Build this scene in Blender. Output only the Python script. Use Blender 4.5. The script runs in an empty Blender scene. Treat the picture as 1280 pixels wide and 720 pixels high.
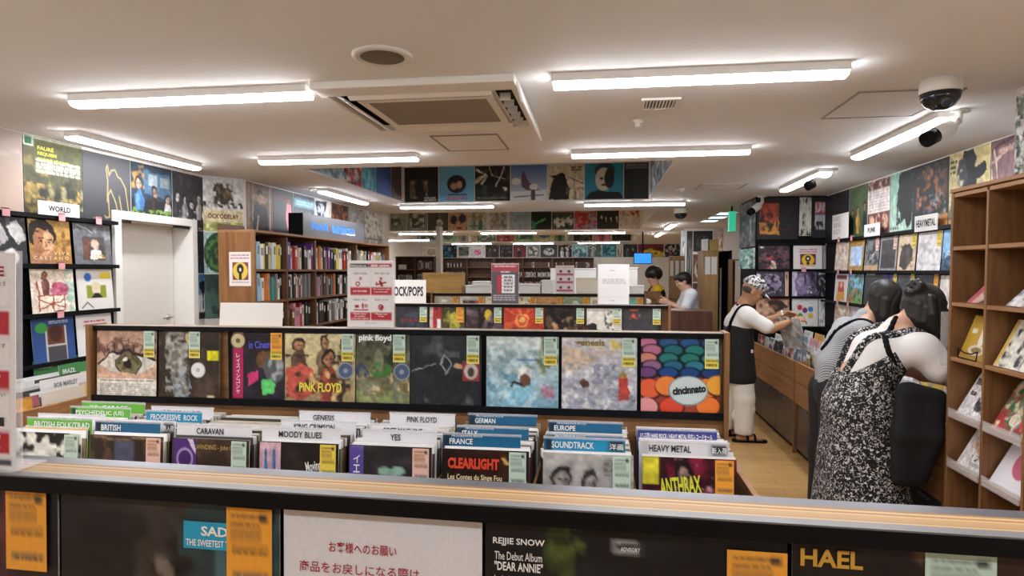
import bpy, math, random
import numpy as np
from mathutils import Vector, Matrix

S = bpy.context.scene
COL = S.collection
RNG = random.Random(11)
rad = math.radians

# ------------------------------------------------------------------ camera, light level
EYE = Vector((0, 0, 1.58))
YAW, PITCH, FOC, PPY = rad(8), rad(-2.2), 800.0, 368.7
cam_d = bpy.data.cameras.new('camera')
cam_d.sensor_width = 36
cam_d.lens = 36 * FOC / 1280
cam_d.shift_y = (PPY - 360) / 1280
cam_d.clip_start = 0.02
cam = bpy.data.objects.new('camera', cam_d)
COL.objects.link(cam)
cam.location = EYE
cam.rotation_euler = (rad(90) + PITCH, 0, YAW)
S.camera = cam
S.view_settings.view_transform = 'Standard'
S.view_settings.look = 'None'
S.view_settings.exposure = 0.0
S.view_settings.gamma = 1.0
S.view_settings.use_curve_mapping = False
LAMP = 44.0            # radiance of a batten's diffuser
LAMP_COL = (0.965, 0.985, 1.03)
w = bpy.data.worlds.new('world')
S.world = w
w.use_nodes = True
w.node_tree.nodes['Background'].inputs[0].default_value = (0.9, 0.85, 0.8, 1)
w.node_tree.nodes['Background'].inputs[1].default_value = 0.05

_r = Vector((math.cos(YAW), math.sin(YAW), 0))
_f0 = Vector((-math.sin(YAW), math.cos(YAW), 0))
_f = _f0 * math.cos(PITCH) + Vector((0, 0, math.sin(PITCH)))
_u = Vector((0, 0, math.cos(PITCH))) - _f0 * math.sin(PITCH)


def P(X, Y, x=None, y=None, z=None):
    """Where the sight line through a spot of the photograph meets a plane of the room."""
    d = _f + _r * ((X - 640) / FOC) + _u * ((PPY - Y) / FOC)
    i, v = (0, x) if x is not None else (1, y) if y is not None else (2, z)
    return EYE + d * ((v - EYE[i]) / d[i])


# ------------------------------------------------------------------ colours and materials
def lin(c):
    c = np.asarray(c, float)
    return np.where(c <= 0.04045, c / 12.92, ((c + 0.055) / 1.055) ** 2.4)


def hx(s):
    if not isinstance(s, str):
        return s
    if len(s) == 3:
        s = ''.join(a + a for a in s)
    return lin([int(s[i:i + 2], 16) / 255 for i in (0, 2, 4)])


MATS = {}


def nt(name):
    m = bpy.data.materials.new(name)
    m.use_nodes = True
    return m, m.node_tree.nodes, m.node_tree.links, m.node_tree.nodes['Principled BSDF']


def mat(name, col, rough=0.5, metal=0.0, var=0.06, scale=18.0, coat=0.0, emit=0.0):
    """A plain surface with a little procedural unevenness."""
    if name in MATS:
        return MATS[name]
    m, N, L, b = nt(name)
    c = hx(col)
    tx = N.new('ShaderNodeTexCoord')
    no = N.new('ShaderNodeTexNoise')
    no.inputs['Scale'].default_value = scale
    no.inputs['Detail'].default_value = 3
    L.new(tx.outputs['Object'], no.inputs['Vector'])
    mx = N.new('ShaderNodeMix')
    mx.data_type = 'RGBA'
    mx.inputs['A'].default_value = (*(c * (1 - var)), 1)
    mx.inputs['B'].default_value = (*np.minimum(c * (1 + var), 1), 1)
    L.new(no.outputs['Fac'], mx.inputs['Factor'])
    L.new(mx.outputs['Result'], b.inputs['Base Color'])
    b.inputs['Roughness'].default_value = rough
    b.inputs['Metallic'].default_value = metal
    b.inputs['Coat Weight'].default_value = coat
    if emit:
        b.inputs['Emission Color'].default_value = (*c, 1)
        b.inputs['Emission Strength'].default_value = emit
    MATS[name] = m
    return m


def wood(name, c1, c2, axis=0, scale=9.0, rough=0.5, stretch=14.0):
    """Straight-grained wood, grain along one axis of the object."""
    if name in MATS:
        return MATS[name]
    m, N, L, b = nt(name)
    tx = N.new('ShaderNodeTexCoord')
    mp = N.new('ShaderNodeMapping')
    sc = [scale] * 3
    sc[axis] = scale / stretch
    mp.inputs['Scale'].default_value = sc
    L.new(tx.outputs['Object'], mp.inputs['Vector'])
    n1 = N.new('ShaderNodeTexNoise')
    n1.inputs['Scale'].default_value = 3.0
    n1.inputs['Detail'].default_value = 5
    n1.inputs['Distortion'].default_value = 1.2
    L.new(mp.outputs['Vector'], n1.inputs['Vector'])
    n2 = N.new('ShaderNodeTexNoise')
    n2.inputs['Scale'].default_value = 22.0
    L.new(mp.outputs['Vector'], n2.inputs['Vector'])
    ad = N.new('ShaderNodeMath')
    ad.operation = 'MULTIPLY_ADD'
    ad.inputs[1].default_value = 0.35
    L.new(n2.outputs['Fac'], ad.inputs[0])
    L.new(n1.outputs['Fac'], ad.inputs[2])
    rp = N.new('ShaderNodeValToRGB')
    rp.color_ramp.elements[0].position = 0.42
    rp.color_ramp.elements[0].color = (*hx(c1), 1)
    rp.color_ramp.elements[1].position = 0.88
    rp.color_ramp.elements[1].color = (*hx(c2), 1)
    L.new(ad.outputs[0], rp.inputs['Fac'])
    L.new(rp.outputs['Color'], b.inputs['Base Color'])
    b.inputs['Roughness'].default_value = rough
    MATS[name] = m
    return m


def painted(name, rough, coat):
    """Printed matter: the print is stored on the mesh, paper grain and gloss are added by nodes."""
    m, N, L, b = nt(name)
    at = N.new('ShaderNodeAttribute')
    at.attribute_name = 'Print'
    tx = N.new('ShaderNodeTexCoord')
    no = N.new('ShaderNodeTexNoise')
    no.inputs['Scale'].default_value = 160
    L.new(tx.outputs['Object'], no.inputs['Vector'])
    mr = N.new('ShaderNodeMapRange')
    mr.inputs['To Min'].default_value = 0.88
    mr.inputs['To Max'].default_value = 1.08
    L.new(no.outputs['Fac'], mr.inputs['Value'])
    vm = N.new('ShaderNodeVectorMath')
    vm.operation = 'SCALE'
    L.new(at.outputs['Color'], vm.inputs[0])
    L.new(mr.outputs['Result'], vm.inputs['Scale'])
    L.new(vm.outputs['Vector'], b.inputs['Base Color'])
    b.inputs['Roughness'].default_value = rough
    b.inputs['Coat Weight'].default_value = coat
    b.inputs['Coat Roughness'].default_value = 0.12
    MATS[name] = m
    return m


def glassy(name, col, alpha=0.18, rough=0.05):
    m, N, L, b = nt(name)
    b.inputs['Base Color'].default_value = (*hx(col), 1)
    b.inputs['Alpha'].default_value = alpha
    b.inputs['Roughness'].default_value = rough
    no = N.new('ShaderNodeTexNoise')
    no.inputs['Scale'].default_value = 5
    mr = N.new('ShaderNodeMapRange')
    mr.inputs['To Min'].default_value = alpha * 0.85
    mr.inputs['To Max'].default_value = alpha * 1.15
    L.new(no.outputs['Fac'], mr.inputs['Value'])
    L.new(mr.outputs['Result'], b.inputs['Alpha'])
    MATS[name] = m
    return m


SLEEVE = painted('printed_sleeve', 0.42, 0.08)
SLEEVE.node_tree.nodes['Principled BSDF'].inputs['Specular IOR Level'].default_value = 0.3
PAPER = painted('printed_paper', 0.6, 0.0)
CEIL = mat('ceiling_paint', 'e5e4e3', 0.85, var=0.02, scale=3)
WALLP = mat('wall_paint', 'e6e1da', 0.8, var=0.02, scale=3)
WHITE = mat('white_enamel', 'e8e5e0', 0.4, var=0.02)
WHITEPL = mat('white_plastic', 'dcd8d0', 0.45, var=0.03)
CARDW = mat('white_card', 'e9e7e4', 0.45, var=0.02)
BLACK = mat('black_laminate', '0b0b0e', 0.5, var=0.15)
BLACKM = mat('black_matt', '09090a', 0.7, var=0.1)
GREYL = mat('grey_edge', '6f6d6e', 0.42, metal=0.2, var=0.05)
DKCAB = mat('dark_cabinet', '3b342f', 0.28, var=0.1)
for _m in (BLACK, BLACKM):
    _m.node_tree.nodes['Principled BSDF'].inputs['Specular IOR Level'].default_value = 0.15
OAK = wood('oak_board', '7d5430', 'a5774a', 0)
OAKY = wood('oak_board_lengthwise', '7d5230', 'a87a4c', 1)
OAKZ = wood('oak_upright', '6e4a2c', '8f653c', 2)
WALNUT = wood('walnut_upright', '4a2f1d', '6b4830', 2, rough=0.45)
WALNUTX = wood('walnut_board', '57391f', '7b5431', 0, rough=0.45)
PLY = wood('plywood_edge', '9a7248', 'd8b98a', 0, scale=26, stretch=40)
REDW = wood('reddish_panel', '4a2c20', '6d4433', 2, rough=0.4)
YELW = wood('yellow_pine', '9c7436', 'c39a55', 0)
LIP = glassy('clear_acrylic', 'ffffff', 0.22)
CLEAR = glassy('clear_acrylic_sheet', 'f4f2f5', 0.25)
INK = mat('black_ink', '1b1a1c', 0.5)
REDINK = mat('red_ink', 'a5182b', 0.5)
WINK = mat('white_ink', 'f0efec', 0.5)


# ------------------------------------------------------------------ shapes
class Geo:
    def __init__(s):
        s.v, s.f, s.m = [], [], []

    def add(s, vs, fs, mi=0):
        o = len(s.v)
        s.v += [tuple(p) for p in vs]
        s.f += [tuple(i + o for i in f) for f in fs]
        s.m += [mi] * len(fs)
        return s

    def box(s, x0, y0, z0, x1, y1, z1, mi=0):
        vs = [(x, y, z) for z in (z0, z1) for y in (y0, y1) for x in (x0, x1)]
        return s.add(vs, [(0, 2, 3, 1), (4, 5, 7, 6), (0, 1, 5, 4), (2, 6, 7, 3), (0, 4, 6, 2), (1, 3, 7, 5)], mi)

    def obox(s, c, a, b, n, mi=0):
        """A box by its centre and three half-axis vectors."""
        c, a, b, n = map(Vector, (c, a, b, n))
        vs = [c + a * i + b * j + n * k for k in (-1, 1) for j in (-1, 1) for i in (-1, 1)]
        return s.add(vs, [(0, 2, 3, 1), (4, 5, 7, 6), (0, 1, 5, 4), (2, 6, 7, 3), (0, 4, 6, 2), (1, 3, 7, 5)], mi)

    def prism(s, pts, z0, z1, mi=0):
        n = len(pts)
        vs = [(p[0], p[1], z0) for p in pts] + [(p[0], p[1], z1) for p in pts]
        fs = [tuple(range(n - 1, -1, -1)), tuple(range(n, 2 * n))] + [(i, (i + 1) % n, n + (i + 1) % n, n + i) for i in range(n)]
        return s.add(vs, fs, mi)

    def lathe(s, prof, c=(0, 0, 0), n=28, mi=0, axis=None):
        """prof: (radius, height) pairs, turned about z (or about AXIS) at c."""
        M = Matrix.Identity(3) if axis is None else Vector((0, 0, 1)).rotation_difference(Vector(axis)).to_matrix()
        vs, fs = [], []
        for r, h in prof:
            for i in range(n):
                a = 2 * math.pi * i / n
                vs.append(Vector(c) + M @ Vector((r * math.cos(a), r * math.sin(a), h)))
        for k in range(len(prof) - 1):
            for i in range(n):
                j = (i + 1) % n
                fs.append((k * n + i, k * n + j, (k + 1) * n + j, (k + 1) * n + i))
        fs.append(tuple(range(n - 1, -1, -1)))
        fs.append(tuple((len(prof) - 1) * n + i for i in range(n)))
        return s.add(vs, fs, mi)

    def tube(s, pts, r, n=8, mi=0):
        pts = [Vector(p) for p in pts]
        vs, fs = [], []
        for k, p in enumerate(pts):
            d = (pts[min(k + 1, len(pts) - 1)] - pts[max(k - 1, 0)]).normalized()
            a = d.cross(Vector((0, 0, 1)) if abs(d.z) < 0.9 else Vector((1, 0, 0))).normalized()
            b = d.cross(a)
            for i in range(n):
                t = 2 * math.pi * i / n
                vs.append(p + (a * math.cos(t) + b * math.sin(t)) * r)
        for k in range(len(pts) - 1):
            for i in range(n):
                j = (i + 1) % n
                fs.append((k * n + i, k * n + j, (k + 1) * n + j, (k + 1) * n + i))
        fs += [tuple(range(n - 1, -1, -1)), tuple((len(pts) - 1) * n + i for i in range(n))]
        return s.add(vs, fs, mi)


def mesh(name, g, mats):
    me = bpy.data.meshes.new(name)
    me.from_pydata(g.v, [], g.f)
    for m in (mats if isinstance(mats, (list, tuple)) else [mats]):
        me.materials.append(m)
    if any(g.m):
        me.polygons.foreach_set('material_index', g.m)
    return me


def tag(o, label=None, cat=None, group=None, kind=None):
    for k, v in (('label', label), ('category', cat), ('group', group), ('kind', kind)):
        if v:
            o[k] = v
    return o


def put(name, me, parent=None, loc=(0, 0, 0), rot=(0, 0, 0), bevel=0, smooth=False):
    if isinstance(me, tuple):
        me = mesh(name, *me)
    o = bpy.data.objects.new(name, me)
    COL.objects.link(o)
    o.location = loc
    o.rotation_euler = rot
    o.parent = parent
    if smooth:
        me.polygons.foreach_set('use_smooth', [True] * len(me.polygons))
    if bevel:
        b = o.modifiers.new('soft_edge', 'BEVEL')
        b.width = bevel
        b.segments = 2
        b.limit_method = 'ANGLE'
    return o


def thing(name, label, cat, loc=(0, 0, 0), rz=0.0, group=None):
    o = bpy.data.objects.new(name, None)
    COL.objects.link(o)
    o.location = loc
    o.rotation_euler = (0, 0, rz)
    return tag(o, label, cat, group)


def part(name, g, mats, parent, bevel=0, smooth=False, label=None, world=True):
    """A part given in room coordinates (the thing must not be turned)."""
    if world:
        L = parent.location
        g.v = [(a - L.x, b - L.y, c - L.z) for a, b, c in g.v]
    o = put(name, (g, mats), parent, bevel=bevel, smooth=smooth)
    if label:
        o['label'] = label
    return o


def struct(name, g, m, bevel=0):
    return tag(put(name, (g, m), bevel=bevel), kind='structure')


_TXT = {}


def glyphs(s, bold=0.0):
    """The outlines of a piece of writing, filled, in a unit frame: vertices, faces, width, height."""
    k = (s, bold)
    if k not in _TXT:
        cu = bpy.data.curves.new('writing', 'FONT')
        cu.body = s
        cu.resolution_u = 2
        cu.offset = bold
        o = bpy.data.objects.new('writing', cu)
        me = bpy.data.meshes.new_from_object(o)
        v = np.array([p.co[:2] for p in me.vertices]) if len(me.vertices) else np.zeros((1, 2))
        f = [tuple(p.vertices) for p in me.polygons]
        bpy.data.objects.remove(o)
        bpy.data.curves.remove(cu)
        bpy.data.meshes.remove(me)
        v = v - v.min(0)
        _TXT[k] = (v, f, max(v[:, 0].max(), 1e-6), max(v[:, 1].max(), 1e-6))
    return _TXT[k]


def write(g, s, x, z, wd, ht, y=-0.001, mi=0, bold=0.012, rot=0.0):
    """Fit writing into a box wd x ht whose lower corner is (x, z), on the plane y of a local frame (reader looks along +y)."""
    v, f, W, H = glyphs(s, bold)
    u = (v / (W, H) - 0.5) * (wd, ht)
    c, sn = math.cos(rot), math.sin(rot)
    g.add([(x + wd / 2 + a * c - b * sn, y, z + ht / 2 + a * sn + b * c) for a, b in u], f, mi)
    return g


# ------------------------------------------------------------------ printed pictures
def vnoise(n, freq, seed):
    """Cloudy noise, three octaves."""
    a = .62 * vnoise1(n, freq, seed) + .25 * vnoise1(n, freq * 2.1, seed + 1000) + .13 * vnoise1(n, freq * 4.3, seed + 2000)
    return np.clip((a - .5) * 1.25 + .5, 0, 1)


def vnoise1(n, freq, seed):
    r = np.random.RandomState(seed)
    k = max(2, int(freq) + 2)
    a = r.rand(k, k)
    t = np.linspace(0, k - 1.001, n)
    i = t.astype(int)
    d = t - i
    d = d * d * (3 - 2 * d)
    A = a[np.ix_(i, i)] * (1 - d)[None, :] + a[np.ix_(i, i + 1)] * d[None, :]
    B = a[np.ix_(i + 1, i)] * (1 - d)[None, :] + a[np.ix_(i + 1, i + 1)] * d[None, :]
    return A * (1 - d)[:, None] + B * d[:, None]


def art(bg, ops=(), n=32):
    """Paint a picture: background colour, then strokes. Coordinates run 0..1 across and 0..1 DOWN."""
    N = n + 1
    t = np.linspace(0, 1, N)
    X, Y = np.meshgrid(t, t)
    I = np.tile(hx(bg), (N, N, 1)).astype(float)
    sf = 0.8 / n
    ks = {o[0] for o in ops}
    rough_ = bool(ks & {'n', 'ne', 'f'})
    X0, Y0 = X, Y
    if rough_ and n > 20:                                  # hand-made, uneven outlines
        sd = len(ops) * 7 + n
        X = X0 + .05 * (vnoise1(N, 7, sd) - .5) + .03 * (vnoise1(N, 17, sd + 5) - .5)
        Y = Y0 + .05 * (vnoise1(N, 7, sd + 1) - .5) + .03 * (vnoise1(N, 17, sd + 6) - .5)

    def lay(mk, c):
        mk = np.clip(mk, 0, 1)[..., None]
        I[:] = I * (1 - mk) + hx(c) * mk

    def poly(pts):
        ins = np.zeros(X.shape, bool)
        q = list(zip(pts[0::2], pts[1::2]))
        for (x0, y0), (x1, y1) in zip(q, q[1:] + q[:1]):
            if y0 != y1:
                ins ^= ((y0 > Y) != (y1 > Y)) & (X < (x1 - x0) * (Y - y0) / (y1 - y0) + x0)
        return ins.astype(float)

    def rect(x0, y0, x1, y1):
        return np.clip(np.minimum(np.minimum(X0 - x0, x1 - X0), np.minimum(Y0 - y0, y1 - Y0)) / sf + 0.5, 0, 1)

    def ell(cx, cy, rx, ry):
        return np.clip((1 - np.sqrt(((X - cx) / rx) ** 2 + ((Y - cy) / ry) ** 2)) * min(rx, ry) / sf + 0.5, 0, 1)

    for o in ops:
        k, a = o[0], o[1:]
        if k == 'e':
            lay(ell(*a[:4]), a[4])
        elif k == 'r':
            lay(rect(*a[:4]), a[4])
        elif k == 'p':
            lay(poly(a[1:]), a[0])
        elif k == 'l':
            c, wd, q = a[0], a[1], a[2:]
            q = list(zip(q[0::2], q[1::2]))
            for (x0, y0), (x1, y1) in zip(q, q[1:]):
                dx, dy = x1 - x0, y1 - y0
                h = np.clip(((X - x0) * dx + (Y - y0) * dy) / (dx * dx + dy * dy + 1e-9), 0, 1)
                lay((wd / 2 - np.hypot(X - x0 - h * dx, Y - y0 - h * dy)) / sf + 0.5, c)
        elif k == 'g':                                     # wash from one colour (top) to another (bottom)
            T = (Y if len(a) < 3 else X)[..., None]
            I[:] = hx(a[0]) * (1 - T) + hx(a[1]) * T
        elif k == 'n':                                     # blotches: colour, frequency, threshold, seed, region
            c, fr, th, sd = a[:4]
            mk = np.clip((vnoise(N, fr, sd) - th) * 5 + .2, 0, 1)
            if len(a) > 4:
                mk = mk * rect(*a[4:8])
            lay(mk, c)
        elif k == 'ne':                                    # blotches inside an ellipse
            c, fr, th, sd = a[:4]
            lay(np.clip((vnoise(N, fr, sd) - th) * 5 + .2, 0, 1) * ell(*a[4:8]), c)
        elif k == 't':                                     # small print: lines of word-like dashes
            x0, y0, x1, y1, c, nl = a[:6]
            r = np.random.RandomState(int(x0 * 97 + y1 * 31) + nl)
            hh = (y1 - y0) / nl
            for i in range(nl):
                x = x0
                while x < x1 - 0.02:
                    ww = 0.04 + 0.12 * r.rand()
                    lay(rect(x, y0 + i * hh + hh * .15, min(x + ww, x1), y0 + i * hh + hh * .72), c)
                    x += ww + 0.025
        elif k == 'f':                                     # a standing or sitting figure: x, top, height, skin, cloth, hair
            x, y, h, sk, cl, ha = a[:6]
            lay(np.maximum(ell(x, y + .62 * h, .16 * h, .30 * h), rect(x - .13 * h, y + .45 * h, x + .13 * h, y + h)), cl)
            lay(ell(x, y + .19 * h, .125 * h, .17 * h), ha)
            lay(ell(x + .01 * h, y + .22 * h, .085 * h, .125 * h), sk)
            sk2 = hx(sk) * .35
            lay(ell(x + .05 * h, y + .24 * h, .045 * h, .1 * h) * .6, sk2)
            lay(ell(x - .02 * h, y + .2 * h, .02 * h, .015 * h) + ell(x + .05 * h, y + .2 * h, .02 * h, .015 * h), hx(ha))
            lay(ell(x + .08 * h, y + .7 * h, .06 * h, .25 * h) * .55, hx(cl) * .35)
            lay(ell(x - .07 * h, y + .6 * h, .05 * h, .2 * h) * .5, np.minimum(hx(cl) * 1.8 + .02, 1))
    if rough_:
        I *= (.78 + .5 * vnoise(N, 9, len(ops) + 77))[..., None]
        gr = .26 if n > 40 else .16
        I *= (1 - gr + 2 * gr * vnoise1(N, N / 2.6, len(ops) + 79))[..., None]
    return np.clip(I, 0, 1)


def sheet(name, I, wd, ht, th=0.003, m=None, side='d8d5cf'):
    """A flat printed thing, standing: x 0..wd, z 0..ht, printed face at y=0 looking to -y, back at y=th."""
    n = I.shape[0]
    t = np.linspace(0, 1, n)
    X, Y = np.meshgrid(t, t)
    v = np.zeros((n * n + 8, 3))
    v[:n * n, 0] = X.ravel() * wd
    v[:n * n, 2] = (1 - Y.ravel()) * ht
    c = np.ones((n * n + 8, 4))
    c[:n * n, :3] = I.reshape(-1, 3)
    o = n * n
    v[o:] = [(x, y, z) for z in (0, ht) for y in (0.0002, th) for x in (0, wd)]
    c[o:, :3] = hx(side)
    i = (np.arange(n - 1)[:, None] * n + np.arange(n - 1)[None, :]).ravel()
    q = np.stack([i, i + n, i + n + 1, i + 1], 1)
    b = np.array([(0, 2, 3, 1), (4, 5, 7, 6), (2, 6, 7, 3), (0, 4, 6, 2), (1, 3, 7, 5)]) + o
    q = np.vstack([q, b])
    me = bpy.data.meshes.new(name)
    me.vertices.add(len(v))
    me.vertices.foreach_set('co', v.ravel())
    me.loops.add(q.size)
    me.loops.foreach_set('vertex_index', q.ravel().astype(np.int32))
    me.polygons.add(len(q))
    me.polygons.foreach_set('loop_start', np.arange(0, q.size, 4, dtype=np.int32))
    me.update(calc_edges=True)
    at = me.color_attributes.new('Print', 'FLOAT_COLOR', 'POINT')
    at.data.foreach_set('color', c.ravel())
    me.materials.append(m or SLEEVE)
    return me


FACE = {'-y': 0.0, '+x': rad(90), '-x': rad(-90), '+y': rad(180)}


def flat(name, label, cat, I, wd, ht, loc, face='-y', lean=0.0, th=0.003, m=None, group=None, side='d8d5cf', parent=None):
    """Stand a printed sheet up: LOC is its lower corner on the reader's left; LEAN tips its top backwards."""
    rz = FACE[face] if isinstance(face, str) else face
    o = put(name, sheet(name, I, wd, ht, th, m, side), parent, loc, (lean, 0, rz))
    o.rotation_euler = (Matrix.Rotation(rz, 3, 'Z') @ Matrix.Rotation(-lean, 3, 'X')).to_euler()
    return tag(o, label, cat, group)


def flat_px(name, label, cat, I, x0, x1, yt, yb, pl, face='-y', gap=0.0, th=0.003, m=None, group=None, ybr=None):
    """A printed sheet on a wall plane: PL = ('x'|'y', value); x0..x1 across, yt..yb down at the reader's left edge x0."""
    kw = {pl[0]: pl[1]}
    a, b = P(x0, yb, **kw), P(x1, yb, **kw)
    t = P(x0, yt, **kw)
    wd = abs((b - a).y if pl[0] == 'x' else (b - a).x) - gap
    d = {'-y': (0, -th, 0), '+x': (th, 0, 0), '-x': (-th, 0, 0)}[face]
    return flat(name, label, cat, I, wd, t.z - a.z - gap, a + Vector(d), face, 0, th, m, group)

# ================================================================== THE ROOM
CZ = 2.42                      # ceiling height
XL, XR, YR = -3.5, 2.5, 7.66   # left wall, right wall, the wall that closes the right-hand aisle
YFAR = 20.6
RECESS = [(-2.45, 5.05, 0.54, 7.79), (-4.5, 9.15, 0.75, 13.3), (-5.5, 15.25, 0.87, 18.7)]
RTOP = 2.98


def floor_mat():
    m, N, L, b = nt('oak_floor')
    tx = N.new('ShaderNodeTexCoord')
    br = N.new('ShaderNodeTexBrick')
    br.inputs['Scale'].default_value = 1.0
    br.inputs['Brick Width'].default_value = 1.3
    br.inputs['Row Height'].default_value = 0.12
    br.inputs['Mortar Size'].default_value = 0.002
    br.inputs['Color1'].default_value = (*hx('b38b55'), 1)
    br.inputs['Color2'].default_value = (*hx('c49b64'), 1)
    br.inputs['Mortar'].default_value = (*hx('7d6038'), 1)
    L.new(tx.outputs['Object'], br.inputs['Vector'])
    mp = N.new('ShaderNodeMapping')
    mp.inputs['Scale'].default_value = (1.5, 26, 1)
    L.new(tx.outputs['Object'], mp.inputs['Vector'])
    no = N.new('ShaderNodeTexNoise')
    no.inputs['Scale'].default_value = 2.0
    no.inputs['Detail'].default_value = 4
    L.new(mp.outputs['Vector'], no.inputs['Vector'])
    mr = N.new('ShaderNodeMapRange')
    mr.inputs['To Min'].default_value = 0.78
    mr.inputs['To Max'].default_value = 1.18
    L.new(no.outputs['Fac'], mr.inputs['Value'])
    vm = N.new('ShaderNodeVectorMath')
    vm.operation = 'SCALE'
    L.new(br.outputs['Color'], vm.inputs[0])
    L.new(mr.outputs['Result'], vm.inputs['Scale'])
    L.new(vm.outputs['Vector'], b.inputs['Base Color'])
    b.inputs['Roughness'].default_value = 0.33
    return m


struct('floor', Geo().box(-6, -3, -0.1, 4.4, YFAR + .1, 0), floor_mat())

g = Geo()                      # ceiling: one slab with three sunk coffers
ys = -3.0
for x0, y0, x1, y1 in RECESS:
    g.box(-6, ys, CZ, 4.4, y0, CZ + .08)
    g.box(-6, y0, CZ, x0, y1, CZ + .08)
    g.box(x1, y0, CZ, 4.4, y1, CZ + .08)
    g.box(x0, y0, RTOP, x1, y1, RTOP + .05)
    g.box(x0 - .05, y0 - .05, CZ + .08, x0, y1 + .05, RTOP)
    g.box(x1, y0 - .05, CZ + .08, x1 + .05, y1 + .05, RTOP)
    g.box(x0, y0 - .05, CZ + .08, x1, y0, RTOP)
    g.box(x0, y1, CZ + .08, x1, y1 + .05, RTOP)
    ys = y1
g.box(-6, ys, CZ, 4.4, YFAR + .1, CZ + .08)
struct('ceiling', g, CEIL)

DY0, DY1, DZ = 4.23, 5.07, 1.965
struct('wall_left', Geo().box(XL - .25, -3, 0, XL, DY0, CZ).box(XL - .25, DY0, DZ, XL, DY1, CZ)
       .box(XL - .25, DY1, 0, XL, 5.25, CZ), WALLP)
struct('wall_left_pier', Geo().prism([(XL - .25, 5.25), (XL, 5.25), (-3.28, 5.53), (-3.28, 9.6), (-3.55, 9.6)], 0, CZ), WALLP)
struct('wall_left_far', Geo().box(-6, 9.6, 0, -5.9, YFAR, CZ).box(-6, 9.5, 0, -3.55, 9.6, CZ), WALLP)
struct('wall_far', Geo().box(-6, YFAR, 0, 4.4, YFAR + .1, CZ), WALLP)
struct('wall_right', Geo().box(XR, 2.0, 0, XR + .1, YR + .8, CZ).box(1.9, -3, 0, 2.6, 3.3, CZ), WALLP)
struct('wall_right_pier', Geo().box(1.74, YR, 0, XR, 8.45, CZ), BLACKM)
struct('wall_right_far', Geo().box(XR, 8.35, 0, 4.4, 8.45, CZ).box(4.3, 8.45, 0, 4.4, YFAR, CZ).box(1.62, 13.1, 0, 4.3, 13.3, CZ), WALLP)
struct('wall_back', Geo().box(-6, -3.1, 0, 4.4, -3, CZ), WALLP)

# the white door, set back in its frame
d = tag(put('door_1', (Geo().box(XL - .2, DY0 + .02, 0.01, XL - .155, DY1 - .02, DZ - .01), WHITEPL)), kind='structure')
put('door_frame', (Geo().box(XL - .2, DY0 - .055, 0, XL + .03, DY0 + .012, DZ + .05).box(XL - .2, DY1 - .012, 0, XL + .03, DY1 + .055, DZ + .05)
    .box(XL - .2, DY0 + .012, DZ - .012, XL + .03, DY1 - .012, DZ + .05), WHITE), d, bevel=.004)
hz = P(211, 396, x=XL - .15)
put('door_handle', (Geo().lathe([(.024, 0), (.024, .008), (.009, .01), (.009, .05)], (XL - .155, DY1 - .1, hz.z), 16, axis=(1, 0, 0))
    .tube([(XL - .108, DY1 - .1, hz.z), (XL - .1, DY1 - .13, hz.z), (XL - .1, DY1 - .22, hz.z)], .009), mat('brushed_steel', 'b5b2ad', .3, .9)), d, smooth=True)

# ================================================================== CEILING FITTINGS
def batten_meshes(ln):
    b = Geo().box(-ln / 2, -.05, -.034, ln / 2, .05, 0)
    n, k = 9, []
    for i in range(n):
        a = math.pi * i / (n - 1)
        k.append((-.047 * math.cos(a), -.034 - .02 * math.sin(a) ** .6))
    df = Geo()
    vs = [(x, y, z) for x in (-ln / 2 + .004, ln / 2 - .004) for y, z in k]
    df.add(vs, [(i, i + 1, n + i + 1, n + i) for i in range(n - 1)] + [tuple(range(n)), tuple(range(2 * n - 1, n - 1, -1))])
    return b, df


def lamp_mat():
    m, N, L, b = nt('lit_diffuser')
    b.inputs['Base Color'].default_value = (.9, .9, .9, 1)
    b.inputs['Emission Color'].default_value = (*LAMP_COL, 1)
    b.inputs['Emission Strength'].default_value = LAMP
    no = N.new('ShaderNodeTexNoise')
    no.inputs['Scale'].default_value = 2
    mr = N.new('ShaderNodeMapRange')
    mr.inputs['To Min'].default_value = LAMP * .96
    mr.inputs['To Max'].default_value = LAMP * 1.04
    L.new(no.outputs['Fac'], mr.inputs['Value'])
    L.new(mr.outputs['Result'], b.inputs['Emission Strength'])
    return m


_b, _d = batten_meshes(1.2)
BAT_BODY, BAT_DIFF = mesh('batten_body', _b, WHITE), mesh('batten_diffuser', _d, lamp_mat())


def batten(x, y, along, label):
    t = thing('ceiling_light', label, 'light', (x, y, CZ), 0 if along == 'x' else rad(90), 'linear ceiling lights')
    put('housing', BAT_BODY, t)
    put('diffuser', BAT_DIFF, t)
    return t


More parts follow.
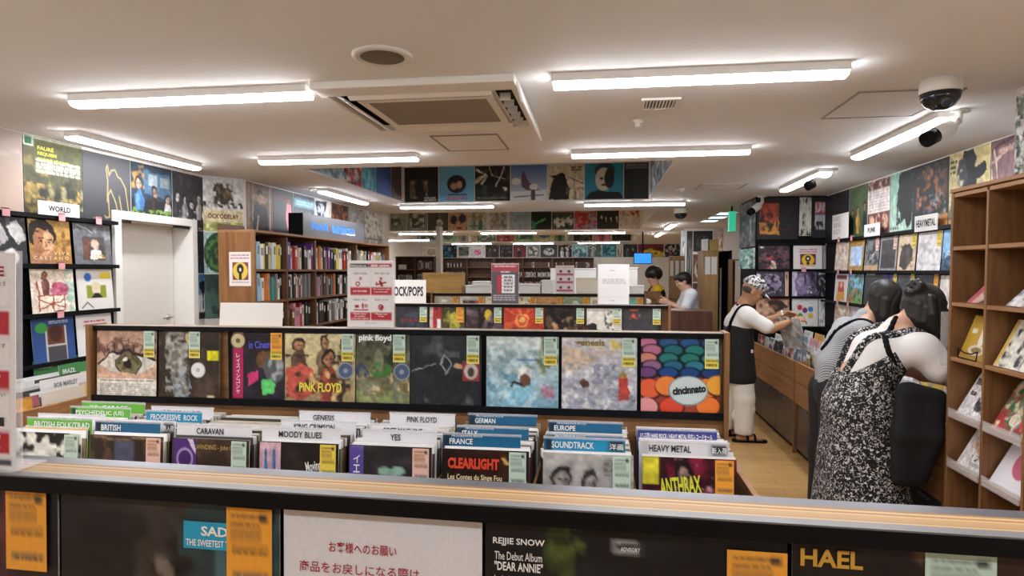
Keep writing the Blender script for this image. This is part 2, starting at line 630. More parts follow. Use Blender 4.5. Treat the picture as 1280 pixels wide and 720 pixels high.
B_ = 'white linear ceiling light '
for x, y, al, lb in [
    (-1.93, 2.81, 'x', B_ + 'nearest the left wall, level with the air conditioner'),
    (.385, 2.81, 'x', B_ + 'largest in view, beside the air conditioner and small vent'),
    (-3.17, 4.08, 'y', B_ + 'hung lengthwise over the white door wall'),
    (-1.92, 4.5, 'x', B_ + 'in front of the first recess, on the bookcase side'),
    (.385, 4.55, 'x', B_ + 'in front of the first recess, on the aisle side'),
    (-2.84, 6.84, 'y', B_ + 'hung lengthwise above the bookcase sign'),
    (-1.96, 7.98, 'x', B_ + 'behind the first recess, on the bookcase side'),
    (.385, 7.98, 'x', B_ + 'behind the first recess, on the aisle side'),
    (-3.84, 13.7, 'x', B_ + 'far behind the second recess, first from the bookcase side'),
    (-2.0, 13.7, 'x', B_ + 'far behind the second recess, middle of three'),
    (-.12, 13.85, 'x', B_ + 'far behind the second recess, nearest the till'),
    (-3.9, 19.0, 'x', B_ + 'at the farthest wall, over the compact disc shelves'),
    (-2.05, 19.15, 'x', B_ + 'at the farthest wall, middle of three'),
    (-.1, 18.95, 'x', B_ + 'at the farthest wall, nearest the hanging screen'),
    (-5.2, 16.7, 'x', B_ + 'small, in the far corner above the disc rack'),
    (1.8, 4.29, 'y', B_ + 'hung lengthwise over the aisle with the two women'),
    (1.815, 6.2, 'y', B_ + 'hung lengthwise over the man in the cap'),
    (1.25, 12.2, 'y', B_ + 'short looking, lengthwise far above the staff'),
    (1.27, 14.8, 'y', B_ + 'tiny, lengthwise farthest back above the staff'),
    (-1.93, 1.1, 'x', B_ + 'added out of view above the front display, bookcase side'),  # this and the next: unseen pair added to brighten upright faces
    (.385, 1.1, 'x', B_ + 'added out of view above the front display, aisle side'),
    (1.8, 1.3, 'y', B_ + 'added out of view, lengthwise above the small cubby shelf'),  # this and the next: unseen side battens added for extra near light
    (-3.17, 1.6, 'y', B_ + 'added out of view, lengthwise over the near end of the door wall'),
    (-1.93, -.6, 'x', B_ + 'added out of view behind the camera, bookcase side'),  # last two: added behind the camera as frontal light, never in view
    (.385, -.6, 'x', B_ + 'added out of view behind the camera, aisle side'),
]:
    batten(x, y, al, lb)

# cassette air conditioner
AX, AY = -.835, 3.23
t = thing('air_conditioner', 'square white ceiling cassette air conditioner with open flaps and grey grille', 'air conditioner', (AX, AY, CZ))
hw, hd = .46, .5
fr = Geo()
zt, zb = 0, -.035
for x0, y0, x1, y1 in [(-hw, -hd, hw, -.37), (-hw, .37, hw, hd), (-hw, -.37, -.43, .37), (.43, -.37, hw, .37)]:
    fr.box(x0, y0, zb, x1, y1, zt)
fr.box(-.33, -.27, zb, .33, -.235, zt).box(-.33, .25, zb, .33, .29, zt).box(-.33, -.235, zb, -.29, .25, zt).box(.29, -.235, zb, .33, .25, zt)
fr.box(-.43, -.37, -.012, .43, .37, 0)
part('frame', fr, WHITE, t, bevel=.004, world=False)
part('return_grille', Geo().box(-.29, -.235, -.03, .29, .25, -.014), mat('grille_grey', '8e857a', .7, var=.12, scale=120), t, world=False, label='grey square return grille')
sl = Geo()
for x0, y0, x1, y1 in [(-.3, -.355, .3, -.285), (-.3, .305, .3, .36), (.345, -.3, .42, .3), (-.42, -.3, -.345, .3)]:
    sl.box(x0, y0, -.016, x1, y1, -.013)
part('air_slot', sl, BLACKM, t, world=False, label='dark air outlet slot')
f1 = Geo().obox((.475, 0, -.06), (0, .43, 0), (.012, 0, -.045), (.006, 0, .002))
f2 = Geo().obox((0, -.36, -.03), (.34, 0, 0), (0, .03, -.012), (0, .002, .005))
f3 = Geo().obox((-.385, 0, -.03), (0, .34, 0), (.022, 0, -.012), (.002, 0, .005))
f4 = Geo().obox((0, .34, -.03), (.34, 0, 0), (0, .026, -.012), (0, .002, .005))
for f in (f1, f2, f3, f4):
    part('flap', f, WHITE, t, bevel=.003, world=False)
for i in range(5):
    part('vane', Geo().box(.36, -.26 + i * .12, -.05, .41, -.25 + i * .12, -.016), WHITEPL, t, world=False)

# round speaker, hatches, vent, detectors
c = P(478, 69, z=CZ)
t = thing('ceiling_speaker', 'round brown mesh speaker set into the ceiling near the air conditioner', 'speaker', (c.x, c.y, CZ))
part('rim', Geo().lathe([(.095, 0), (.118, 0), (.118, -.008), (.1, -.014), (.095, -.01)], n=40), WHITEPL, t, smooth=True, world=False)
part('grille', Geo().lathe([(.096, -.002), (.097, -.009), (.05, -.013), (.001, -.014)], n=40), mat('speaker_mesh', '6f6154', .8, var=.25, scale=260), t, smooth=True, world=False)


def hatch(lab, x0, y0, x1, y1):
    t = thing('access_hatch', lab, 'hatch', ((x0 + x1) / 2, (y0 + y1) / 2, CZ), group=None)
    part('panel', Geo().box(x0 + .012, y0 + .012, CZ - .004, x1 - .012, y1 - .012, CZ), CEIL, t)
    e = Geo()
    for a in [(x0, y0, x1, y0 + .01), (x0, y1 - .01, x1, y1), (x0, y0 + .01, x0 + .01, y1 - .01), (x1 - .01, y0 + .01, x1, y1 - .01)]:
        e.box(a[0], a[1], CZ - .006, a[2], a[3], CZ)
    part('frame', e, mat('hatch_seam', '8a8076', .5, .3), t)


hatch('small square ceiling access hatch just behind the air conditioner', -1.07, 3.92, -.64, 4.42)
hatch('large ceiling access hatch beside the dark dome camera', 1.19, 3.24, 1.66, 3.77)
c0, c1 = P(868, 237, z=CZ), P(935, 229, z=CZ)
hatch('ceiling access hatch farther back between two lengthwise lights', c0.x, c0.y, c1.x, c1.y)
c0, c1 = P(799, 137, z=CZ), P(857, 121, z=CZ)
t = thing('ceiling_vent', 'small slatted ceiling vent behind the largest light', 'vent', ((c0.x + c1.x) / 2, (c0.y + c1.y) / 2, CZ))
x0, x1, y0, y1 = c0.x, c1.x - .02, c0.y - .2, c0.y + .0
y0, y1 = c0.y - .02, c1.y
if y1 < y0:
    y0, y1 = y1, y0
e = Geo()
for a in [(x0, y0, x1, y0 + .02), (x0, y1 - .02, x1, y1), (x0, y0 + .02, x0 + .02, y1 - .02), (x1 - .02, y0 + .02, x1, y1 - .02)]:
    e.box(a[0], a[1], CZ - .01, a[2], a[3], CZ)
part('frame', e, WHITEPL, t)
part('backing', Geo().box(x0 + .02, y0 + .02, CZ - .002, x1 - .02, y1 - .02, CZ), BLACKM, t)
e = Geo()
for i in range(9):
    xx = x0 + .03 + i * (x1 - x0 - .06) / 8
    e.box(xx - .004, y0 + .02, CZ - .009, xx + .004, y1 - .02, CZ - .002)
part('slat', e, WHITEPL, t)
for X, Y, s_, lab in [(850, 236, .05, 'small round white smoke detector near the recess corner'),
                      (797, 150, .028, 'tiny white ceiling sensor by the slatted vent')]:
    c = P(X, Y, z=CZ)
    t = thing('smoke_detector', lab, 'smoke detector', (c.x, c.y, CZ))
    part('base', Geo().lathe([(s_, 0), (s_, -.012), (s_ * .9, -.016)], n=24), WHITEPL, t, smooth=True, world=False)
    part('sensor_cap', Geo().lathe([(s_ * .7, -.016), (s_ * .62, -.035), (s_ * .2, -.042)], n=24), WHITEPL, t, smooth=True, world=False)


def dome_cam(X, Y, r, lab):
    c = P(X, Y, z=CZ)
    t = thing('dome_camera', lab, 'security camera', (c.x, c.y, CZ))
    part('base', Geo().lathe([(r, 0), (r, -.045 * r / .07), (r * .96, -.05 * r / .07)], n=36), WHITEPL, t, smooth=True, world=False)
    k = r / .07
    part('dome', Geo().lathe([(r * .98, -.05 * k), (r * .9, -.075 * k), (r * .7, -.095 * k), (r * .35, -.108 * k), (.001, -.112 * k)], n=36), mat('dark_dome', '1c1e24', .12, var=.1), t, smooth=True, world=False)
    part('lens', Geo().lathe([(r * .28, 0), (r * .28, .01), (r * .2, .014)], (0, -r * .62, -.09 * k), 16, axis=(0, -.8, -.6)), mat('lens_glass', '3a3f48', .1), t, smooth=True, world=False)


dome_cam(1176, 100, .083, 'black dome security camera with white base beside the large ceiling hatch')
dome_cam(851, 261, .09, 'small dark dome security camera far back near the bluish downlights')


def bullet_cam(mx, my, bx, by, ex, ey, depth_y, lab, ln=.2, r=.042, mount=None):
    """Mount at a ceiling point; barrel from (bx,by) to its front (ex,ey), both at the given depth."""
    m = P(mx, my, z=CZ) if mount is None else Vector(mount)
    a, e = P(bx, by, y=m.y), P(ex, ey, y=m.y)
    dr = (e - a)
    dr.y = -.35 * dr.length
    e = a + dr
    dr.normalize()
    t = thing('security_camera', lab, 'security camera', m)
    if mount is None:
        part('mount', Geo().lathe([(.05, 0), (.05, -.012), (.018, -.016), (.018, a.z - m.z + .02)], m, 20), WHITEPL, t, smooth=True)
        part('bracket', Geo().tube([(m.x, m.y, a.z + .03), a], .02, 10), WHITEPL, t, smooth=True)
    else:
        part('mount', Geo().lathe([(.04, 0), (.04, .015), (.016, .02), (.016, .1)], m, 20, axis=(a - m).normalized()), WHITEPL, t, smooth=True)
        part('bracket', Geo().tube([m + (a - m) * .3, a], .016, 10), WHITEPL, t, smooth=True)
    L_ = (e - a).length
    part('barrel', Geo().lathe([(r * .75, 0), (r, .015), (r, L_ * .66)], a, 24, axis=dr), WHITEPL, t, smooth=True)
    part('lens_hood', Geo().lathe([(r * .97, L_ * .66), (r * .97, L_), (r * .8, L_ + .004), (r * .7, L_ - .012), (.001, L_ - .012)], a, 24, axis=dr), BLACK, t, smooth=True)


bullet_cam(1199, 138, 1190, 158, 1150, 178, 0, 'white bullet security camera hanging nearest, above the cubby shelf')
bullet_cam(1039, 211, 1030, 223, 1006, 234, 0, 'white bullet security camera at the middle lengthwise light', r=.04)
bullet_cam(953, 245, 950, 256, 935, 267, 0, 'white bullet security camera over the corner pier by the man', r=.04)
bullet_cam(0, 0, 278, 246, 258, 268, 0, 'white bullet security camera fixed to the pier beside the door', r=.05, mount=P(285, 247, y=5.5))

# bluish downlights and exit sign in the far side passage
dl = mat('cool_lit_lens', 'bfeaff', .4, emit=3.0)
for i, (X, Y) in enumerate([(887, 276), (897, 271.5), (908, 266.5)]):
    c = P(X, Y, z=CZ)
    t = thing('downlight', ['bluish square downlight in the side passage ceiling, farthest of three', 'bluish square downlight in the side passage ceiling, middle of three', 'bluish square downlight in the side passage ceiling, beside the exit sign'][i], 'light', (c.x, c.y, CZ), group='side passage downlights')
    part('trim_ring', Geo().box(-.14, -.2, -.008, .14, -.18, 0).box(-.14, .18, -.008, .14, .2, 0).box(-.14, -.18, -.008, -.12, .18, 0).box(.12, -.18, -.008, .14, .18, 0), WHITE, t, world=False)
    part('lit_lens', Geo().box(-.12, -.18, -.006, .12, .18, -.001), dl, t, world=False)
a, b_ = P(911, 289, y=8.7), P(920, 264, y=8.7)
t = thing('exit_sign', 'green lit exit sign hanging edge-on beyond the corner pier', 'sign', (a.x, 8.7, b_.z))
part('hanger', Geo().box(a.x + .03, 8.72, b_.z, a.x + .05, 8.74, CZ), BLACKM, t)
part('lit_face', Geo().box(a.x, 8.7, a.z, b_.x, 8.76, b_.z), mat('exit_green', '3fd6a8', .4, emit=.45), t)

# ================================================================== DISPLAY UNITS
def rail_profile(L0, L1, yf, zt, face=.022):
    """The top of a display: black face strip, grey front edge, layered plywood, grey back edge."""
    return (Geo().box(L0, yf, zt - face, L1, yf + .004, zt - .002).box(L0, yf + .004, zt - .012, L1, yf + .016, zt - .004),
            Geo().box(L0, yf + .0005, zt - .002, L1, yf + .018, zt),
            Geo().box(L0, yf + .018, zt - .014, L1, yf + .06, zt),
            Geo().box(L0, yf + .06, zt - .03, L1, yf + .084, zt))


def ply_mat():
    m, N, L, b = nt('layered_plywood')
    tx = N.new('ShaderNodeTexCoord')
    sp = N.new('ShaderNodeSeparateXYZ')
    L.new(tx.outputs['Object'], sp.inputs[0])
    n0 = N.new('ShaderNodeTexNoise')
    n0.inputs['Scale'].default_value = 3
    L.new(tx.outputs['Object'], n0.inputs['Vector'])
    ma = N.new('ShaderNodeMath')
    ma.operation = 'MULTIPLY_ADD'
    ma.inputs[1].default_value = .004
    L.new(n0.outputs['Fac'], ma.inputs[0])
    L.new(sp.outputs['Y'], ma.inputs[2])
    cb = N.new('ShaderNodeCombineXYZ')
    L.new(ma.outputs[0], cb.inputs['Y'])
    no = N.new('ShaderNodeTexNoise')
    no.inputs['Scale'].default_value = 95
    no.inputs['Detail'].default_value = 1
    L.new(cb.outputs[0], no.inputs['Vector'])
    rp = N.new('ShaderNodeValToRGB')
    rp.color_ramp.elements[0].position = .42
    rp.color_ramp.elements[0].color = (*hx('7d5a36'), 1)
    rp.color_ramp.elements[1].position = .6
    rp.color_ramp.elements[1].color = (*hx('b8945f'), 1)
    L.new(no.outputs['Fac'], rp.inputs['Fac'])
    L.new(rp.outputs['Color'], b.inputs['Base Color'])
    b.inputs['Roughness'].default_value = .5
    return m


PLYL = ply_mat()
SLATE = mat('slate_edge', '55545a', .35, .3, var=.08)
CM, CY, CO, CP = 'c4dccb', 'ecd653', 'eda43a', 'ecc3b6'     # mint, yellow, orange and pink price tags


def tag_art(top, low=None, n=20):
    o = [('t', .1, .06, .75, .42, '8a9a90' if top == CM else '9a6f3c', 4), ('r', .72, .06, .9, .16, '333'), ('t', .12, .45, .9, .6, '77807a' if top == CM else '8d6430', 2)]
    if low:
        o += [('r', 0, .66, 1, 1, low), ('t', .08, .68, .95, .8, '5a5020', 1), ('t', .1, .82, .9, .95, '222', 1)]
    else:
        o += [('t', .15, .78, .9, .9, '555', 1)]
    return art(top, o, n)


_TAGM = {}


def price_tag(parent, top, low=None, x=0, z=0, wd=.05, ht=.12, name='price_tag'):
    k = (top, low, wd, ht)
    if k not in _TAGM:
        _TAGM[k] = sheet('price_tag', tag_art(top, low), wd, ht, .0006, SLEEVE, top)
    return put(name, _TAGM[k], parent, (x, -.0042, z))


def sticker(parent, I, x, z, wd, ht, name='sticker'):
    return put(name, sheet(name, I, wd, ht, .0006, SLEEVE, 'ccc'), parent, (x, -.0015, z))


def round_label(parent, x, z, r, c, rim):
    g = Geo().lathe([(r, 0), (r, .001)], n=28, axis=(0, -1, 0)).lathe([(r * .86, .001), (r * .86, .0015)], n=28, axis=(0, -1, 0), mi=1).lathe([(r * .3, .0015), (r * .3, .002)], n=20, axis=(0, -1, 0))
    return put('round_sticker', (g, [mat('sticker_' + rim, rim, .4), mat('sticker_' + c, c, .4)]), parent, (x, -.0012, z))


def letters(parent, items, m, name='lettering', y=-.0026):
    """items: (text, x, z, width, height[, bold[, turn]]) in the parent's frame."""
    g = Geo()
    for it in items:
        write(g, it[0], it[1], it[2], it[3], it[4], y, 0, it[5] if len(it) > 5 else .012, it[6] if len(it) > 6 else 0)
    return put(name, (g, m), parent)


R_ = .318


# ------------------------------------------------------------------ middle unit (the rock bins)
MX0, MX1, MY, MZ = -2.395, .515, 2.715, 1.322
t = thing('record_display', 'long wooden record display with eight browsing bins and a row of facing sleeves', 'display unit', ((MX0 + MX1) / 2, MY, 0), group=None)
UNIT_MID = t
blk, gry, ply, bak = rail_profile(MX0 + .012, MX1 - .012, MY - .012, MZ)
part('top_rail', blk, BLACK, t)
part('rail_edge', gry, GREYL, t)
part('plywood_edge', ply, PLYL, t)
part('back_edge', bak, SLATE, t)
part('back_board', Geo().box(MX0 + .02, MY + .02, .56, MX1 - .02, MY + .045, MZ - .014), OAK, t)
part('lower_board', Geo().box(MX0 + .02, MY - .004, .56, MX1 - .02, MY + .02, .968), OAK, t)
part('ledge', Geo().box(MX0 + .02, MY - .022, .968, MX1 - .02, MY + .02, .984), BLACK, t)
part('ledge_lip', Geo().box(MX0 + .02, MY - .03, .966, MX1 - .02, MY - .0225, .996), BLACK, t)
for x in (MX0, MX1 - .02):
    part('end_post', Geo().box(x, MY - .035, 0, x + .02, MY + .078, MZ + .006), OAKZ, t, bevel=.003)
BINX = [MX0 + .03 + .3583 * k for k in range(8)]
BY0, BY1, BZ, BT = 2.2, MY - .006, .612, .815
part('bin_floor', Geo().box(MX0 + .02, BY0, BZ - .02, MX1 - .002, BY1, BZ), OAK, t)
part('bin_front', Geo().box(MX0, BY0 - .022, .42, MX1, BY0, BT), OAK, t, bevel=.002)
for x in (MX0, MX1 - .002):
    part('bin_side', Geo().box(x - .0, BY0, .42, x + .02, MY - .036, BT), OAKY, t, bevel=.002)
for x in BINX[1:]:
    part('bin_divider', Geo().box(x - .03, BY0 + .001, BZ, x - .02, BY1 - .002, BT - .01), OAKY, t)
part('base_cabinet', Geo().box(MX0 + .03, BY0 + .02, 0, MX1 - .03, MY + .03, .42), DKCAB, t)

mid_div = [197.5, 287, 604, 700, 798.5]
for X in mid_div:
    x = P(X, 450, y=MY).x
    part('upright_strip', Geo().box(x - .009, MY + .004, .984, x + .009, MY + .0195, MZ - .022), BLACKM, t)

MC = []


def mid_cover(x0, x1, I, label, tg=None, tx=None, name='record'):
    a, b = P(x0, 500, y=MY - .012), P(x1, 500, y=MY - .012)
    wd = b.x - a.x
    o = flat(name, label, 'record', I, wd, .3105, (a.x, MY - .016, .986), lean=.038, side='e4e2dd', group='facing sleeves on the middle display')
    if tg:
        price_tag(o, tg[0], tg[1], tx if tx is not None else wd - .062, .19, .055, .122)
    MC.append(o)
    return o


eye = art('c9a58c', [('g', 'a88876', 'd2ab91'), ('n', '8a6a5c', 6, .5, 3, 0, 0, 1, .3), ('e', .5, .47, .46, .19, 'd6cfc2'), ('e', .53, .49, .21, .22, '3f3a2c'), ('e', .53, .49, .185, .195, '77704c'), ('ne', '4a4226', 12, .5, 8, .53, .49, .17, .18), ('e', .53, .5, .075, .08, '15110e'), ('e', .47, .42, .03, .03, 'e9e6df'),
    ('p', 'b08c78', 0, 0, 1, 0, 1, .46, .8, .36, .52, .31, .22, .36, 0, .5), ('n', '6d5046', 12, .5, 5, 0, .1, 1, .34), ('p', 'cda58d', 0, .5, .22, .6, .52, .66, .8, .61, 1, .48, 1, .72, 0, .72),
    ('l', '231a19', .035, 0, .48, .22, .35, .52, .3, .8, .35, 1, .45)] + [('l', '2a1f1d', .014, .12 + .1 * i, .4 - .09 * math.sin(.35 * (i + 1)), .05 + .12 * i, .26 - .1 * math.sin(.35 * (i + 1))) for i in range(9)] + [('l', '7d5a4c', .02, 0, .3, .3, .17, .7, .17, 1, .3),
    ('r', 0, .72, 1, 1, 'ddd6c8'), ('t', .06, .735, .95, .765, '777', 1), ('t', .06, .79, .42, .97, 'aaa399', 6), ('t', .5, .79, .9, .97, 'aaa399', 6)], 80)
mid_cover(122, 196, eye, 'sleeve with a close-up eye over a cream text strip, on the middle display', (CM, CY))
o = mid_cover(199, 275, art('33271f', [('n', '4a3a2e', 5, .5, 2), ('p', '77746c', .14, 0, .42, 0, .48, .3, .42, .6, .52, 1, .25, 1, .2, .6, .1, .3), ('n', 'a7a59d', 16, .5, 5, .12, 0, .5, 1), ('n', '3c342d', 13, .6, 6, .1, 0, .5, 1), ('ne', '8fa0a6', 14, .5, 9, .38, .82, .14, .2), ('r', .78, .17, .98, .26, '1c1a15'), ('r', .8, .28, .98, .42, 'd9d321'), ('e', .5, .1, .05, .09, 'c6b37c'), ('t', .8, .93, .95, .99, 'd8c9a0', 1)], 56), 'dark brown sleeve with a ragged pale column and yellow sticker on the middle display', (CM, CY), .155)
round_label(o, .2, .135, .036, 'e6e4e2', 'bdbbb8')
o = mid_cover(290, 355, art('1f1a20', [('n', '2c2530', 5, .5, 1), ('e', .62, .38, .14, .14, '6b4a2c'), ('e', .82, .52, .2, .22, '56585a'), ('ne', '9fa3a3', 10, .45, 4, .84, .52, .16, .18), ('p', 'd83a78', .3, .62, .5, .55, .52, .7, .34, .78), ('p', '5cc46a', .55, .72, .7, .66, .86, .74, .8, .88, .6, .9)], 48), 'black sleeve with green and pink masks and a crimson vertical strip on the middle display', (CO, CY))
lt = letters(o, [('in Cinemas', .085, .24, .13, .035, .02, .03)], mat('violet_ink', '5b5ad0', .5))
st = sticker(o, art('a51d52', [('r', .06, 0, .94, 1, 'b3245c'), ('e', .5, .1, .48, .1, 'b9a77a')], 20), .008, .012, .05, .3, 'crimson_strip')
letters(st, [(c, .016, .185 - i * .0235, .018, .019) for i, c in enumerate('レイスインコンサー')][:8], WINK, y=-.001)
round_label(st, .025, .262, .037, 'c9b98e', '6e5c3a')
o = mid_cover(356.5, 444, art('c9b98f', [('g', 'd2c596', '9c8a63'), ('f', .2, .02, .7, 'b07d5a', '5c4631', '2c1d16'), ('f', .55, .0, .6, 'b98763', '6a5641', '2a1c15'), ('f', .85, .02, .66, 'b58260', '8a7350', '2b1c14'), ('f', .62, .2, .8, 'b37c5c', '8f3f33', '1f1512'), ('p', 'c4584c', .02, .5, .25, .42, .4, .55, .48, .8, .25, .98, .02, .95), ('n', '3d2f24', 9, .58, 12, 0, .3, 1, 1), ('n', 'b2564a', 8, .66, 15, 0, .5, .6, 1), ('n', 'd2b077', 9, .7, 18, .3, .5, 1, 1)], 64), 'sleeve with four long-haired people in patterned coats, yellow lettering low on it, middle display', (CM, CY))
letters(o, [('PiNK FLOYD', .07, .05, .2, .042, .03)], mat('yellow_ink', 'e8dc4a', .5))
round_label(o, .288, .148, .037, '4b5a78', '8d97a8')
o = mid_cover(445.5, 512, art('5d5a44', [('g', '3f4337', '7d7550'), ('n', '7b7f68', 6, .5, 31), ('n', 'b7a377', 7, .6, 33, 0, .5, 1, .85), ('n', '2c3426', 8, .55, 35, .1, .1, .7, .5), ('ne', '3f7a33', 9, .45, 37, .45, .5, .22, .12), ('n', '8d9a62', 11, .5, 39, 0, .8, 1, 1), ('n', 'd8c49a', 8, .68, 40, .2, .55, 1, .8), ('ne', '2d3f63', 8, .4, 4, .1, .52, .12, .1)], 56), 'mossy green and gold landscape sleeve with white lettering at its top, middle display', (CM, CY), .17)
letters(o, [('pink floyd', .012, .275, .15, .036, .04)], WINK)
round_label(o, .21, .148, .037, '4b5a78', '8d97a8')
o = mid_cover(513.5, 601, art('2b2e31', [('g', '2d3033', '232629'), ('n', '43474a', 4, .55, 41, .1, 0, .8, .4), ('n', '5b5f62', 6, .66, 43, .1, .05, .7, .3), ('n', '4d5154', 5, .66, 44, .2, .7, .9, 1), ('l', '9aa0a2', .012, 0, .52, .35, .42), ('l', 'c39a72', .035, .64, .4, .86, .47), ('l', 'aab4b5', .014, .5, .28, .42, .4, .5, .52, .58, .4, .5, .28)], 64), 'glossy near-black sleeve with thin pale lines, centre of the middle display', (CM, CY))
sticker(o, art('8d3b36', [('e', .5, .5, .4, .4, 'c7b8ae'), ('e', .5, .55, .2, .25, '4a3b38')], 16), .232, .115, .075, .085)
mid_cover(608, 698, art('9dbfd0', [('g', 'd3dcd6', '7fb0c4'), ('n', '8fa8ae', 8, .55, 51, 0, .1, 1, .5), ('r', .42, .3, .75, .34, '7b93b8'), ('n', '6f97a8', 10, .6, 53, 0, .4, .5, 1), ('l', '9aa37e', .05, .78, 0, .74, .3, .8, .5), ('n', '6d7f6e', 14, .55, 54, .68, 0, 1, .5), ('p', '86bdd0', .3, .7, .65, .6, .62, 1, .2, 1), ('n', 'b9d2da', 9, .55, 55, .15, .6, .7, 1), ('ne', 'b9798f', 9, .4, 56, .88, .72, .12, .16), ('e', .53, .5, .09, .1, 'e8e9e4'), ('e', .53, .6, .06, .1, '6a4a3b'), ('l', '2b2320', .035, .5, .66, .42, .6, .36, .68)], 64), 'pale blue wintry painting sleeve with a small seated figure, middle display', (CM, CY))
o = mid_cover(702, 796, art('b9b6b8', [('g', 'c9c4c4', '9fa2ae'), ('p', 'cdb9a0', 0, .12, .35, .18, .5, .3, .15, .5, 0, .5), ('n', '8f93a2', 16, .5, 61, 0, .35, 1, 1), ('n', 'd5d3d4', 14, .6, 62, 0, .4, 1, 1), ('n', 'c9b45e', 9, .5, 63, .35, .02, .8, .15), ('r', .16, .06, .5, .07, '8d7a50'), ('ne', '5a4038', 7, .4, 64, .3, .63, .06, .06), ('p', 'b8473b', .78, .55, .86, .53, .9, .64, .88, .85, .76, .85, .77, .64), ('e', .82, .5, .03, .05, 'b08c46'), ('l', '6a5a58', .012, .68, .78, .95, .84)], 64), 'sleeve with a stormy pale shore and a small red-cloaked figure, middle display', (CM, CY))
letters(o, [('genesis', .06, .268, .12, .035, .03)], mat('olive_ink', '7d6a35', .5))
letters(o, [('foxtrot', .12, .24, .1, .022, .0, .1)], mat('peach_ink', 'd9b08f', .5))
eggs = [('g', '5c3c58', 'a4412a')]
for r, (yy, cols) in enumerate([(.06, ['b8708c', '2f5280', '285084', '244674']), (.16, ['b06a86', '1f666c', '22766e', '2a6274']), (.27, ['c98270', '2a7570', '227468', '3a8a76']), (.37, ['8a6488', '286482', '2d7486', '1f6274']), (.46, ['6e4274', '1f4884', '1e427a', '1d3c70']), ]):
    for c_ in range(4):
        eggs += [('e', .08 + c_ * .27 + (.06 if r % 2 else 0), yy, .15, .09, '0c141e'), ('e', .08 + c_ * .27 + (.06 if r % 2 else 0), yy - .008, .115, .066, cols[c_])]
for cx, cy, co in [(.12, .68, 'e2623a'), (.34, .64, 'e8843c'), (.85, .66, 'e8803a'), (.98, .62, 'e6a23c'), (.08, .93, 'e59a9a'), (.4, .92, 'd8452c'), (.86, .9, 'ea7a33')]:
    eggs += [('e', cx, cy, .165, .145, '4a160f'), ('e', cx - .01, cy - .012, .145, .125, co)]
eggs += [('e', .6, .69, .25, .2, '6d7f86'), ('e', .6, .685, .235, .185, 'c9d6d4')]
o = mid_cover(801, 900, art('803', eggs, 64), 'sleeve covered in colourful eggs around one lettered pale egg, aisle end of the middle display', (CM, CY))
letters(o, [('cincinnato', .128, .085, .135, .032, .05, .12)], INK)

# ------------------------------------------------------------------ filing: records, front sleeves, divider cards
FILED = []
EDGE = ['efedea', 'e4e1dc', 'd9d4cd', 'f3f2f0', 'cfc7bb', 'e8e6e4', '3a3634', '8f7d66', 'f0efee', '5c5650', 'ddd9d2', 'c6b9a4', 'e9e8e6', '4d4338']
for i, e in enumerate(EDGE):
    g = Geo().box(0, 0, 0, R_ - .003, .0035, .308).box(0, -.0012, .286, R_, .0047, .316, 1)
    FILED.append(mesh('filed_record', g, [mat('filed_sleeve_%d' % i, ['2e2a28', '6a4a38', '40505a', 'c9c2b6', '7d2f2a', '2a2c33', '1f1d1e', '8f7d66', 'a89a7c', '3a3f2f', '55504a', '917a58', '4a3f52', '221f1d'][i], .4),
                                          mat('filed_edge_' + e, e, .3, coat=.3)]))


def file_records(x, y0, y1, z, n, label, group, lean=.07, rz=0.0, axis='y', skip=()):
    for i in range(n):
        p = y0 + (y1 - y0) * i / max(n - 1, 1)
        j = RNG.uniform(-.004, .004)
        me = FILED[RNG.randrange(len(FILED))]
        lo = (x + j, p, z + RNG.uniform(-.004, .004)) if axis == 'y' else (p, x + j, z + RNG.uniform(-.004, .004))
        o = put('filed_record', me, None, lo)
        ln = lean + RNG.uniform(-.006, .006)
        o.rotation_euler = (Matrix.Rotation(rz, 3, 'Z') @ Matrix.Rotation(-ln, 3, 'X')).to_euler()
        tag(o, label, 'record', group)


BN = ['folk', 'progressive', 'third', 'fourth', 'fifth', 'sixth', 'seventh', 'heavy']
BLAB = ['sleeved record filed edge-on behind the green-topped cards', 'sleeved record filed edge-on behind the dark blue BRITISH card',
        'sleeved record filed edge-on in the bin with the lone front card in white, purple-cornered sleeve', 'sleeved record filed edge-on behind three stacked white cards, blue-faced front sleeve',
        'sleeved record filed edge-on in the bin fronted by a purple-stripped sleeve', 'sleeved record filed edge-on behind the GERMAN, ITALY and FRANCE cards',
        'sleeved record filed edge-on behind the EUROPE and SOUNDTRACK cards', 'sleeved record filed edge-on behind the HEAVY METAL cards']
for k, x in enumerate(BINX):
    file_records(x, 2.262, 2.645, BZ + .006, 30, BLAB[k], 'records filed in the ' + ['green card', 'British card', 'purple cornered', 'blue faced', 'purple strip', 'country card', 'soundtrack card', 'heavy metal'][k] + ' bin')


def front_record(k, I, label, tg, dx=0.0, strip=None):
    o = flat('record', label, 'record', I, R_, .316, (BINX[k] + dx, 2.24, BZ + .003), lean=.06, side='e9e7e3', group='front sleeves of the browsing bins')
    if tg:
        price_tag(o, tg[0], tg[1], R_ - .072, .19, .062, .122)
    return o


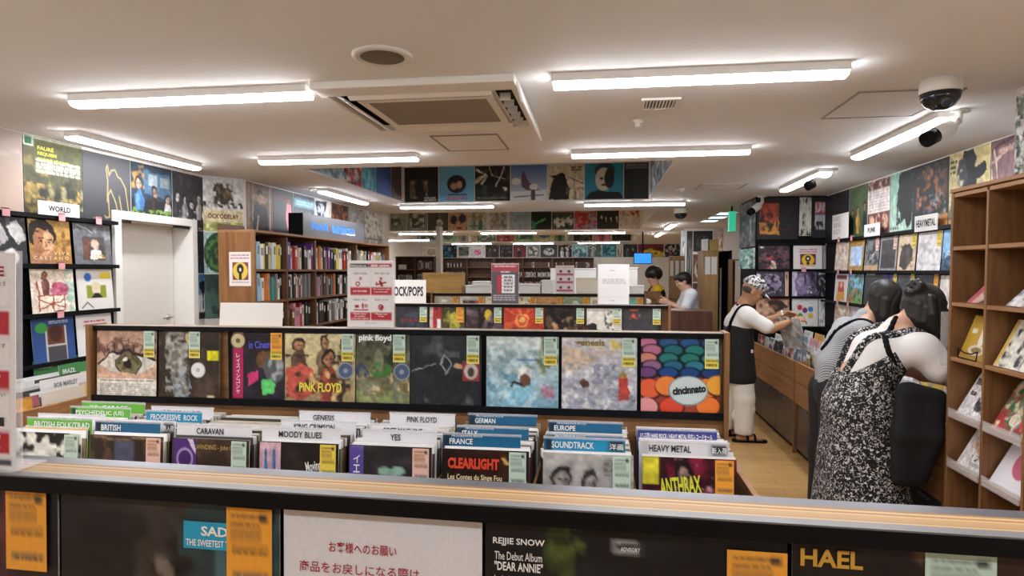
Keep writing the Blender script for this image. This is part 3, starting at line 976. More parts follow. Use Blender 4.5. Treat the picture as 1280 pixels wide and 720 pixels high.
front_record(0, art('dfe0d6', [('n', '1d1c1a', 9, .52, 71), ('ne', 'e7e6de', 8, .5, 72, .5, .5, .3, .3)], 48), 'front sleeve in swirling black and white, in the bin of green cards', (CM, None))
front_record(1, art('3a2a22', [('r', .03, .05, .97, 1, '2e211b'), ('n', '5d4432', 7, .55, 73), ('r', .33, .07, .6, .5, '4c4f66'), ('n', '7a5038', 9, .55, 74, .6, .08, .78, .6), ('l', '8d7a5c', .02, .02, .04, .98, .04)], 40), 'front sleeve with a dark brown interior scene, under the BRITISH card', (CP, None))
o = front_record(2, art('2b2019', [('g', '35271e', '221913'), ('p', 'd99a2b', .42, .42, .7, .36, .74, .42, .6, .5), ('n', '4a3626', 5, .6, 75)], 40), 'front sleeve in dark brown with a purple corner label', (CM, None))
sticker(o, art('4f2a78', [('e', .5, .55, .36, .3, 'b9a3d0'), ('e', .5, .55, .3, .24, '3f2066'), ('p', 'd6cbe2', .6, 0, .85, 0, 1, .3, 1, .45)], 24), .004, .175, .095, .138, 'corner_label')
letters(o, [('WINDING - John C', .1, .27, .15, .024, .0)], mat('gold_ink', 'c9a85a', .5))
o = front_record(3, art('1b191a', [('n', '2a2523', 5, .55, 76)], 30), 'front sleeve in black with a pink and blue picture strip', (CY, None))
sticker(o, art('c9a9b8', [('f', .3, .1, .5, '4d7fb5', '3a6ea8', '2d4f80'), ('f', .68, .08, .5, '5d8fc0', '3a6ea8', '2d4f80'), ('f', .3, .5, .5, '5d8fc0', '3a6ea8', '2d4f80'), ('f', .7, .48, .5, '4d7fb5', '3a6ea8', '2d4f80'), ('r', 0, 0, 1, .12, 'd7b0bd')], 28), .003, .1, .085, .213, 'picture_strip')
letters(o, [('Moving', .19, .2, .06, .05, .02, .2)], WINK)
o = front_record(4, art('2d2a2d', [('n', '3a363a', 5, .55, 77), ('e', .45, .3, .1, .06, '8fb5a4'), ('e', .58, .3, .1, .06, '8fb5a4'), ('e', .5, .4, .12, .035, '9c8f96')], 40), 'front sleeve in charcoal with a purple strip down one edge', (CP, None))
st = sticker(o, art('5a4a9c', [('l', '8d80c0', .04, .1, .02, .9, .02)], 14), .003, .1, .055, .213, 'purple_strip')
letters(st, [(c, .015, .15 - i * .036, .026, .03) for i, c in enumerate('イエス')] + [('ドラマ', .01, .02, .035, .012)], WINK, y=-.001)
letters(o, [('D R A M A', .115, .158, .1, .016, .0)], mat('rose_ink', 'b08a90', .5))
o = front_record(5, art('231713', [('n', '3d2018', 5, .6, 78), ('l', 'd9b56a', .03, .72, .1, .9, .25, 1, .5), ('e', .9, .7, .2, .25, '3a2519')], 40), 'front sleeve in dark brown with red gothic lettering, under the FRANCE card', (CM, None))
letters(o, [('CLEARLIGHT', .02, .245, .19, .04, .05)], mat('vermilion_ink', 'd8452c', .5))
letters(o, [('Les Contes du Singe Fou', .02, .2, .2, .026, .02)], mat('cream_ink', 'e6d9a8', .5), 'subtitle')
front_record(6, art('a9a7a4', [('g', 'b5b3b0', '8f8d8b'), ('f', .2, .12, .85, 'a39f9b', '2a2827', '33302f'), ('f', .52, .15, .82, '9d9995', '302e2c', '3a3735'), ('t', .68, .06, .95, .24, '77736f', 6), ('f', .8, .5, .4, '77726e', '222', '222')], 48), 'front sleeve with two uniformed men in grey, under the SOUNDTRACK card', (CM, None), .01)
o = front_record(7, art('3a1420', [('n', '7d2238', 6, .52, 79), ('n', 'b58f96', 11, .68, 80, .35, 0, .75, 1), ('r', .0, 0, .18, .3, 'd8cf3a'), ('r', 0, .7, .2, .8, 'd8cf3a'), ('f', .44, .02, .9, '9d7f78', '2a2024', '1a1416')], 48), 'front sleeve in dark crimson with jagged yellow lettering, under the HEAVY METAL card', (CO, None))
letters(o, [('ANTHRAX', .06, .19, .14, .06, .03, .12)], mat('acid_ink', 'd8e03a', .5))


GAP = (2.645 - 2.262) / 29


def card(x0, x1, yt, text, bg, ink, label, tw=None, tx=None, small=None, right=None, lean=.05, yb=16, zt=.978, strip=None, tclr=None):
    """A divider card whose top edge stands at height ZT; its place in the bin follows from where that edge is seen."""
    a, b = P(x0, yt, z=zt), P(x1, yt + (x1 - x0) * .045, z=zt)
    yy, hh = min(max((a.y + b.y) / 2, 2.262), 2.66), zt - BZ - .003
    i_ = min(max(round((yy - 2.262) / GAP - .5), -1), 28)
    yy = 2.262 + GAP * (i_ + .5) + .001 if i_ >= 0 else 2.2575
    a, b = P(x0, yt, y=yy), P(x1, yt, y=yy)
    kc = min(range(8), key=lambda k: abs(BINX[k] + .159 - (a.x + b.x) / 2))
    wd = min(b.x - a.x, .318)
    a.x = min(max(a.x, BINX[kc] - .008), BINX[kc] + .325 - wd)
    ops = []
    if strip:
        ops += [('r', 0, 0, .11, 1, strip)]
    if right:
        ops += [('r', .8, .02, .985, .13, '2a2830')]
    o = flat('divider_card', label, 'divider card', art(bg, ops, 24), wd, hh, (a.x, yy, BZ + .003), lean=.07, th=.002, side='e9e8ea', group='divider cards of the browsing bins')
    put('plastic_edge', (Geo().box(-.002, -.0012, hh - .006, wd + .004, -.0004, hh + .004), CLEAR), o)
    if text:
        z0 = hh - .038
        tw = tw or .62
        x = (tx if tx is not None else (1 - tw) / 2) * wd
        it = [(text, x, z0, tw * wd, .024 if not small else .021, .018)]
        letters(o, it, ink)
        if small:
            letters(o, [(small, .12 * wd, hh - .012, .4 * wd, .007, .0)], ink, 'small_print')
        if right:
            letters(o, [(right, .81 * wd, z0, .165 * wd, .022, .01)], WINK, 'corner_print')
    return o


TEAL, NAVY, GREEN, GREYC = '1f5f86', '24396a', '6db544', 'e6e5e8'
card(97, 182, 502, "'60s GARAGE", GREEN, WINK, 'green divider card reading 60s GARAGE, farthest back', tw=.6, tx=.14)
card(100, 176, 509, 'PSYCHEDELIC (US)', GREEN, WINK, 'green divider card reading PSYCHEDELIC (US)', tw=.8, tx=.1, strip='26302a')
card(46, 130, 518, 'ACID FOLK', GREYC, INK, 'white divider card standing behind the green folk card')
card(30, 112, 523, 'BRITISH FOLK/TRAD', GREEN, WINK, 'green divider card reading BRITISH FOLK/TRAD', tw=.85, tx=.12)
card(26, 104, 541, '', 'e0b53a', INK, 'yellow divider card in front of the green folk card', zt=.945)
card(190, 268, 509, 'REMBRANDT', GREYC, INK, 'white divider card at the back with a lone N at its end', tw=.6)
card(180, 250, 514, 'PROGRESSIVE  ROCK', '2793ba', WINK, 'light blue divider card reading PROGRESSIVE ROCK', tw=.85, tx=.08)
card(138, 216, 526, 'PROGRESSIVE ROCK', GREYC, INK, 'white divider card reading PROGRESSIVE ROCK with a dark end block', tw=.62, tx=.06, right='新入荷')
card(106, 188, 532, 'BRITISH', TEAL, WINK, 'dark blue divider card reading BRITISH', tw=.3, tx=.1, strip='20283a')
W_ = 'white divider card reading '
card(208, 302, 537, 'CARAVAN', GREYC, INK, 'white divider card in front of the third bin, over the purple-cornered sleeve', tw=.36, tx=.27)
card(372, 462, 515, 'GENESIS', GREYC, INK, 'white divider card farthest back of the fourth bin, with a letter R at its end', tw=.3, tx=.2)
card(350, 445, 526, 'KING CRIMSON', GREYC, INK, 'white divider card, middle of three in the blue-faced bin', tw=.54, tx=.18)
card(318, 418, 537, 'MOODY BLUES', GREYC, INK, 'white divider card, front of three in the blue-faced bin', tw=.55, tx=.22)
card(487, 569, 517, 'PINK FLOYD', GREYC, INK, 'white divider card farthest back of the fifth bin, under the mossy sleeve', tw=.46, tx=.27)
card(460, 545, 531, 'SOFT MACHINE', GREYC, INK, 'white divider card half hidden in the middle of the fifth bin', tw=.58, tx=.2)
card(450, 544, 538, 'YES', GREYC, INK, 'white divider card in front of the fifth bin with a three-letter word', tw=.14, tx=.38)
card(584, 670, 518, 'GERMAN', TEAL, WINK, 'blue divider card reading GERMAN', tw=.3, tx=.1, small='PROGRESSIVE ROCK', strip='20303f')
card(570, 660, 533, 'ITALY', TEAL, WINK, 'blue divider card reading ITALY', tw=.22, tx=.07, small='PROGRESSIVE ROCK', strip='20303f')
card(548, 646, 556, 'FRANCE', TEAL, WINK, 'blue divider card reading FRANCE', tw=.3, tx=.09, small='PROGRESSIVE ROCK', strip='20303f')
card(685, 778, 527, 'EUROPE', TEAL, WINK, 'blue divider card reading EUROPE', tw=.29, tx=.08, small='PROGRESSIVE ROCK', strip='20303f')
card(682, 779, 543, 'AMERICAN', TEAL, WINK, 'blue divider card reading AMERICAN, mostly hidden', tw=.4, tx=.1, small='PROGRESSIVE ROCK', strip='20303f')
card(679, 782, 553, 'SOUNDTRACK', '2a8dba', WINK, 'light blue divider card reading SOUNDTRACK', tw=.52, tx=.1, right='洋画', strip='20303f')
card(797, 898, 537, '[ハス売] HARD ROCK / HEAVY METAL 中古レコードセール', '3a3f86', WINK, 'navy divider card with one line of tiny white print', tw=.9, tx=.04)
card(797, 908, 549, 'HEAVY METAL', GREYC, INK, 'white divider card reading HEAVY METAL, behind the other', tw=.45, tx=.28)
card(795, 908, 555, 'HEAVY METAL', 'd9d8da', INK, 'grey divider card reading HEAVY METAL with a dark corner block', tw=.47, tx=.11, right='新入荷', strip='b9b8ba')

# ------------------------------------------------------------------ front unit: its back rail and the sleeves facing us
FR = rad(-1.6)
FC = Vector((-.1, .74, 0))
FT = Matrix.Rotation(FR, 3, 'Z')


def fxy(x, y, z):
    return FC + FT @ (Vector((x, y, z)) - FC)


FZ, FYF = 1.302, .737
t = thing('record_display', 'front record display seen close from its black top rail', 'display unit', FC, FR)
blk, gry, ply, bak = rail_profile(-1.6, 1.15, FYF, FZ)
for nm, gg, mm in (('top_rail', blk, BLACK), ('rail_edge', gry, GREYL), ('plywood_edge', ply, PLYL), ('back_edge', bak, SLATE),
                   ('back_board', Geo().box(-1.6, FYF + .03, .5, 1.15, FYF + .055, FZ - .014), BLACKM),
                   ('ledge', Geo().box(-1.6, FYF - .01, .955, 1.15, FYF + .03, .97), BLACK),
                   ('base_cabinet', Geo().box(-1.58, FYF + .0, 0, 1.13, FYF + .06, .5), DKCAB)):
    gg.v = [(a - FC.x, b - FC.y, c) for a, b, c in gg.v]
    put(nm, (gg, mm), t)


def fore(x0, x1, I, label, cat='record', name='record', m=None, ht=.312, th=.003):
    a = P(x0, 700, y=FYF + .012)
    b = P(x1, 700, y=FYF + .012)
    o = flat(name, label, cat, I, b.x - a.x - .003, ht, fxy(a.x, FYF + .012, .9705), face=FR, lean=.02, th=th, m=m)
    return o


o = fore(-110, 57, art('2a1d20', [('n', '5a2a2e', 4, .55, 81), ('n', '19161a', 5, .6, 82)], 24), 'dark sleeve cut off at the edge, with an orange price tag, front display')
price_tag(o, CO, None, .127, .195, .065, .112)
o = fore(59, 345, art('1c1819', [('gx',), ('n', '3a3234', 3, .5, 83), ('p', '1d1a1c', 0, .2, .3, .1, .35, .9, 0, 1), ('e', .66, .4, .3, .7, '3a3430'), ('e', .78, .45, .25, .6, '2c3c3e'), ('e', .55, .3, .1, .05, '191617'), ('e', .56, .32, .06, .03, '0f0d0e'), ('l', '6d655c', .06, .5, .28, .56, .6, .64, .9), ('p', '3f5c60', .72, .2, .98, .1, 1, .9, .8, .9), ('n', '1b191a', 4, .58, 85, 0, 0, .55, 1)][1:], 48), 'dark portrait sleeve with a blue name sticker and orange price tag, front display')
st = sticker(o, art('2ba3c9', [], 4), .188, .243, .075, .036, 'name_sticker')
letters(st, [('SADE', .026, .018, .05, .013, .03)], WINK, y=-.001)
letters(st, [('THE SWEETEST TABOO', .004, .004, .085, .009, .02)], WINK, 'subtitle', y=-.001)
price_tag(o, CO, None, .252, .196, .064, .106)
o = fore(348, 604, art('dedce0', [], 8), 'white notice paper with red Japanese lettering, tucked in the front display', 'notice', 'notice_paper', PAPER, .308, .001)
letters(o, [('お客様へのお願い', .062, .252, .09, .014, .01)], REDINK, y=-.001)
letters(o, [('商品をお戻しになる際は', .022, .225, .16, .014, .006), ('元の場所にお戻しください。', .022, .199, .18, .014, .006)], REDINK, 'body_text', y=-.001)
o = fore(605, 986, art('121214', [('r', 0, 0, .23, 1, '141315'), ('n', '1b1d20', 4, .5, 86), ('r', 0, 0, .225, 1, '161517'), ('ne', '33421f', 12, .4, 88, .265, .16, .045, .16), ('ne', '5d6a30', 16, .42, 87, .29, .1, .045, .1), ('ne', '4a5628', 16, .45, 90, .28, .3, .04, .2), ('r', .445, .062, .53, .115, '9a9896'), ('r', .452, .078, .523, .1, '1a1a1a')], 56), 'black sleeve with white debut album lettering and small leaves, front display')
letters(o, [('REJJIE SNOW', .01, .277, .063, .010, .02), ('The Debut Album', .012, .26, .058, .010, .004), ('"DEAR ANNIE"', .012, .247, .059, .011, .02), ('Includes Download', .012, .231, .06, .010, .0)], WINK)
letters(o, [('PARENTAL', .163, .287, .024, .0035, .01), ('EXPLICIT CONTENT', .163, .2755, .024, .0025, .0)], INK, 'advisory_print')
letters(o, [('ADVISORY', .1625, .2805, .0225, .005, .01)], WINK, 'advisory_word')
price_tag(o, CO, None, .282, .206, .065, .086)
o = fore(989, 1380, art('1c1615', [('n', '4a2c28', 4, .5, 89), ('n', '7d5a4a', 6, .62, 90, .4, 0, 1, 1), ('n', '1d191b', 4, .55, 91, 0, 0, .5, 1), ('r', .62, 0, 1, 1, '6a2f2a'), ('n', '3c2320', 6, .5, 92, .6, 0, 1, 1)], 48), 'reddish dark sleeve with brushed orange lettering and a mint tag, front display')
letters(o, [('HAEL', .008, .279, .065, .02, .03)], mat('brushed_orange', 'c99a35', .5))
price_tag(o, CM, None, .135, .224, .07, .08)

# ================================================================== WALL PICTURES
def poster(label, I, x0, x1, pl, face, z0, z1, m=PAPER, th=.004, name='wall_poster', cat='poster', group=None):
    """Pasted on a wall plane between two sight lines, from height z0 to z1."""
    kw = {pl[0]: pl[1]}
    a, b = P(x0, 300, **kw), P(x1, 300, **kw)
    wd = abs((b - a).y if pl[0] == 'x' else (b - a).x) - .004
    dd = {'-y': (0, -th, 0), '+x': (th, 0, 0), '-x': (-th, 0, 0), '+y': (0, th, 0)}[face]
    yl = max(a.y, b.y) if face == '-x' else min(a.y, b.y) if face == '+x' else a.y
    return flat(name, label, cat, I, wd, z1 - z0, Vector((min(a.x, b.x), yl, z0)) + Vector(dd), face, 0, th - .0008, m, group, side='555')


WL = ('x', XL)
WG = 'record cover posters under the ceiling'
poster('pale beige poster high on the door wall, cut by the picture edge', art('b7a79c', [('g', 'a9988e', 'c4ab9b'), ('l', 'd2c6bd', .02, .5, .3, .95, .26)], 20), -40, 30, WL, '+x', 1.93, 2.415, group=WG)
o = poster('green and gold old-painting poster with yellow title lines, on the door wall', art('3d3c26', [('g', '55562f', '2f2c20'), ('n', '7a6a34', 8, .55, 101, 0, .2, .5, 1), ('n', 'a98a4a', 12, .6, 102, 0, .6, 1, .9), ('n', '23241d', 6, .5, 103, .2, .45, 1, .8), ('n', '8a8560', 8, .66, 104, .3, .5, 1, .9), ('t', .2, .28, .95, .46, 'e8e4d2', 4), ('r', 0, .015, 1, .03, 'd7d5c2'), ('r', .01, 0, .16, .13, 'e9ece4'), ('r', .025, .015, .145, .115, '1d6b3c')], 56), 31, 105, WL, '+x', 1.93, 2.415, group=WG)
W0 = o.dimensions.x
letters(o, [('FAURÉ', .2 * .5, .405, .12, .03, .03), ('REQUIEM', .1, .37, .14, .025, .03), ('PELLÉAS ET MÉLISANDE', .1, .343, .24, .018, .02)], mat('lime_ink', 'd6cf3a', .5))
poster('charcoal poster with the thin gold outline of a striding figure, above the white door', art('3a3a3e', [('g', '55555a', '2c2c30'), ('l', 'b3a069', .018, .42, .92, .45, .95, .52, .93, .5, .6, .56, .52, .66, .7, .72, .92, .78, .97, .86, .95, .8, .88, .74, .6), ('l', 'b3a069', .018, .48, .7, .5, .4, .47, .2, .5, .15, .53, .3, .58, .22, .66, .2, .72, .3, .78, .32, .88, .45, .95, .85, .93, .93)], 64), 105, 164.5, WL, '+x', 1.93, 2.4, group=WG)
poster('poster of three people by a blue vehicle over green leaves, above the white door', art('1f2328', [('r', 0, 0, 1, .6, '2d3c4a'), ('p', '4b6b86', .3, .1, .95, .12, 1, .55, .3, .5), ('r', .4, .16, .62, .36, '9aa6aa'), ('r', .7, .18, .92, .36, '8d9a9f'), ('n', 'b08a4a', 9, .6, 111, 0, 0, .3, .5), ('f', .17, .22, .7, 'c2a08a', '4b78b0', '1c1815'), ('f', .55, .34, .62, 'a98870', '2a211d', '2a1a14'), ('f', .88, .45, .55, 'bf9d88', 'd9d6d2', '17120f'), ('r', 0, .8, 1, 1, '1d2a16'), ('n', '6f9a3f', 12, .5, 112, 0, .76, 1, 1), ('n', 'a6c266', 14, .66, 113, 0, .78, 1, 1)], 60), 165, 216, WL, '+x', 1.95, 2.4, group=WG)
poster('black and white poster of a seated band, last one before the wall turns', art('26262a', [('g', '3a3a3f', '18181b'), ('n', '45454a', 4, .5, 114, 0, 0, 1, .5)] + [('f', .1 + .19 * i, .34 + .05 * (i % 3), .5 - .03 * (i % 2), 'cfcdca', ['35353a', '8f8e8d', '2b2b2e', 'b9b8b6', 'd9d8d6'][i], '121214') for i in range(5)] + [('n', 'c9c8c6', 10, .62, 115, .05, .66, .9, .98)], 60), 216.5, 263.5, WL, '+x', 1.93, 2.4, group=WG)
poster('black poster with a small green stamp, just past the white door', art('1f2022', [('e', .2, .62, .13, .09, '6b4b3d'), ('ne', '2e4a6b', 6, .4, 121, .18, .85, .2, .2), ('r', .58, .12, .92, .34, '1e5a43'), ('n', '3f8a6b', 16, .5, 122, .6, .14, .9, .33)], 36), 241, 263, WL, '+x', 1.555, 1.925, group='posters beside the door')
poster('poster of a figure in white shirt and black tie on blue, past the white door', art('3f7fae', [('g', '2f6f9f', '9cc4d6'), ('f', .5, .14, .9, 'caa58c', 'e6e8ea', '151315'), ('e', .5, .27, .2, .14, '171416'), ('r', .2, .46, .8, .9, 'e3e6e8'), ('l', '18181c', .07, .5, .42, .52, .75), ('r', .25, .84, .8, 1, '17181c')], 44), 241, 263, WL, '+x', 1.15, 1.545, group='posters beside the door')
# the turned pier face
pa, pb = Vector((XL, 5.25, 0)), Vector((-3.28, 5.53, 0))
pang = math.atan2(pb.y - pa.y, pb.x - pa.x)
pn = Vector((math.sin(pang), -math.cos(pang), 0))


def pier(label, I, z0, z1, f0, f1):
    p = pa.lerp(pb, f0) + pn * .004
    return flat('wall_poster', label, 'poster', I, (pb - pa).length * (f1 - f0) - .003, z1 - z0, (p.x, p.y, z0), pang, 0, .003, PAPER, None, '555')


o = pier('white poster with dark foliage and a lettered cream band, on the narrow turned pier', art('d9d6cf', [('g', 'cfd0d2', 'e2ddd2'), ('n', '3a352f', 12, .5, 131, .25, .1, .75, .5), ('e', .52, .32, .2, .16, '3b362f'), ('n', '7a6a4a', 14, .6, 132, .2, .1, .8, .5), ('l', '4a443a', .03, .6, .3, .62, .55), ('n', '2d2a26', 16, .55, 133, 0, .45, 1, .56), ('r', 0, .6, 1, .82, 'd8cda0'), ('r', 0, .82, 1, 1, '9a9a55'), ('n', 'cfcf8a', 10, .55, 134, 0, .8, 1, 1)], 48), 1.93, 2.41, .0, 1)
letters(o, [("ÖCK'ÖDELAY", .04, .115, .27, .05, .03)], mat('maroon_ink', '6b2a2c', .5))
pier('green swirling circle poster on the narrow turned pier', art('9fc4c0', [('n', 'd9e6e2', 6, .5, 135), ('e', .6, .5, .62, .5, '2f5a3a'), ('e', .6, .5, .5, .4, '5d8a4a'), ('e', .6, .5, .36, .29, '3a5a34'), ('e', .6, .5, .2, .17, '6a7a4a'), ('n', '2c4a30', 12, .55, 136, .1, .1, 1, .9)], 40), 1.555, 1.92, .0, .62)
pier('dark green plain poster low on the narrow turned pier', art('3d5a4e', [('g', '35504a', '58766a'), ('n', '2b3f38', 7, .5, 137)], 16), 1.15, 1.545, .0, .62)
WB = ('x', -3.28)
for x0, x1, lab, I in [
    (308.5, 341, 'brown poster of a person crouching with folded arms, above the bookcase end', art('6b5646', [('r', 0, 0, .12, 1, '8d7763'), ('r', .2, 0, .26, 1, '9a8470'), ('f', .5, .08, 1.0, 'b08a6e', '33363c', '1a1413'), ('e', .5, .3, .3, .08, 'b5927a'), ('r', .86, 0, .94, 1, 'a28c78'), ('p', '2a2b30', .3, .45, .75, .45, .85, 1, .2, 1), ('l', 'c0a68c', .06, .42, .7, .36, 1)], 44)),
    (341.5, 367, 'grey poster with a small pink dressed figure, above the bookcase', art('55585c', [('g', '5f6266', '4a4d50'), ('t', .12, .14, .7, .22, '8a4a55', 2), ('p', 'd98a90', .66, .3, .86, .3, .96, .62, .88, .86, .8, .7, .7, .88, .6, .62), ('e', .76, .24, .07, .06, '8a6a60')], 40)),
    (367.5, 393, 'slate poster with a pale blue band and fine lines, above the bookcase', art('5b6066', [('r', 0, .1, 1, .3, '7fa6b8'), ('t', .1, .14, .9, .26, 'bcd6e0', 2), ('n', '8d9294', 12, .6, 141, .2, .4, .9, 1)], 30)),
    (393.5, 414, 'white poster with a dark patterned wedge, above the bookcase sign', art('dedbd6', [('p', '2b2e3a', 0, .05, .75, 0, .35, .8), ('n', 'c9d0dc', 9, .55, 142, .15, .1, .6, .6), ('p', '3a4a6a', .25, .45, .5, .4, .36, .75), ('e', .1, .6, .06, .06, '444')], 36)),
    (414.5, 435, 'brown and orange poster above the bookcase sign', art('5a3222', [('n', 'a8683a', 8, .5, 143), ('n', 'd9a860', 11, .64, 144, 0, .4, 1, 1), ('n', '2f1a14', 7, .6, 145)], 30)),
    (435.5, 455, 'light grey poster with thin line drawing, above the bookcase sign', art('b5b2ae', [('n', '8d8a88', 10, .6, 146), ('r', .1, .8, .9, .84, '6a5050')], 24)),
    (455.5, 478, 'pale poster at the far end of the bookcase wall', art('d9d6cc', [('n', '8a8a80', 10, .55, 147), ('r', 0, .8, 1, .86, '6b6b63')], 24)),
]:
    poster(lab, I, x0, x1, WB, '+x', 1.95, 2.41, group=WG)

# recess pictures: pasted on the upstand at the far side of each coffer and on its long sides
RX0, RY0, RX1, RY1 = RECESS[0]
rp = ('y', RY1)
for x0, x1, lab, I in [
    (503, 548.5, 'black poster with dim sepia portrait and white title, in the first recess', art('17161a', [('r', .22, .36, .72, .9, '5f5340'), ('e', .47, .5, .13, .18, '2a211b'), ('n', '8d7b58', 8, .6, 151, .25, .4, .7, .9), ('p', '1d1816', .35, .55, .6, .5, .68, .95, .42, .95), ('t', .62, .86, .95, .98, 'd8d6d2', 2)], 48)),
    (549, 593.5, 'light blue poster with a dark rounded emblem and red title strip, in the first recess', art('6fb3d8', [('e', .5, .5, .27, .26, '17161a'), ('e', .42, .56, .09, .1, 'b08a6a'), ('e', .58, .52, .08, .11, 'c79a70'), ('r', .25, .78, .78, .82, '2a4a7a'), ('t', .22, .85, .8, .96, 'c83a35', 2)], 48)),
    (594, 638, 'black poster with cream mechanical curves, in the first recess', art('16171b', [('l', 'd8cfae', .06, .05, .1, .35, .3, .2, .5), ('l', 'b9ad84', .03, .4, 0, .5, .3, 1, .4), ('l', 'cfd0cc', .03, .85, 0, .6, .6), ('n', '3a3f36', 6, .6, 153), ('p', 'c9c3a0', .0, .4, .3, .2, .35, .26, .05, .5), ('e', .85, .65, .05, .04, 'd9d6cc'), ('t', .05, .88, .9, .96, '6f6a55', 1)], 48)),
    (638.5, 684, 'blue sky poster with a dog-like animal and white speech balloons, in the first recess', art('5f8fc8', [('g', '3f6fb5', 'c9d3dc'), ('p', '6b4a55', .3, .3, .34, .12, .42, .3, .52, .5, .75, .6, .78, .95, .68, .95, .6, .75, .42, .7, .3, .6), ('e', .15, .46, .13, .1, 'e9e9e6'), ('e', .64, .62, .12, .09, 'e3e3e0'), ('p', 'dfe3e6', 0, .75, 1, .7, 1, 1, 0, 1), ('l', '46536a', .03, .1, .9, .9, .85), ('r', .56, .7, .68, 1, '5a4048')], 48)),
    (684.5, 730, 'cream and black poster of a stooping silhouette, in the first recess', art('d3c9ae', [('p', '141416', .22, .3, .36, .22, .5, .3, .6, .7, .58, 1, .02, 1, .1, .6), ('n', '1d1c1c', 8, .6, 155, 0, .3, .4, 1), ('l', '2b2724', .02, .55, .35, .98, .55), ('l', '2b2724', .015, .76, .05, .72, 1), ('n', '6f6650', 12, .6, 156, .5, .65, 1, 1), ('t', .64, .06, .95, .2, '333', 2)], 48)),
    (730.5, 779, 'teal poster of a pale painted face in a dark cap, in the first recess', art('2b8cab', [('e', .52, .2, .27, .22, '2a4550'), ('e', .5, .44, .22, .32, 'd2cdbb'), ('e', .64, .42, .13, .28, '23282c'), ('e', .44, .42, .05, .04, '2a211f'), ('e', .56, .42, .05, .04, '2a211f'), ('e', .5, .6, .08, .03, '4a2a26'), ('p', '15161a', 0, 1, .15, .8, .35, .74, .6, .8, .9, .8, 1, .95, 1, 1)], 52)),
    (779.5, 811, 'dark slate poster with two lines of faint capitals, at the end of the first recess', art('22292f', [('r', .4, 0, 1, 1, '2b3438'), ('t', .05, .03, .95, .18, '8d989e', 2)], 28)),
]:
    poster(lab, I, x0, x1, rp, '-y', CZ + .012, CZ + .44, group='posters in the first ceiling recess')
sx = ('x', RX0)
for x0, x1, lab, I in [
    (384, 428, 'blue-white poster on the long side of the first recess, nearest the wall light', art('a9c6d6', [('n', '5f86a0', 8, .5, 161), ('n', 'd9e2e6', 6, .6, 162)], 24)),
    (428.5, 453, 'red and white cartoon-like poster on the long side of the first recess', art('c23a48', [('n', 'e6e0dc', 5, .55, 163), ('n', '23252b', 7, .62, 164), ('n', '4a9fb5', 6, .66, 165)], 28)),
    (453.5, 470, 'teal poster on the long side of the first recess', art('2d8fae', [('n', '6fc0d2', 6, .5, 166)], 20)),
    (470.5, 489, 'navy blue poster on the long side of the first recess', art('26408f', [('g', '22386f', '2f55b0')], 12)),
    (489.5, 502, 'dark green and red poster in the corner of the first recess', art('33403a', [('n', '7a3434', 6, .55, 167)], 20)),
]:
    poster(lab, I, x0, x1, sx, '+x', CZ + .012, CZ + .44, group='posters in the first ceiling recess')
sx = ('x', RX1)
for x0, x1, lab, I in [
    (826, 813, 'grey and blue poster on the aisle side of the first recess', art('8fa9b8', [('n', '3b4750', 6, .5, 168), ('n', 'e0e2e0', 6, .6, 169)], 20)),
    (839, 826.5, 'pale poster on the aisle side of the first recess', art('c9cdcc', [('n', '7d8d98', 6, .5, 170)], 20)),
]:
    poster(lab, I, x0, x1, sx, '-x', CZ + .012, CZ + .44, group='posters in the first ceiling recess')


def quick(c, sd, *extra):
    """A small distant picture: ground, a main mass, some accents."""
    q = random.Random(sd)
    k = sd % 5
    o = [('g', c[0], tuple(np.clip(hx(c[0]) * q.uniform(.6, 1.1), 0, 1)))]
    if k == 0:
        o += [('f', q.uniform(.35, .65), .12, .95, 'c9a68c', c[1], c[2]), ('n', c[2], 6, .66, sd, 0, 0, 1, 1)]
    elif k == 1:
        o += [('e', .5, .55, q.uniform(.2, .34), q.uniform(.24, .36), c[1]), ('ne', c[2], 5, .5, sd, .5, .5, .2, .24), ('t', .1, .06, .8, .14, c[2], 1)]
    elif k == 2:
        o += [('p', c[1], 0, q.uniform(.4, .8), .5, .3, 1, q.uniform(.5, .9), 1, 1, 0, 1), ('n', c[2], 6, .6, sd, .1, .2, .9, 1)]
    elif k == 3:
        o += [('r', .12, .14, .88, .86, c[1]), ('n', c[2], 5, .52, sd, .14, .16, .86, .84), ('t', .15, .9, .8, .96, c[2], 1)]
    else:
        o += [('f', .3, .2, .8, 'bfa088', c[1], c[2]), ('f', .68, .26, .74, 'c9aa90', c[2], c[1]), ('n', c[1], 6, .64, sd, 0, 0, 1, .5)]
    return art(c[0], o + list(extra), 30)


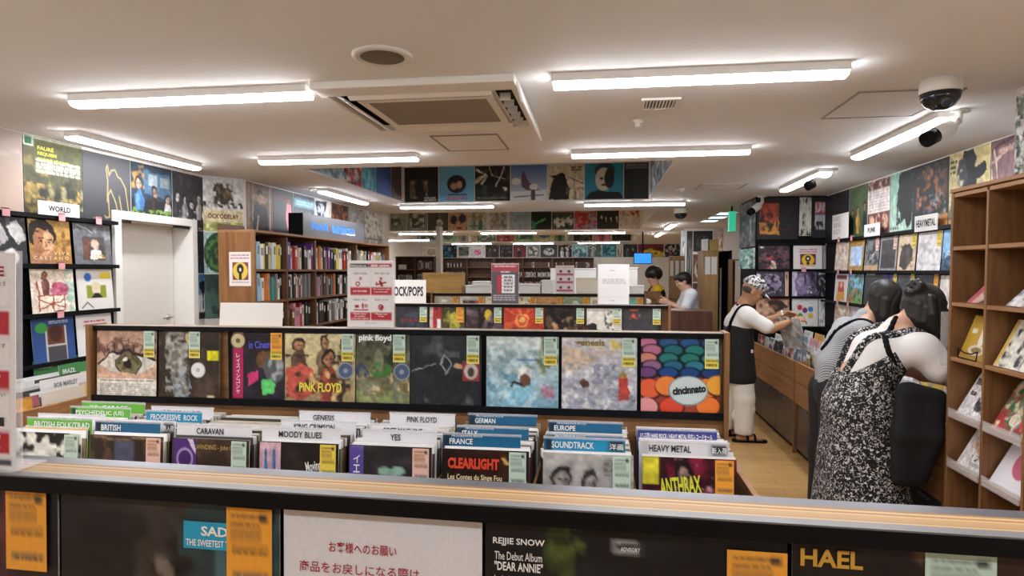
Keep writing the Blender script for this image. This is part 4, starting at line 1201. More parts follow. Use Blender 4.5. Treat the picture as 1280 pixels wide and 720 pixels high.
rp = ('y', RECESS[1][3])
for i, (x0, x1, lab, I) in enumerate([
    (482, 508.5, 'grey-green faded crowd poster', quick(('b9c2ae', '6b7f66', 'e2e4da'), 201)),
    (509, 534.5, 'grey poster with pale ribbon', quick(('a8adaa', '5f6462', 'dfe0dc'), 203)),
    (535, 560.5, 'white and charcoal tangled poster', quick(('5b605c', 'e6e6e0', '2d2f2e'), 205)),
    (561, 584.5, 'poster of a face in round dark glasses', art('dcb592', [('n', 'c98f62', 6, .6, 207), ('e', .28, .5, .19, .22, '333a55'), ('e', .74, .46, .19, .22, '3a4160'), ('e', .55, .9, .13, .06, 'c2463a'), ('r', 0, 0, 1, .12, '8a5a3a')], 30)),
    (585, 608, 'pale poster with green lettering', quick(('d9dccb', '8fa98f', '4d8a86'), 209, ('t', .1, .75, .9, .9, '3f8a80', 1))),
    (609, 637, 'white-bordered drawing poster', art('e9e9e4', [('r', .12, .18, .9, .95, 'c2c9c6'), ('n', '8d9694', 8, .55, 211, .14, .2, .88, .93)], 24)),
    (637.5, 663.5, 'plain sky blue poster', art('93b9d6', [('g', '8db6d6', 'b3cbd8'), ('n', 'a9b7b5', 6, .6, 213, .2, .3, .8, .8)], 18)),
    (664, 689.5, 'black poster with a bright green slanting streak', art('1c2422', [('l', '5fd08a', .07, .05, .9, .3, .7, .7, .5), ('ne', '3f9a6a', 8, .4, 215, .12, .8, .15, .2)], 30)),
    (690, 717.5, 'poster of three pale faces under a pink band', art('4a5a58', [('r', 0, 0, 1, .22, 'd78a9a'), ('e', .25, .7, .18, .24, 'e6e8e2'), ('e', .55, .66, .16, .22, 'dfe3de'), ('e', .82, .6, .15, .22, 'e9e9e4'), ('n', '20302e', 7, .62, 217, 0, .3, 1, 1)], 30)),
    (718, 745.5, 'red poster with light blue figures', art('c8444a', [('n', '6fa3c9', 5, .56, 219), ('n', 'e0b0a6', 8, .66, 220)], 26)),
    (746, 773.5, 'charcoal poster with four small white marks', art('2e2e33', [('p', 'e3e1dc', .15 + .0, .4, .25, .42, .22, .62), ('p', 'e3e1dc', .38, .5, .45, .5, .43, .7), ('p', 'e3e1dc', .6, .5, .67, .5, .65, .72), ('p', 'e3e1dc', .86, .45, .95, .45, .92, .75)], 26)),
    (774, 799.5, 'white poster with red scribbled lettering', art('e9e2d8', [('n', 'c8503f', 10, .58, 223, .05, 0, 1, .45)], 28)),
]):
    poster(lab + ', in the second ceiling recess', I, x0, x1, rp, '-y', CZ + .01, CZ + .46, group='posters in the second ceiling recess')
rp = ('y', RECESS[2][3])
cols3 = [('2b6a94', '1d3b55', '9cc4d6', 'deep blue'), ('9fb5b9', '3f5058', 'e2e6e4', 'grey and white'), ('8fae8a', '4a6a55', 'd6e0cf', 'leaf green'), ('c9c6bb', '7a7f86', 'efece6', 'stone grey'), ('a3c0a0', '5f8a78', 'd9e6d3', 'pale green'), ('d2727a', 'a33a4a', 'efc4c0', 'rose pink'), ('79b88f', '35705a', 'cfe6cf', 'mint green'), ('d9d3b0', '4a7a9a', 'f0ead8', 'cream and blue'), ('8fa89a', '516a60', 'cdd8cf', 'sage'), ('33363b', '1d1f23', '5b6066', 'charcoal'), ('cf8f96', 'b4545f', 'e9c6c6', 'dusty pink'), ('26282c', '151618', '44474c', 'near black')]
for i in range(12):
    x0 = 500 + i * 24.1
    c3 = cols3[i]
    poster('tiny %s poster in the third, farthest ceiling recess' % c3[3], quick(c3, 240 + i * 3), x0, x0 + 23.6, rp, '-y', CZ + .01, CZ + .5, group='posters in the third ceiling recess')
far = ('y', YFAR)
colsf = [('17191d', '1f4a60', '2f86a8', 'black and blue', 551, 571), ('e6e4de', '6a6a68', '22242a', 'white sketch', 571.5, 588), ('ece9e4', 'e23a8a', 'd8d6d0', 'white poster with a magenta mark', 588.5, 606), ('2a2223', '5a3f38', '171415', 'dark brown', 607, 624), ('2d2a28', '14120f', '6b5a4a', 'black oval', 624.5, 641), ('7a2630', '1a1a20', '3a4a5a', 'dark red framed', 641.5, 658), ('9aa3a0', '4f5a66', 'e2dcc8', 'grey grid', 659, 675), ('3f4346', 'c9c8c4', '22242a', 'grey striped', 675.5, 697), ('1f2226', 'e6e4df', 'b9b7b2', 'black and white figure', 697.5, 715), ('8fc0c4', '3f7f86', 'd9e6e2', 'pale turquoise', 715.5, 734), ('4f6460', '8aa098', 'c9cfc2', 'slate green', 734.5, 752), ('2f8a98', '1d5a6a', '6fc0c6', 'turquoise portrait', 752.5, 771), ('c9c3b4', '5a3f38', 'efeae0', 'narrow cream', 771.5, 778), ('24282b', '45514d', '12161a', 'dark wooded', 779, 797), ('7a2027', 'd8b93a', '3a1518', 'crimson and yellow', 797.5, 830), ('1f2023', '6a3a35', 'c9c4bd', 'dark portrait', 831, 850), ('cfd3cf', '8a9a94', 'efeeea', 'pale green sheet', 505, 528), ('e3dfd2', 'b0a48e', 'c6c2b4', 'cream sheet', 529, 550)]
for i, c in enumerate(colsf):
    poster('%s poster on the farthest wall above the shelves' % c[3] if 'poster' not in c[3] else c[3] + ' on the farthest wall', quick(c[:3], 280 + 3 * i), c[4], c[5], far, '-y', 2.0, 2.405, group='posters on the farthest wall')

# right wall, pier and closing wall
ZR1 = P(1110, 292.5, x=XR - .055).z + .016
WR = ('x', XR)
for x0, x1, lab, I, z0, z1 in [
    (1061, 1031.5, 'black poster in the corner where the right-hand aisle wall begins', art('1a1a1d', [('n', '2c2c31', 4, .55, 301)], 20), ZR1, 2.41),
    (1084, 1061.5, 'dark green poster of three standing figures, over the aisle wall', art('3f5238', [('g', '5a6b4e', '3c5a35'), ('f', .2, .42, .5, 'c29a78', '1d1b1a', '15110f'), ('f', .5, .38, .55, 'd0a07a', 'c08a3f', '2a1a12'), ('f', .85, .3, .62, 'a88468', '20232b', '141110')], 40), ZR1, 2.41),
    (1112, 1084.5, 'white poster with brown faces below lines of print, over the PUNK sign', art('e6dfd8', [('r', 0, 0, 1, .18, '5a3436'), ('n', 'caa9a0', 10, .5, 303, 0, 0, 1, .18), ('t', .05, .2, .95, .58, 'b9a9a8', 7), ('r', 0, .6, 1, 1, '6a4240'), ('e', .2, .8, .13, .16, 'd0a890'), ('e', .5, .78, .13, .16, 'd8b49a'), ('e', .8, .78, .13, .16, 'cfa78f'), ('n', '7a3a3c', 10, .6, 304, 0, .6, 1, 1)], 44), ZR1, 2.41),
    (1140, 1112.5, 'pale teal poster with a mass of black hair, over the aisle wall', art('a6cdbb', [('g', '86b8a6', 'b9d6c4'), ('p', '1c1f22', .4, .02, 1, .0, 1, .85, .8, .98, .7, .8, .5, .85, .42, .6, .32, .75, .36, .3), ('n', '22262a', 10, .5, 305, .3, .4, .9, .9), ('t', .02, .9, .45, .98, '4a4a3a', 1)], 44), ZR1, 2.41),
    (1185, 1140.5, 'dark crowded poster with orange and blue figures, over the HEAVY METAL sign', art('232427', [('n', '6a4a3a', 8, .55, 306, .1, .05, .95, .95), ('n', 'b0704a', 12, .62, 307, .1, .1, .8, .75), ('n', '9ab5b0', 11, .66, 308, .2, .5, .95, 1), ('n', '4a6f9a', 11, .7, 309, .1, .5, .6, .9), ('l', 'b5622f', .03, .35, .4, .55, .3, .7, .35), ('e', .9, .9, .15, .1, 'c98a52'), ('n', '17181b', 6, .6, 310)], 56), ZR1, 2.41),
    (1237, 1185.5, 'cream poster of a dark figure in a wide hat, over the aisle wall', art('d6c996', [('g', 'd2c48a', 'c9b98e'), ('p', '23242a', .35, 0, .6, 0, .68, .25, .85, .2, .9, .35, .7, .45, .62, .75, .5, 1, .2, 1, .3, .6), ('e', .33, .32, .14, .2, '3f4148'), ('ne', 'c9c2a8', 8, .5, 312, .3, .35, .1, .14), ('p', '7b7f72', .1, .5, .35, .55, .25, .95, 0, 1), ('p', 'b5b09a', .72, .5, .8, .42, .9, .9, .75, .9), ('t', .02, .08, .2, .3, '33302a', 3), ('r', 0, .93, .5, 1, 'c9a06a')], 60), ZR1, 2.41),
    (1268, 1237.5, 'mauve and pink poster with slanting cream lines, beside the cubby shelf top', art('8a6a72', [('g', '7d5f68', '9a7f80'), ('l', 'dcbfae', .05, .1, .1, .5, .95), ('l', 'dcbfae', .03, .0, .3, .9, .1), ('p', 'd8bfae', 0, .35, .35, 1, 0, 1), ('l', '4a333c', .03, 0, .1, 1, 0), ('r', .3, .12, .9, .17, 'c9a99c'), ('n', 'b89a98', 9, .6, 314, .5, .4, 1, 1)], 48), ZR1, 2.41),
]:
    poster(lab, I, x0, x1, WR, '-x', z0, z1, group=WG)
o = flat('wall_poster', 'black and white flowered poster on the pier beside the cubby shelf', 'poster', art('cfcfca', [('n', '2d2d2c', 16, .5, 321), ('n', '6d7a5a', 12, .62, 322), ('n', 'efefec', 20, .6, 323)], 72), .45, .5, (1.896, 3.295, 1.9), '-x', 0, .003, PAPER, None, '555')
WF = ('y', YR)
o = poster('black poster bearing a red and orange picture, high on the wall closing the aisle', art('151417', [('r', .03, .13, .52, .88, 'a8432c'), ('g', '151417', '151417'), ('r', .06, .13, .52, .88, 'b04a2c')] + [('p', 'c98a3a', .06, .6, .52, .55, .52, .88, .06, .88), ('ne', '2b1a18', 8, .45, 331, .25, .55, .18, .28), ('ne', '6a2a20', 9, .5, 332, .3, .35, .2, .15), ('n', '4a1f1a', 9, .62, 333, .08, .2, .5, .8), ('t', .55, .75, .75, .8, '5a1f1a', 1)], 56), 946, 998, WF, '-y', 1.935, 2.405)
poster('white sketch poster on the wall closing the aisle', art('d8d6cc', [('n', '2a2a2a', 8, .6, 335, 0, 0, 1, .3), ('ne', '3a3a38', 8, .4, 336, .4, .6, .15, .2), ('n', '1a1a1a', 9, .5, 337, 0, .82, 1, 1)], 30), 998.5, 1014, WF, '-y', 1.97, 2.405)
poster('black poster with a red and white inset, cornered on the wall closing the aisle', art('16151a', [('r', .18, .12, .85, .42, 'a8484a'), ('r', .2, .14, .83, .38, 'cfc2c0'), ('n', 'b5303c', 7, .5, 338, .2, .15, .83, .38), ('r', .18, .44, .85, .8, 'b9bcc0'), ('n', '2d2b30', 8, .5, 339, 0, .6, 1, 1)], 36), 1014.5, 1034, WF, '-y', 1.95, 2.405)
PF = ('x', 1.74)
poster('dark grey poster on the side of the corner pier, by the bullet camera', art('3a3f45', [('n', '6a7078', 6, .5, 341), ('n', 'b7b9bb', 6, .66, 342, .5, .4, 1, 1), ('n', '1f2226', 5, .6, 343)], 28), 944.5, 924.5, PF, '-x', 1.86, 2.4)
poster('teal and white glossy poster on the side of the corner pier', art('7fb5ae', [('n', 'e3efec', 5, .5, 345), ('n', '2f5f5c', 6, .62, 346)], 24), 944.5, 924.5, PF, '-x', 1.6, 1.84)


# ================================================================== WALL RACKS OF FACING SLEEVES
RXF = XR - .055                    # front of the aisle-wall racks
zr1, zr2, zr3 = P(1110, 292.5, x=RXF).z, P(1110, 340, x=RXF).z, P(1062, 381, x=RXF).z
zr3 = zr2 - (zr1 - zr2) * .98
zr4 = zr3 - (zr2 - zr3)
t = thing('wall_rack', 'black railed rack of facing sleeves along the aisle wall', 'wall rack', (XR, 5.4, 0))
part('back_panel', Geo().box(XR - .012, 3.32, .82, XR - .002, YR - .002, zr1), BLACKM, t)
for z in (zr1, zr2, zr3, zr4):
    part('rail', Geo().box(RXF - .008, 3.32, z - .014, RXF, YR - .06, z + .012).box(RXF, 3.32, z - .014, XR - .013, YR - .06, z - .008), BLACK, t)
t = thing('wall_rack', 'black railed rack of facing sleeves on the wall closing the aisle', 'wall rack', (2.1, YR, 0))
YRF = YR - .055
fz1, fz2, fz3, fz4 = P(990, 305, y=YRF).z, P(990, 337.5, y=YRF).z, P(990, 371.5, y=YRF).z, P(990, 409, y=YRF).z
part('back_panel', Geo().box(1.76, YR - .012, .82, RXF - .012, YR - .002, fz1), BLACKM, t)
for z in (fz1, fz2, fz3, fz4):
    part('rail', Geo().box(1.76, YRF - .008, z - .012, RXF - .012, YRF, z + .01).box(1.76, YRF, z - .012, RXF - .012, YR - .013, z - .007), BLACK, t)


def rack_r(x0, x1, z0, z1, I, lab, tg=None):
    a, b = P(x0, 340, x=RXF), P(x1, 340, x=RXF)
    o = flat('record', lab, 'record', I, abs(a.y - b.y) - .006, z1 - z0 - .035, (RXF + .006, max(a.y, b.y) - .003, z0 + .0135), '-x', lean=.06, side='ddd', group='sleeves facing out on the aisle wall')
    if tg:
        price_tag(o, tg[0], tg[1], abs(a.y - b.y) - .075, .18, .062, .115)
    return o


LOGO = [('t', .22, .14, .8, .22, 'd0455a', 1), ('t', .2, .24, .82, .31, 'd0455a', 1), ('r', .24, .36, .78, .82, '7a2030'), ('e', .51, .62, .22, .24, 'eec33c'), ('e', .51, .56, .1, .13, '1d1714'), ('e', .51, .56, .04, .05, 'efe9e0'), ('r', .46, .7, .56, .82, '1d1714'), ('t', .24, .86, .78, .9, 'd0455a', 1)]
rack_r(1058, 1042, zr2, zr1, art('cfc0b0', [('n', 'b07a66', 7, .55, 351), ('n', 'e0d8cc', 6, .6, 352)], 24), 'pale pinkish sleeve nearest the corner, upper row of the aisle wall')
rack_r(1077, 1058.5, zr2, zr1, art('b08a4a', [('r', .12, .2, .9, .85, 'a9c4e6'), ('n', 'd9e2ee', 6, .55, 354, .14, .22, .88, .83), ('n', '8a6a34', 8, .6, 355, 0, 0, 1, .2)], 28), 'gold-framed pale blue sleeve, upper row of the aisle wall')
rack_r(1096, 1078.5, zr2, zr1, art('7a7f80', [('n', '3c4042', 6, .5, 357), ('l', 'c9c2b4', .03, .2, .8, .8, .4), ('r', 0, .84, 1, 1, 'c2a27d')], 28), 'grey rocky sleeve with a tan base strip, upper row of the aisle wall', (CP, None))
rack_r(1118.5, 1097, zr2, zr1, art('9a9a9c', [('r', .08, .08, .92, .94, '4b4a4d'), ('n', '6a5f60', 5, .55, 358, .1, .1, .9, .5), ('r', .1, .5, .9, .92, '3f3f43')], 28), 'grey-framed charcoal sleeve, upper row of the aisle wall', (CP, None))
rack_r(1142, 1119.5, zr2, zr1, art('d8c3a6', [('p', '3f3a3a', .1, .9, .15, .55, .3, .3, .6, .22, .85, .45, .8, .75, .5, .98), ('n', '5a504c', 9, .55, 359, .15, .3, .85, .9), ('n', 'efeee8', 8, .7, 360, .2, .05, .9, .4)], 34), 'cream sleeve with a big dark feathered shape, under the gap between the two hung signs', (CY, None))
o = rack_r(1173.5, 1143.5, zr2, zr1, art('e3e0e2', [('n', 'bdbabc', 5, .6, 361), ('l', '9d9a9c', .015, .2, .55, .3, .95), ('l', 'a9a6a8', .02, .7, .35, .55, .6), ('t', .58, .83, .92, .88, '8a8a8a', 1)], 30), 'white sleeve with faint grey drawing, under the HEAVY METAL sign', (CY, None))
rack_r(1199, 1174.5, zr2, zr1, art('5f93c4', [('g', '6aa6dc', '2f4a6a'), ('p', '8fc0e8', 0, .1, .5, .05, .35, .6, 0, .8), ('n', '22303f', 9, .5, 363, 0, .55, 1, 1), ('p', 'd6dfe6', .5, .05, .62, .05, .95, .5, .9, .55), ('n', 'c9cfd6', 12, .68, 364, .3, .5, .9, .9)], 40), 'blue sky sleeve with small dark figures, next to the cubby shelf')
rack_r(1058, 1042, zr3, zr2, art('e2d6d2', [('r', .1, .05, .9, .2, '6a3a3f'), ('p', 'c05a4a', .3, .3, .7, .3, .8, .9, .2, .9), ('p', 'd8a24a', .25, .65, .75, .65, .85, .95, .15, .95), ('e', .5, .4, .1, .1, 'e2c0a6')], 30), 'white sleeve with red and gold figure, second row of the aisle wall')
rack_r(1077, 1058.5, zr3, zr2, art('5fa36a', [('g', '7aa8d0', '5a9a4a'), ('n', '3f6f3a', 7, .5, 366), ('n', 'd06a4a', 10, .68, 367), ('n', '8ac0d8', 6, .62, 368, 0, 0, 1, .5)], 30), 'bright green and blue meadow sleeve, second row of the aisle wall')
o = rack_r(1101, 1078.5, zr3, zr2, art('3d3f42', [('g', '45474a', '36383b')], 8), 'plain dark grey sleeve behind the bobbed hair, second row of the aisle wall')
letters(o, [('JAZZ ROCK', .03, .27, .2, .03, .03)], WINK)
rack_r(1119, 1101.5, zr3, zr2, art('4a4a8a', [('n', '2a2a55', 5, .5, 370)], 16), 'violet blue sleeve with a yellow tag, second row of the aisle wall', (CY, None))
rack_r(1141, 1119.5, zr3, zr2, art('55565a', [('n', '3f4044', 5, .5, 371)], 16), 'grey sleeve with a yellow tag, second row of the aisle wall', (CY, None))
rack_r(1171, 1141.5, zr3, zr2, art('35363a', [('n', '28292c', 5, .5, 372)], 16), 'black sleeve with an orange tag, second row of the aisle wall', (CO, None))
rack_r(1199, 1172, zr3, zr2, art('ddd6cf', [('n', 'c4b9ae', 6, .6, 373), ('e', .62, .12, .07, .09, '23201f'), ('p', '2b2827', .5, .2, .74, .2, .72, .55, .7, .95, .55, .95, .54, .5)], 36), 'white sleeve with one thin black standing figure, next to the cubby shelf')
rack_r(1060, 1042, zr4, zr3, art('cdb9a4', [('n', 'a87f6a', 8, .52, 375), ('n', 'e6dccc', 6, .6, 376)], 24), 'tan flowery sleeve, third row of the aisle wall by the corner')
rack_r(1077, 1060.5, zr4, zr3, art('dccfcb', [('n', 'c2aeb0', 6, .55, 378)], 18), 'pale lilac sleeve, third row of the aisle wall')
rack_r(1100, 1079, zr4, zr3, art('cfc9c2', [('n', '9a8f8a', 6, .55, 379)], 18), 'grey-beige sleeve just clear of the striped shoulder, third row of the aisle wall')
rack_r(1199, 1172, zr4, zr3, art('d6d0d0', [('n', 'a8949c', 7, .55, 380)], 18), 'pale mauve sleeve low beside the cubby shelf')


def rack_f(x0, x1, z0, z1, I, lab):
    a, b = P(x0, 340, y=YRF), P(x1, 340, y=YRF)
    return flat('record', lab, 'record', I, b.x - a.x - .004, z1 - z0 - .028, (a.x + .002, YRF + .004, z0 + .0115), '-y', lean=.05, side='ddd', group='sleeves facing out on the closing wall')


rack_f(948, 987, fz2, fz1, art('3a2f38', [('n', '6a4a55', 6, .52, 381), ('n', 'c24a55', 8, .64, 382, .2, .1, .8, 1), ('p', 'd9c0b4', .4, .6, .55, .6, .58, 1, .38, 1), ('n', '222026', 6, .6, 383), ('r', .06, .04, .16, .1, 'e6e4e0')], 44), 'dark red and violet sleeve, upper row of the closing wall')
rack_f(991.5, 1028, fz2, fz1, art('e8e5e4', LOGO, 44), 'white sleeve-sized card with red, yellow and black emblem, on the closing wall')
rack_f(1028.5, 1041, fz2, fz1, art('a8a2a6', [('r', .3, .45, .9, .85, '8d7a58'), ('t', .1, .1, .9, .3, '6a6468', 3)], 22), 'grey sleeve squeezed in the corner, upper row of the closing wall')
rack_f(946, 981, fz3, fz2, art('4a444f', [('e', .55, .45, .3, .4, '8f7f9f'), ('n', '2c2a33', 6, .52, 385), ('n', 'b5a6c0', 8, .66, 386, .3, .1, .9, .9), ('e', .06, .2, .1, .12, 'd9d9dc')], 44), 'grey and lilac portrait sleeve beside the cap, second row of the closing wall')
rack_f(981.5, 986.5, fz3, fz2, art('d9b8a6', [('r', .2, .1, .8, .3, '6a4a40')], 10), 'thin pinkish sleeve edge, second row of the closing wall')
rack_f(990.5, 1022, fz3, fz2, art('5d5570', [('r', 0, 0, .2, 1, 'cfcad6'), ('e', .42, .5, .3, .45, '8a7aa0'), ('e', .35, .4, .14, .2, 'a698b8'), ('n', '332f40', 5, .55, 388, .5, 0, 1, 1), ('n', 'c9c4d2', 12, .62, 389, .6, .6, 1, .9)], 44), 'violet profile portrait sleeve, second row of the closing wall')
rack_f(1022.5, 1041, fz3, fz2, art('26262b', [('n', '8f8f98', 9, .6, 391), ('t', .1, .04, .95, .14, 'cfcfd4', 1)], 28), 'black sleeve with scattered grey marks, second row of the closing wall')
rack_f(946, 988, fz4, fz3, art('c9a58a', [('p', '3a302c', .3, .1, .7, 0, .95, .3, .6, .5), ('n', '8d5f48', 6, .55, 393), ('r', .4, 0, 1, .05, 'b03a35')], 36), 'tan and brown sleeve behind the outstretched arm, third row of the closing wall')
rack_f(991, 1024, fz4, fz3, art('e4e3e2', [('e', .5, .55, .46, .5, 'd2d1d0'), ('e', .5, .56, .43, .46, 'e6e5e4'), ('e', .3, .32, .1, .1, 'c8385a'), ('e', .5, .42, .1, .1, '8a2f6a'), ('e', .72, .38, .1, .1, '3f8ac0'), ('e', .32, .62, .1, .1, '5a9a4a'), ('e', .72, .62, .1, .1, 'd8c23a')], 48), 'white sleeve with five coloured discs, third row of the closing wall')
rack_f(1024.5, 1041, fz4, fz3, art('d8d6d3', [('n', '9a9896', 9, .6, 395)], 22), 'white sleeve with grey scribbles, third row of the closing wall')


def clip(pos, face, lab):
    g = Geo().box(-.024, -.012, -.022, .024, -.009, .03).box(-.024, -.012, .02, .024, .01, .026)
    return tag(put('price_clip', (g, mat('pink_clip', 'dc9fa0', .4)), None, pos, (0, 0, FACE[face])), lab, 'price clip', 'pink price clips on the wall racks')


for X, z, k in [(1050, zr1, 'top rail by the corner'), (1066, zr1, 'top rail under the white notice'), (1050, zr2, 'second rail by the corner'), (1066, zr2, 'second rail under the gold-framed sleeve'), (1050, zr3, 'third rail by the corner'), (1063, zr3, 'third rail under the meadow sleeve')]:
    p = P(X, 340, x=RXF)
    clip((RXF - .009, p.y, z), '-x', 'pink price clip on the aisle wall rack, ' + k)
p = P(1004, 340, y=YRF)
clip((p.x, YRF - .009, fz2), '-y', 'pink price clip under the emblem card on the closing wall')
p = P(1033, 340, y=YRF)
clip((p.x, YRF - .009, fz1), '-y', 'pink price clip on the top rail of the closing wall')


def hung_sign(x0, x1, yt, yb, xpl, text, lab, name='category_sign', tw=.78, face='-x', ht=.5):
    a, b = P(x0, yb, x=xpl), P(x1, yb, x=xpl)
    h_ = P(x0, yt, x=xpl).z - a.z
    wd = abs(a.y - b.y)
    s_ = 1 if face == '-x' else -1
    t = thing(name, lab, 'sign', (xpl, max(a.y, b.y) if face == '-x' else min(a.y, b.y), a.z), FACE[face])
    put('board', (Geo().box(0, 0, 0, wd, .004, h_), CARDW), t, bevel=.001)
    if text:
        letters(t, [(text, wd * (1 - tw) / 2, h_ * (1 - ht) / 2, wd * tw, h_ * ht, .03)], INK, y=-.0012)
    return t


hung_sign(1099.5, 1080, 278, 294, RXF - .012, 'PUNK', 'white sign board reading PUNK on the top rail of the aisle wall', ht=.42, tw=.5)
hung_sign(1171.5, 1143, 266, 287, RXF - .012, 'HEAVYMETAL', 'white sign board reading HEAVYMETAL on the top rail of the aisle wall', ht=.45, tw=.84)
t = hung_sign(1060, 1040, 265, 297, RXF - .012, '', 'white notice sheet with faint red brush print, in the corner of the aisle wall', name='notice_sheet')
w_ = t.children[0].dimensions
letters(t, [('MUSIC', .03, .19, .2, .04, .0), ('NINE', .05, .12, .2, .05, .0), ('ROCK', .05, .05, .2, .05, .0)], mat('faint_ink', 'b99a98', .6), y=-.0012)

# ------------------------------------------------------------------ left wall rack
LXF = XL + .06
lz1, lz2, lz3 = P(90, 273.5, x=LXF).z, P(90, 332.5, x=LXF).z, P(90, 391.5, x=LXF).z
lz4 = lz3 - (lz2 - lz3)
t = thing('wall_rack', 'black railed rack of facing sleeves beside the white door', 'wall rack', (XL, 3.4, 0))
part('back_panel', Geo().box(XL + .002, 2.2, .85, XL + .012, DY0 - .065, lz1), BLACKM, t)
for z in (lz1, lz2, lz3, lz4):
    part('rail', Geo().box(LXF, 2.2, z - .014, LXF + .008, DY0 - .065, z + .012).box(XL + .013, 2.2, z - .014, LXF, DY0 - .065, z - .008), BLACK, t)


def rack_l(x0, x1, z0, z1, I, lab):
    a, b = P(x0, 340, x=LXF), P(x1, 340, x=LXF)
    return flat('record', lab, 'record', I, abs(a.y - b.y) - .006, min(z1 - z0 - .033, .33), (LXF - .006, a.y + .003, z0 + .0135), '+x', lean=.06, side='ddd', group='sleeves facing out beside the door')


rack_l(-14, 37, lz2, lz1, art('2a2a2d', [('p', 'b5b4b4', 0, .1, .3, 0, .55, .5, .2, .7), ('p', 'c9c8c7', .5, .2, .8, .05, 1, .45, .75, .6), ('n', '55555a', 6, .6, 401), ('e', .6, .85, .2, .15, 'dedddb')], 40), 'black and white sleeve half hidden by the standing notice, top row by the door')
o = rack_l(39.5, 92, lz2, lz1, art('b98a44', [('g', 'c29a55', 'a9783a'), ('n', '7a5524', 5, .6, 403, .5, .2, 1, .8), ('n', 'd6b070', 5, .66, 404, .5, 0, 1, .6), ('e', .3, .34, .34, .34, '241a16'), ('p', 'b08060', .06, .8, .2, .6, .5, .62, .62, 1, 0, 1), ('e', .33, .5, .235, .34, 'c0906a'), ('e', .25, .5, .15, .32, 'a87452'), ('e', .42, .52, .1, .25, 'd2a680'), ('n', '2a1d18', 9, .52, 405, .02, .05, .62, .3), ('p', '2a1d18', .02, .3, .2, .2, .5, .22, .62, .34, .6, .2, .3, .02, .05, .1), ('l', '3a2418', .025, .22, .43, .33, .42), ('l', '3a2418', .025, .43, .43, .53, .44), ('e', .28, .48, .035, .02, '1d1412'), ('e', .47, .49, .03, .018, '1d1412'), ('l', '8d5f42', .03, .39, .5, .42, .6, .37, .62), ('e', .39, .71, .07, .02, '8d4a3c')], 72), 'golden portrait sleeve of a dark-haired head, top row by the door')
letters(o, [('V I V A', .17, .055, .12, .022, .0), ('C A E T A N O', .02, .025, .26, .02, .0)], mat('pale_gold_ink', 'e6d8b0', .5))
rack_l(95.5, 142, lz2, lz1, art('6b6c70', [('n', '8f9094', 6, .6, 405, 0, 0, 1, .4), ('l', 'c9c9cc', .02, .1, .05, .5, .2), ('r', .22, .32, .82, .9, '4a4644'), ('r', .25, .36, .4, .86, '6a4438'), ('e', .55, .52, .1, .15, 'c9a896'), ('p', 'e2dfda', .42, .66, .68, .66, .72, .86, .4, .86), ('t', .55, .76, .8, .86, 'c9a04a', 2)], 44), 'grey sleeve with a small photo of a person in white, top row nearest the door')
rack_l(40, 95, lz3, lz2, art('ead9c6', [('r', .8, 0, 1, 1, 'b9d6c4'), ('n', 'f2e6d6', 5, .6, 407), ('f', .33, .04, .55, 'b0705a', '7a4a4a', '4a2a26'), ('e', .66, .45, .2, .16, 'b0506a'), ('n', 'c8708a', 9, .5, 408, .4, .3, .85, .6), ('l', 'a04a3a', .04, .15, .3, .15, .95), ('l', 'a04a3a', .03, .12, .62, .78, .62), ('l', 'a04a3a', .03, .15, .7, .75, .9), ('l', 'a04a3a', .03, .75, .62, .75, .95), ('l', 'a04a3a', .03, .15, .92, .72, .72), ('l', 'a04a3a', .03, .48, .6, .48, .95)], 60), 'cream sleeve of someone in a red wicker chair, second row by the door')
rack_l(98, 143, lz3, lz2, art('e2ded8', [('e', .3, .2, .1, .11, '2f6fc0'), ('r', .65, .08, .95, .24, 'e6d23a'), ('r', .25, .4, .8, .72, '8a9a35'), ('e', .52, .5, .12, .16, 'e6d2c0'), ('e', .52, .42, .13, .1, 'd9cfae'), ('p', '2a2528', .36, .72, .46, .6, .6, .6, .7, .72), ('l', '4a4442', .03, .1, .95, .25, .82, .4, .95)], 48), 'white sleeve with a blue dot and fair-haired person, second row by the door')
rack_l(40, 94, lz4, lz3, art('2f4a80', [('g', '2c4678', '365590'), ('r', .3, .2, .8, 1, 'c9c2b8'), ('r', .34, .2, .76, .62, '6a3f34'), ('e', .55, .36, .16, .2, '4a2d26'), ('r', .34, .66, .78, 1, '4b4a4e'), ('e', .22, .22, .14, .12, '3f9a4a'), ('t', .4, .07, .85, .14, 'c9d0e0', 2)], 48), 'navy sleeve with a green starburst and dark portrait, third row by the door')
rack_l(96, 141, lz4, lz3, art('e8e5e3', LOGO, 44), 'white emblem card with yellow and black mark, third row nearest the door')
for X, z, k in [(5, lz1, 'top rail, behind the standing notice'), (75, lz1, 'top rail under the WORLD sign'), (121, lz1, 'top rail nearest the door'), (73, lz2, 'second rail'), (70, lz3, 'third rail')]:
    p = P(X, 300, x=LXF)
    clip((LXF + .009, p.y, z), '+x', 'pink price clip on the rack by the door, ' + k)
hung_sign(48, 99.5, 250, 267.5, LXF + .014, 'WORLD', 'white sign board reading WORLD on the rack by the door', tw=.54, face='+x', ht=.42)

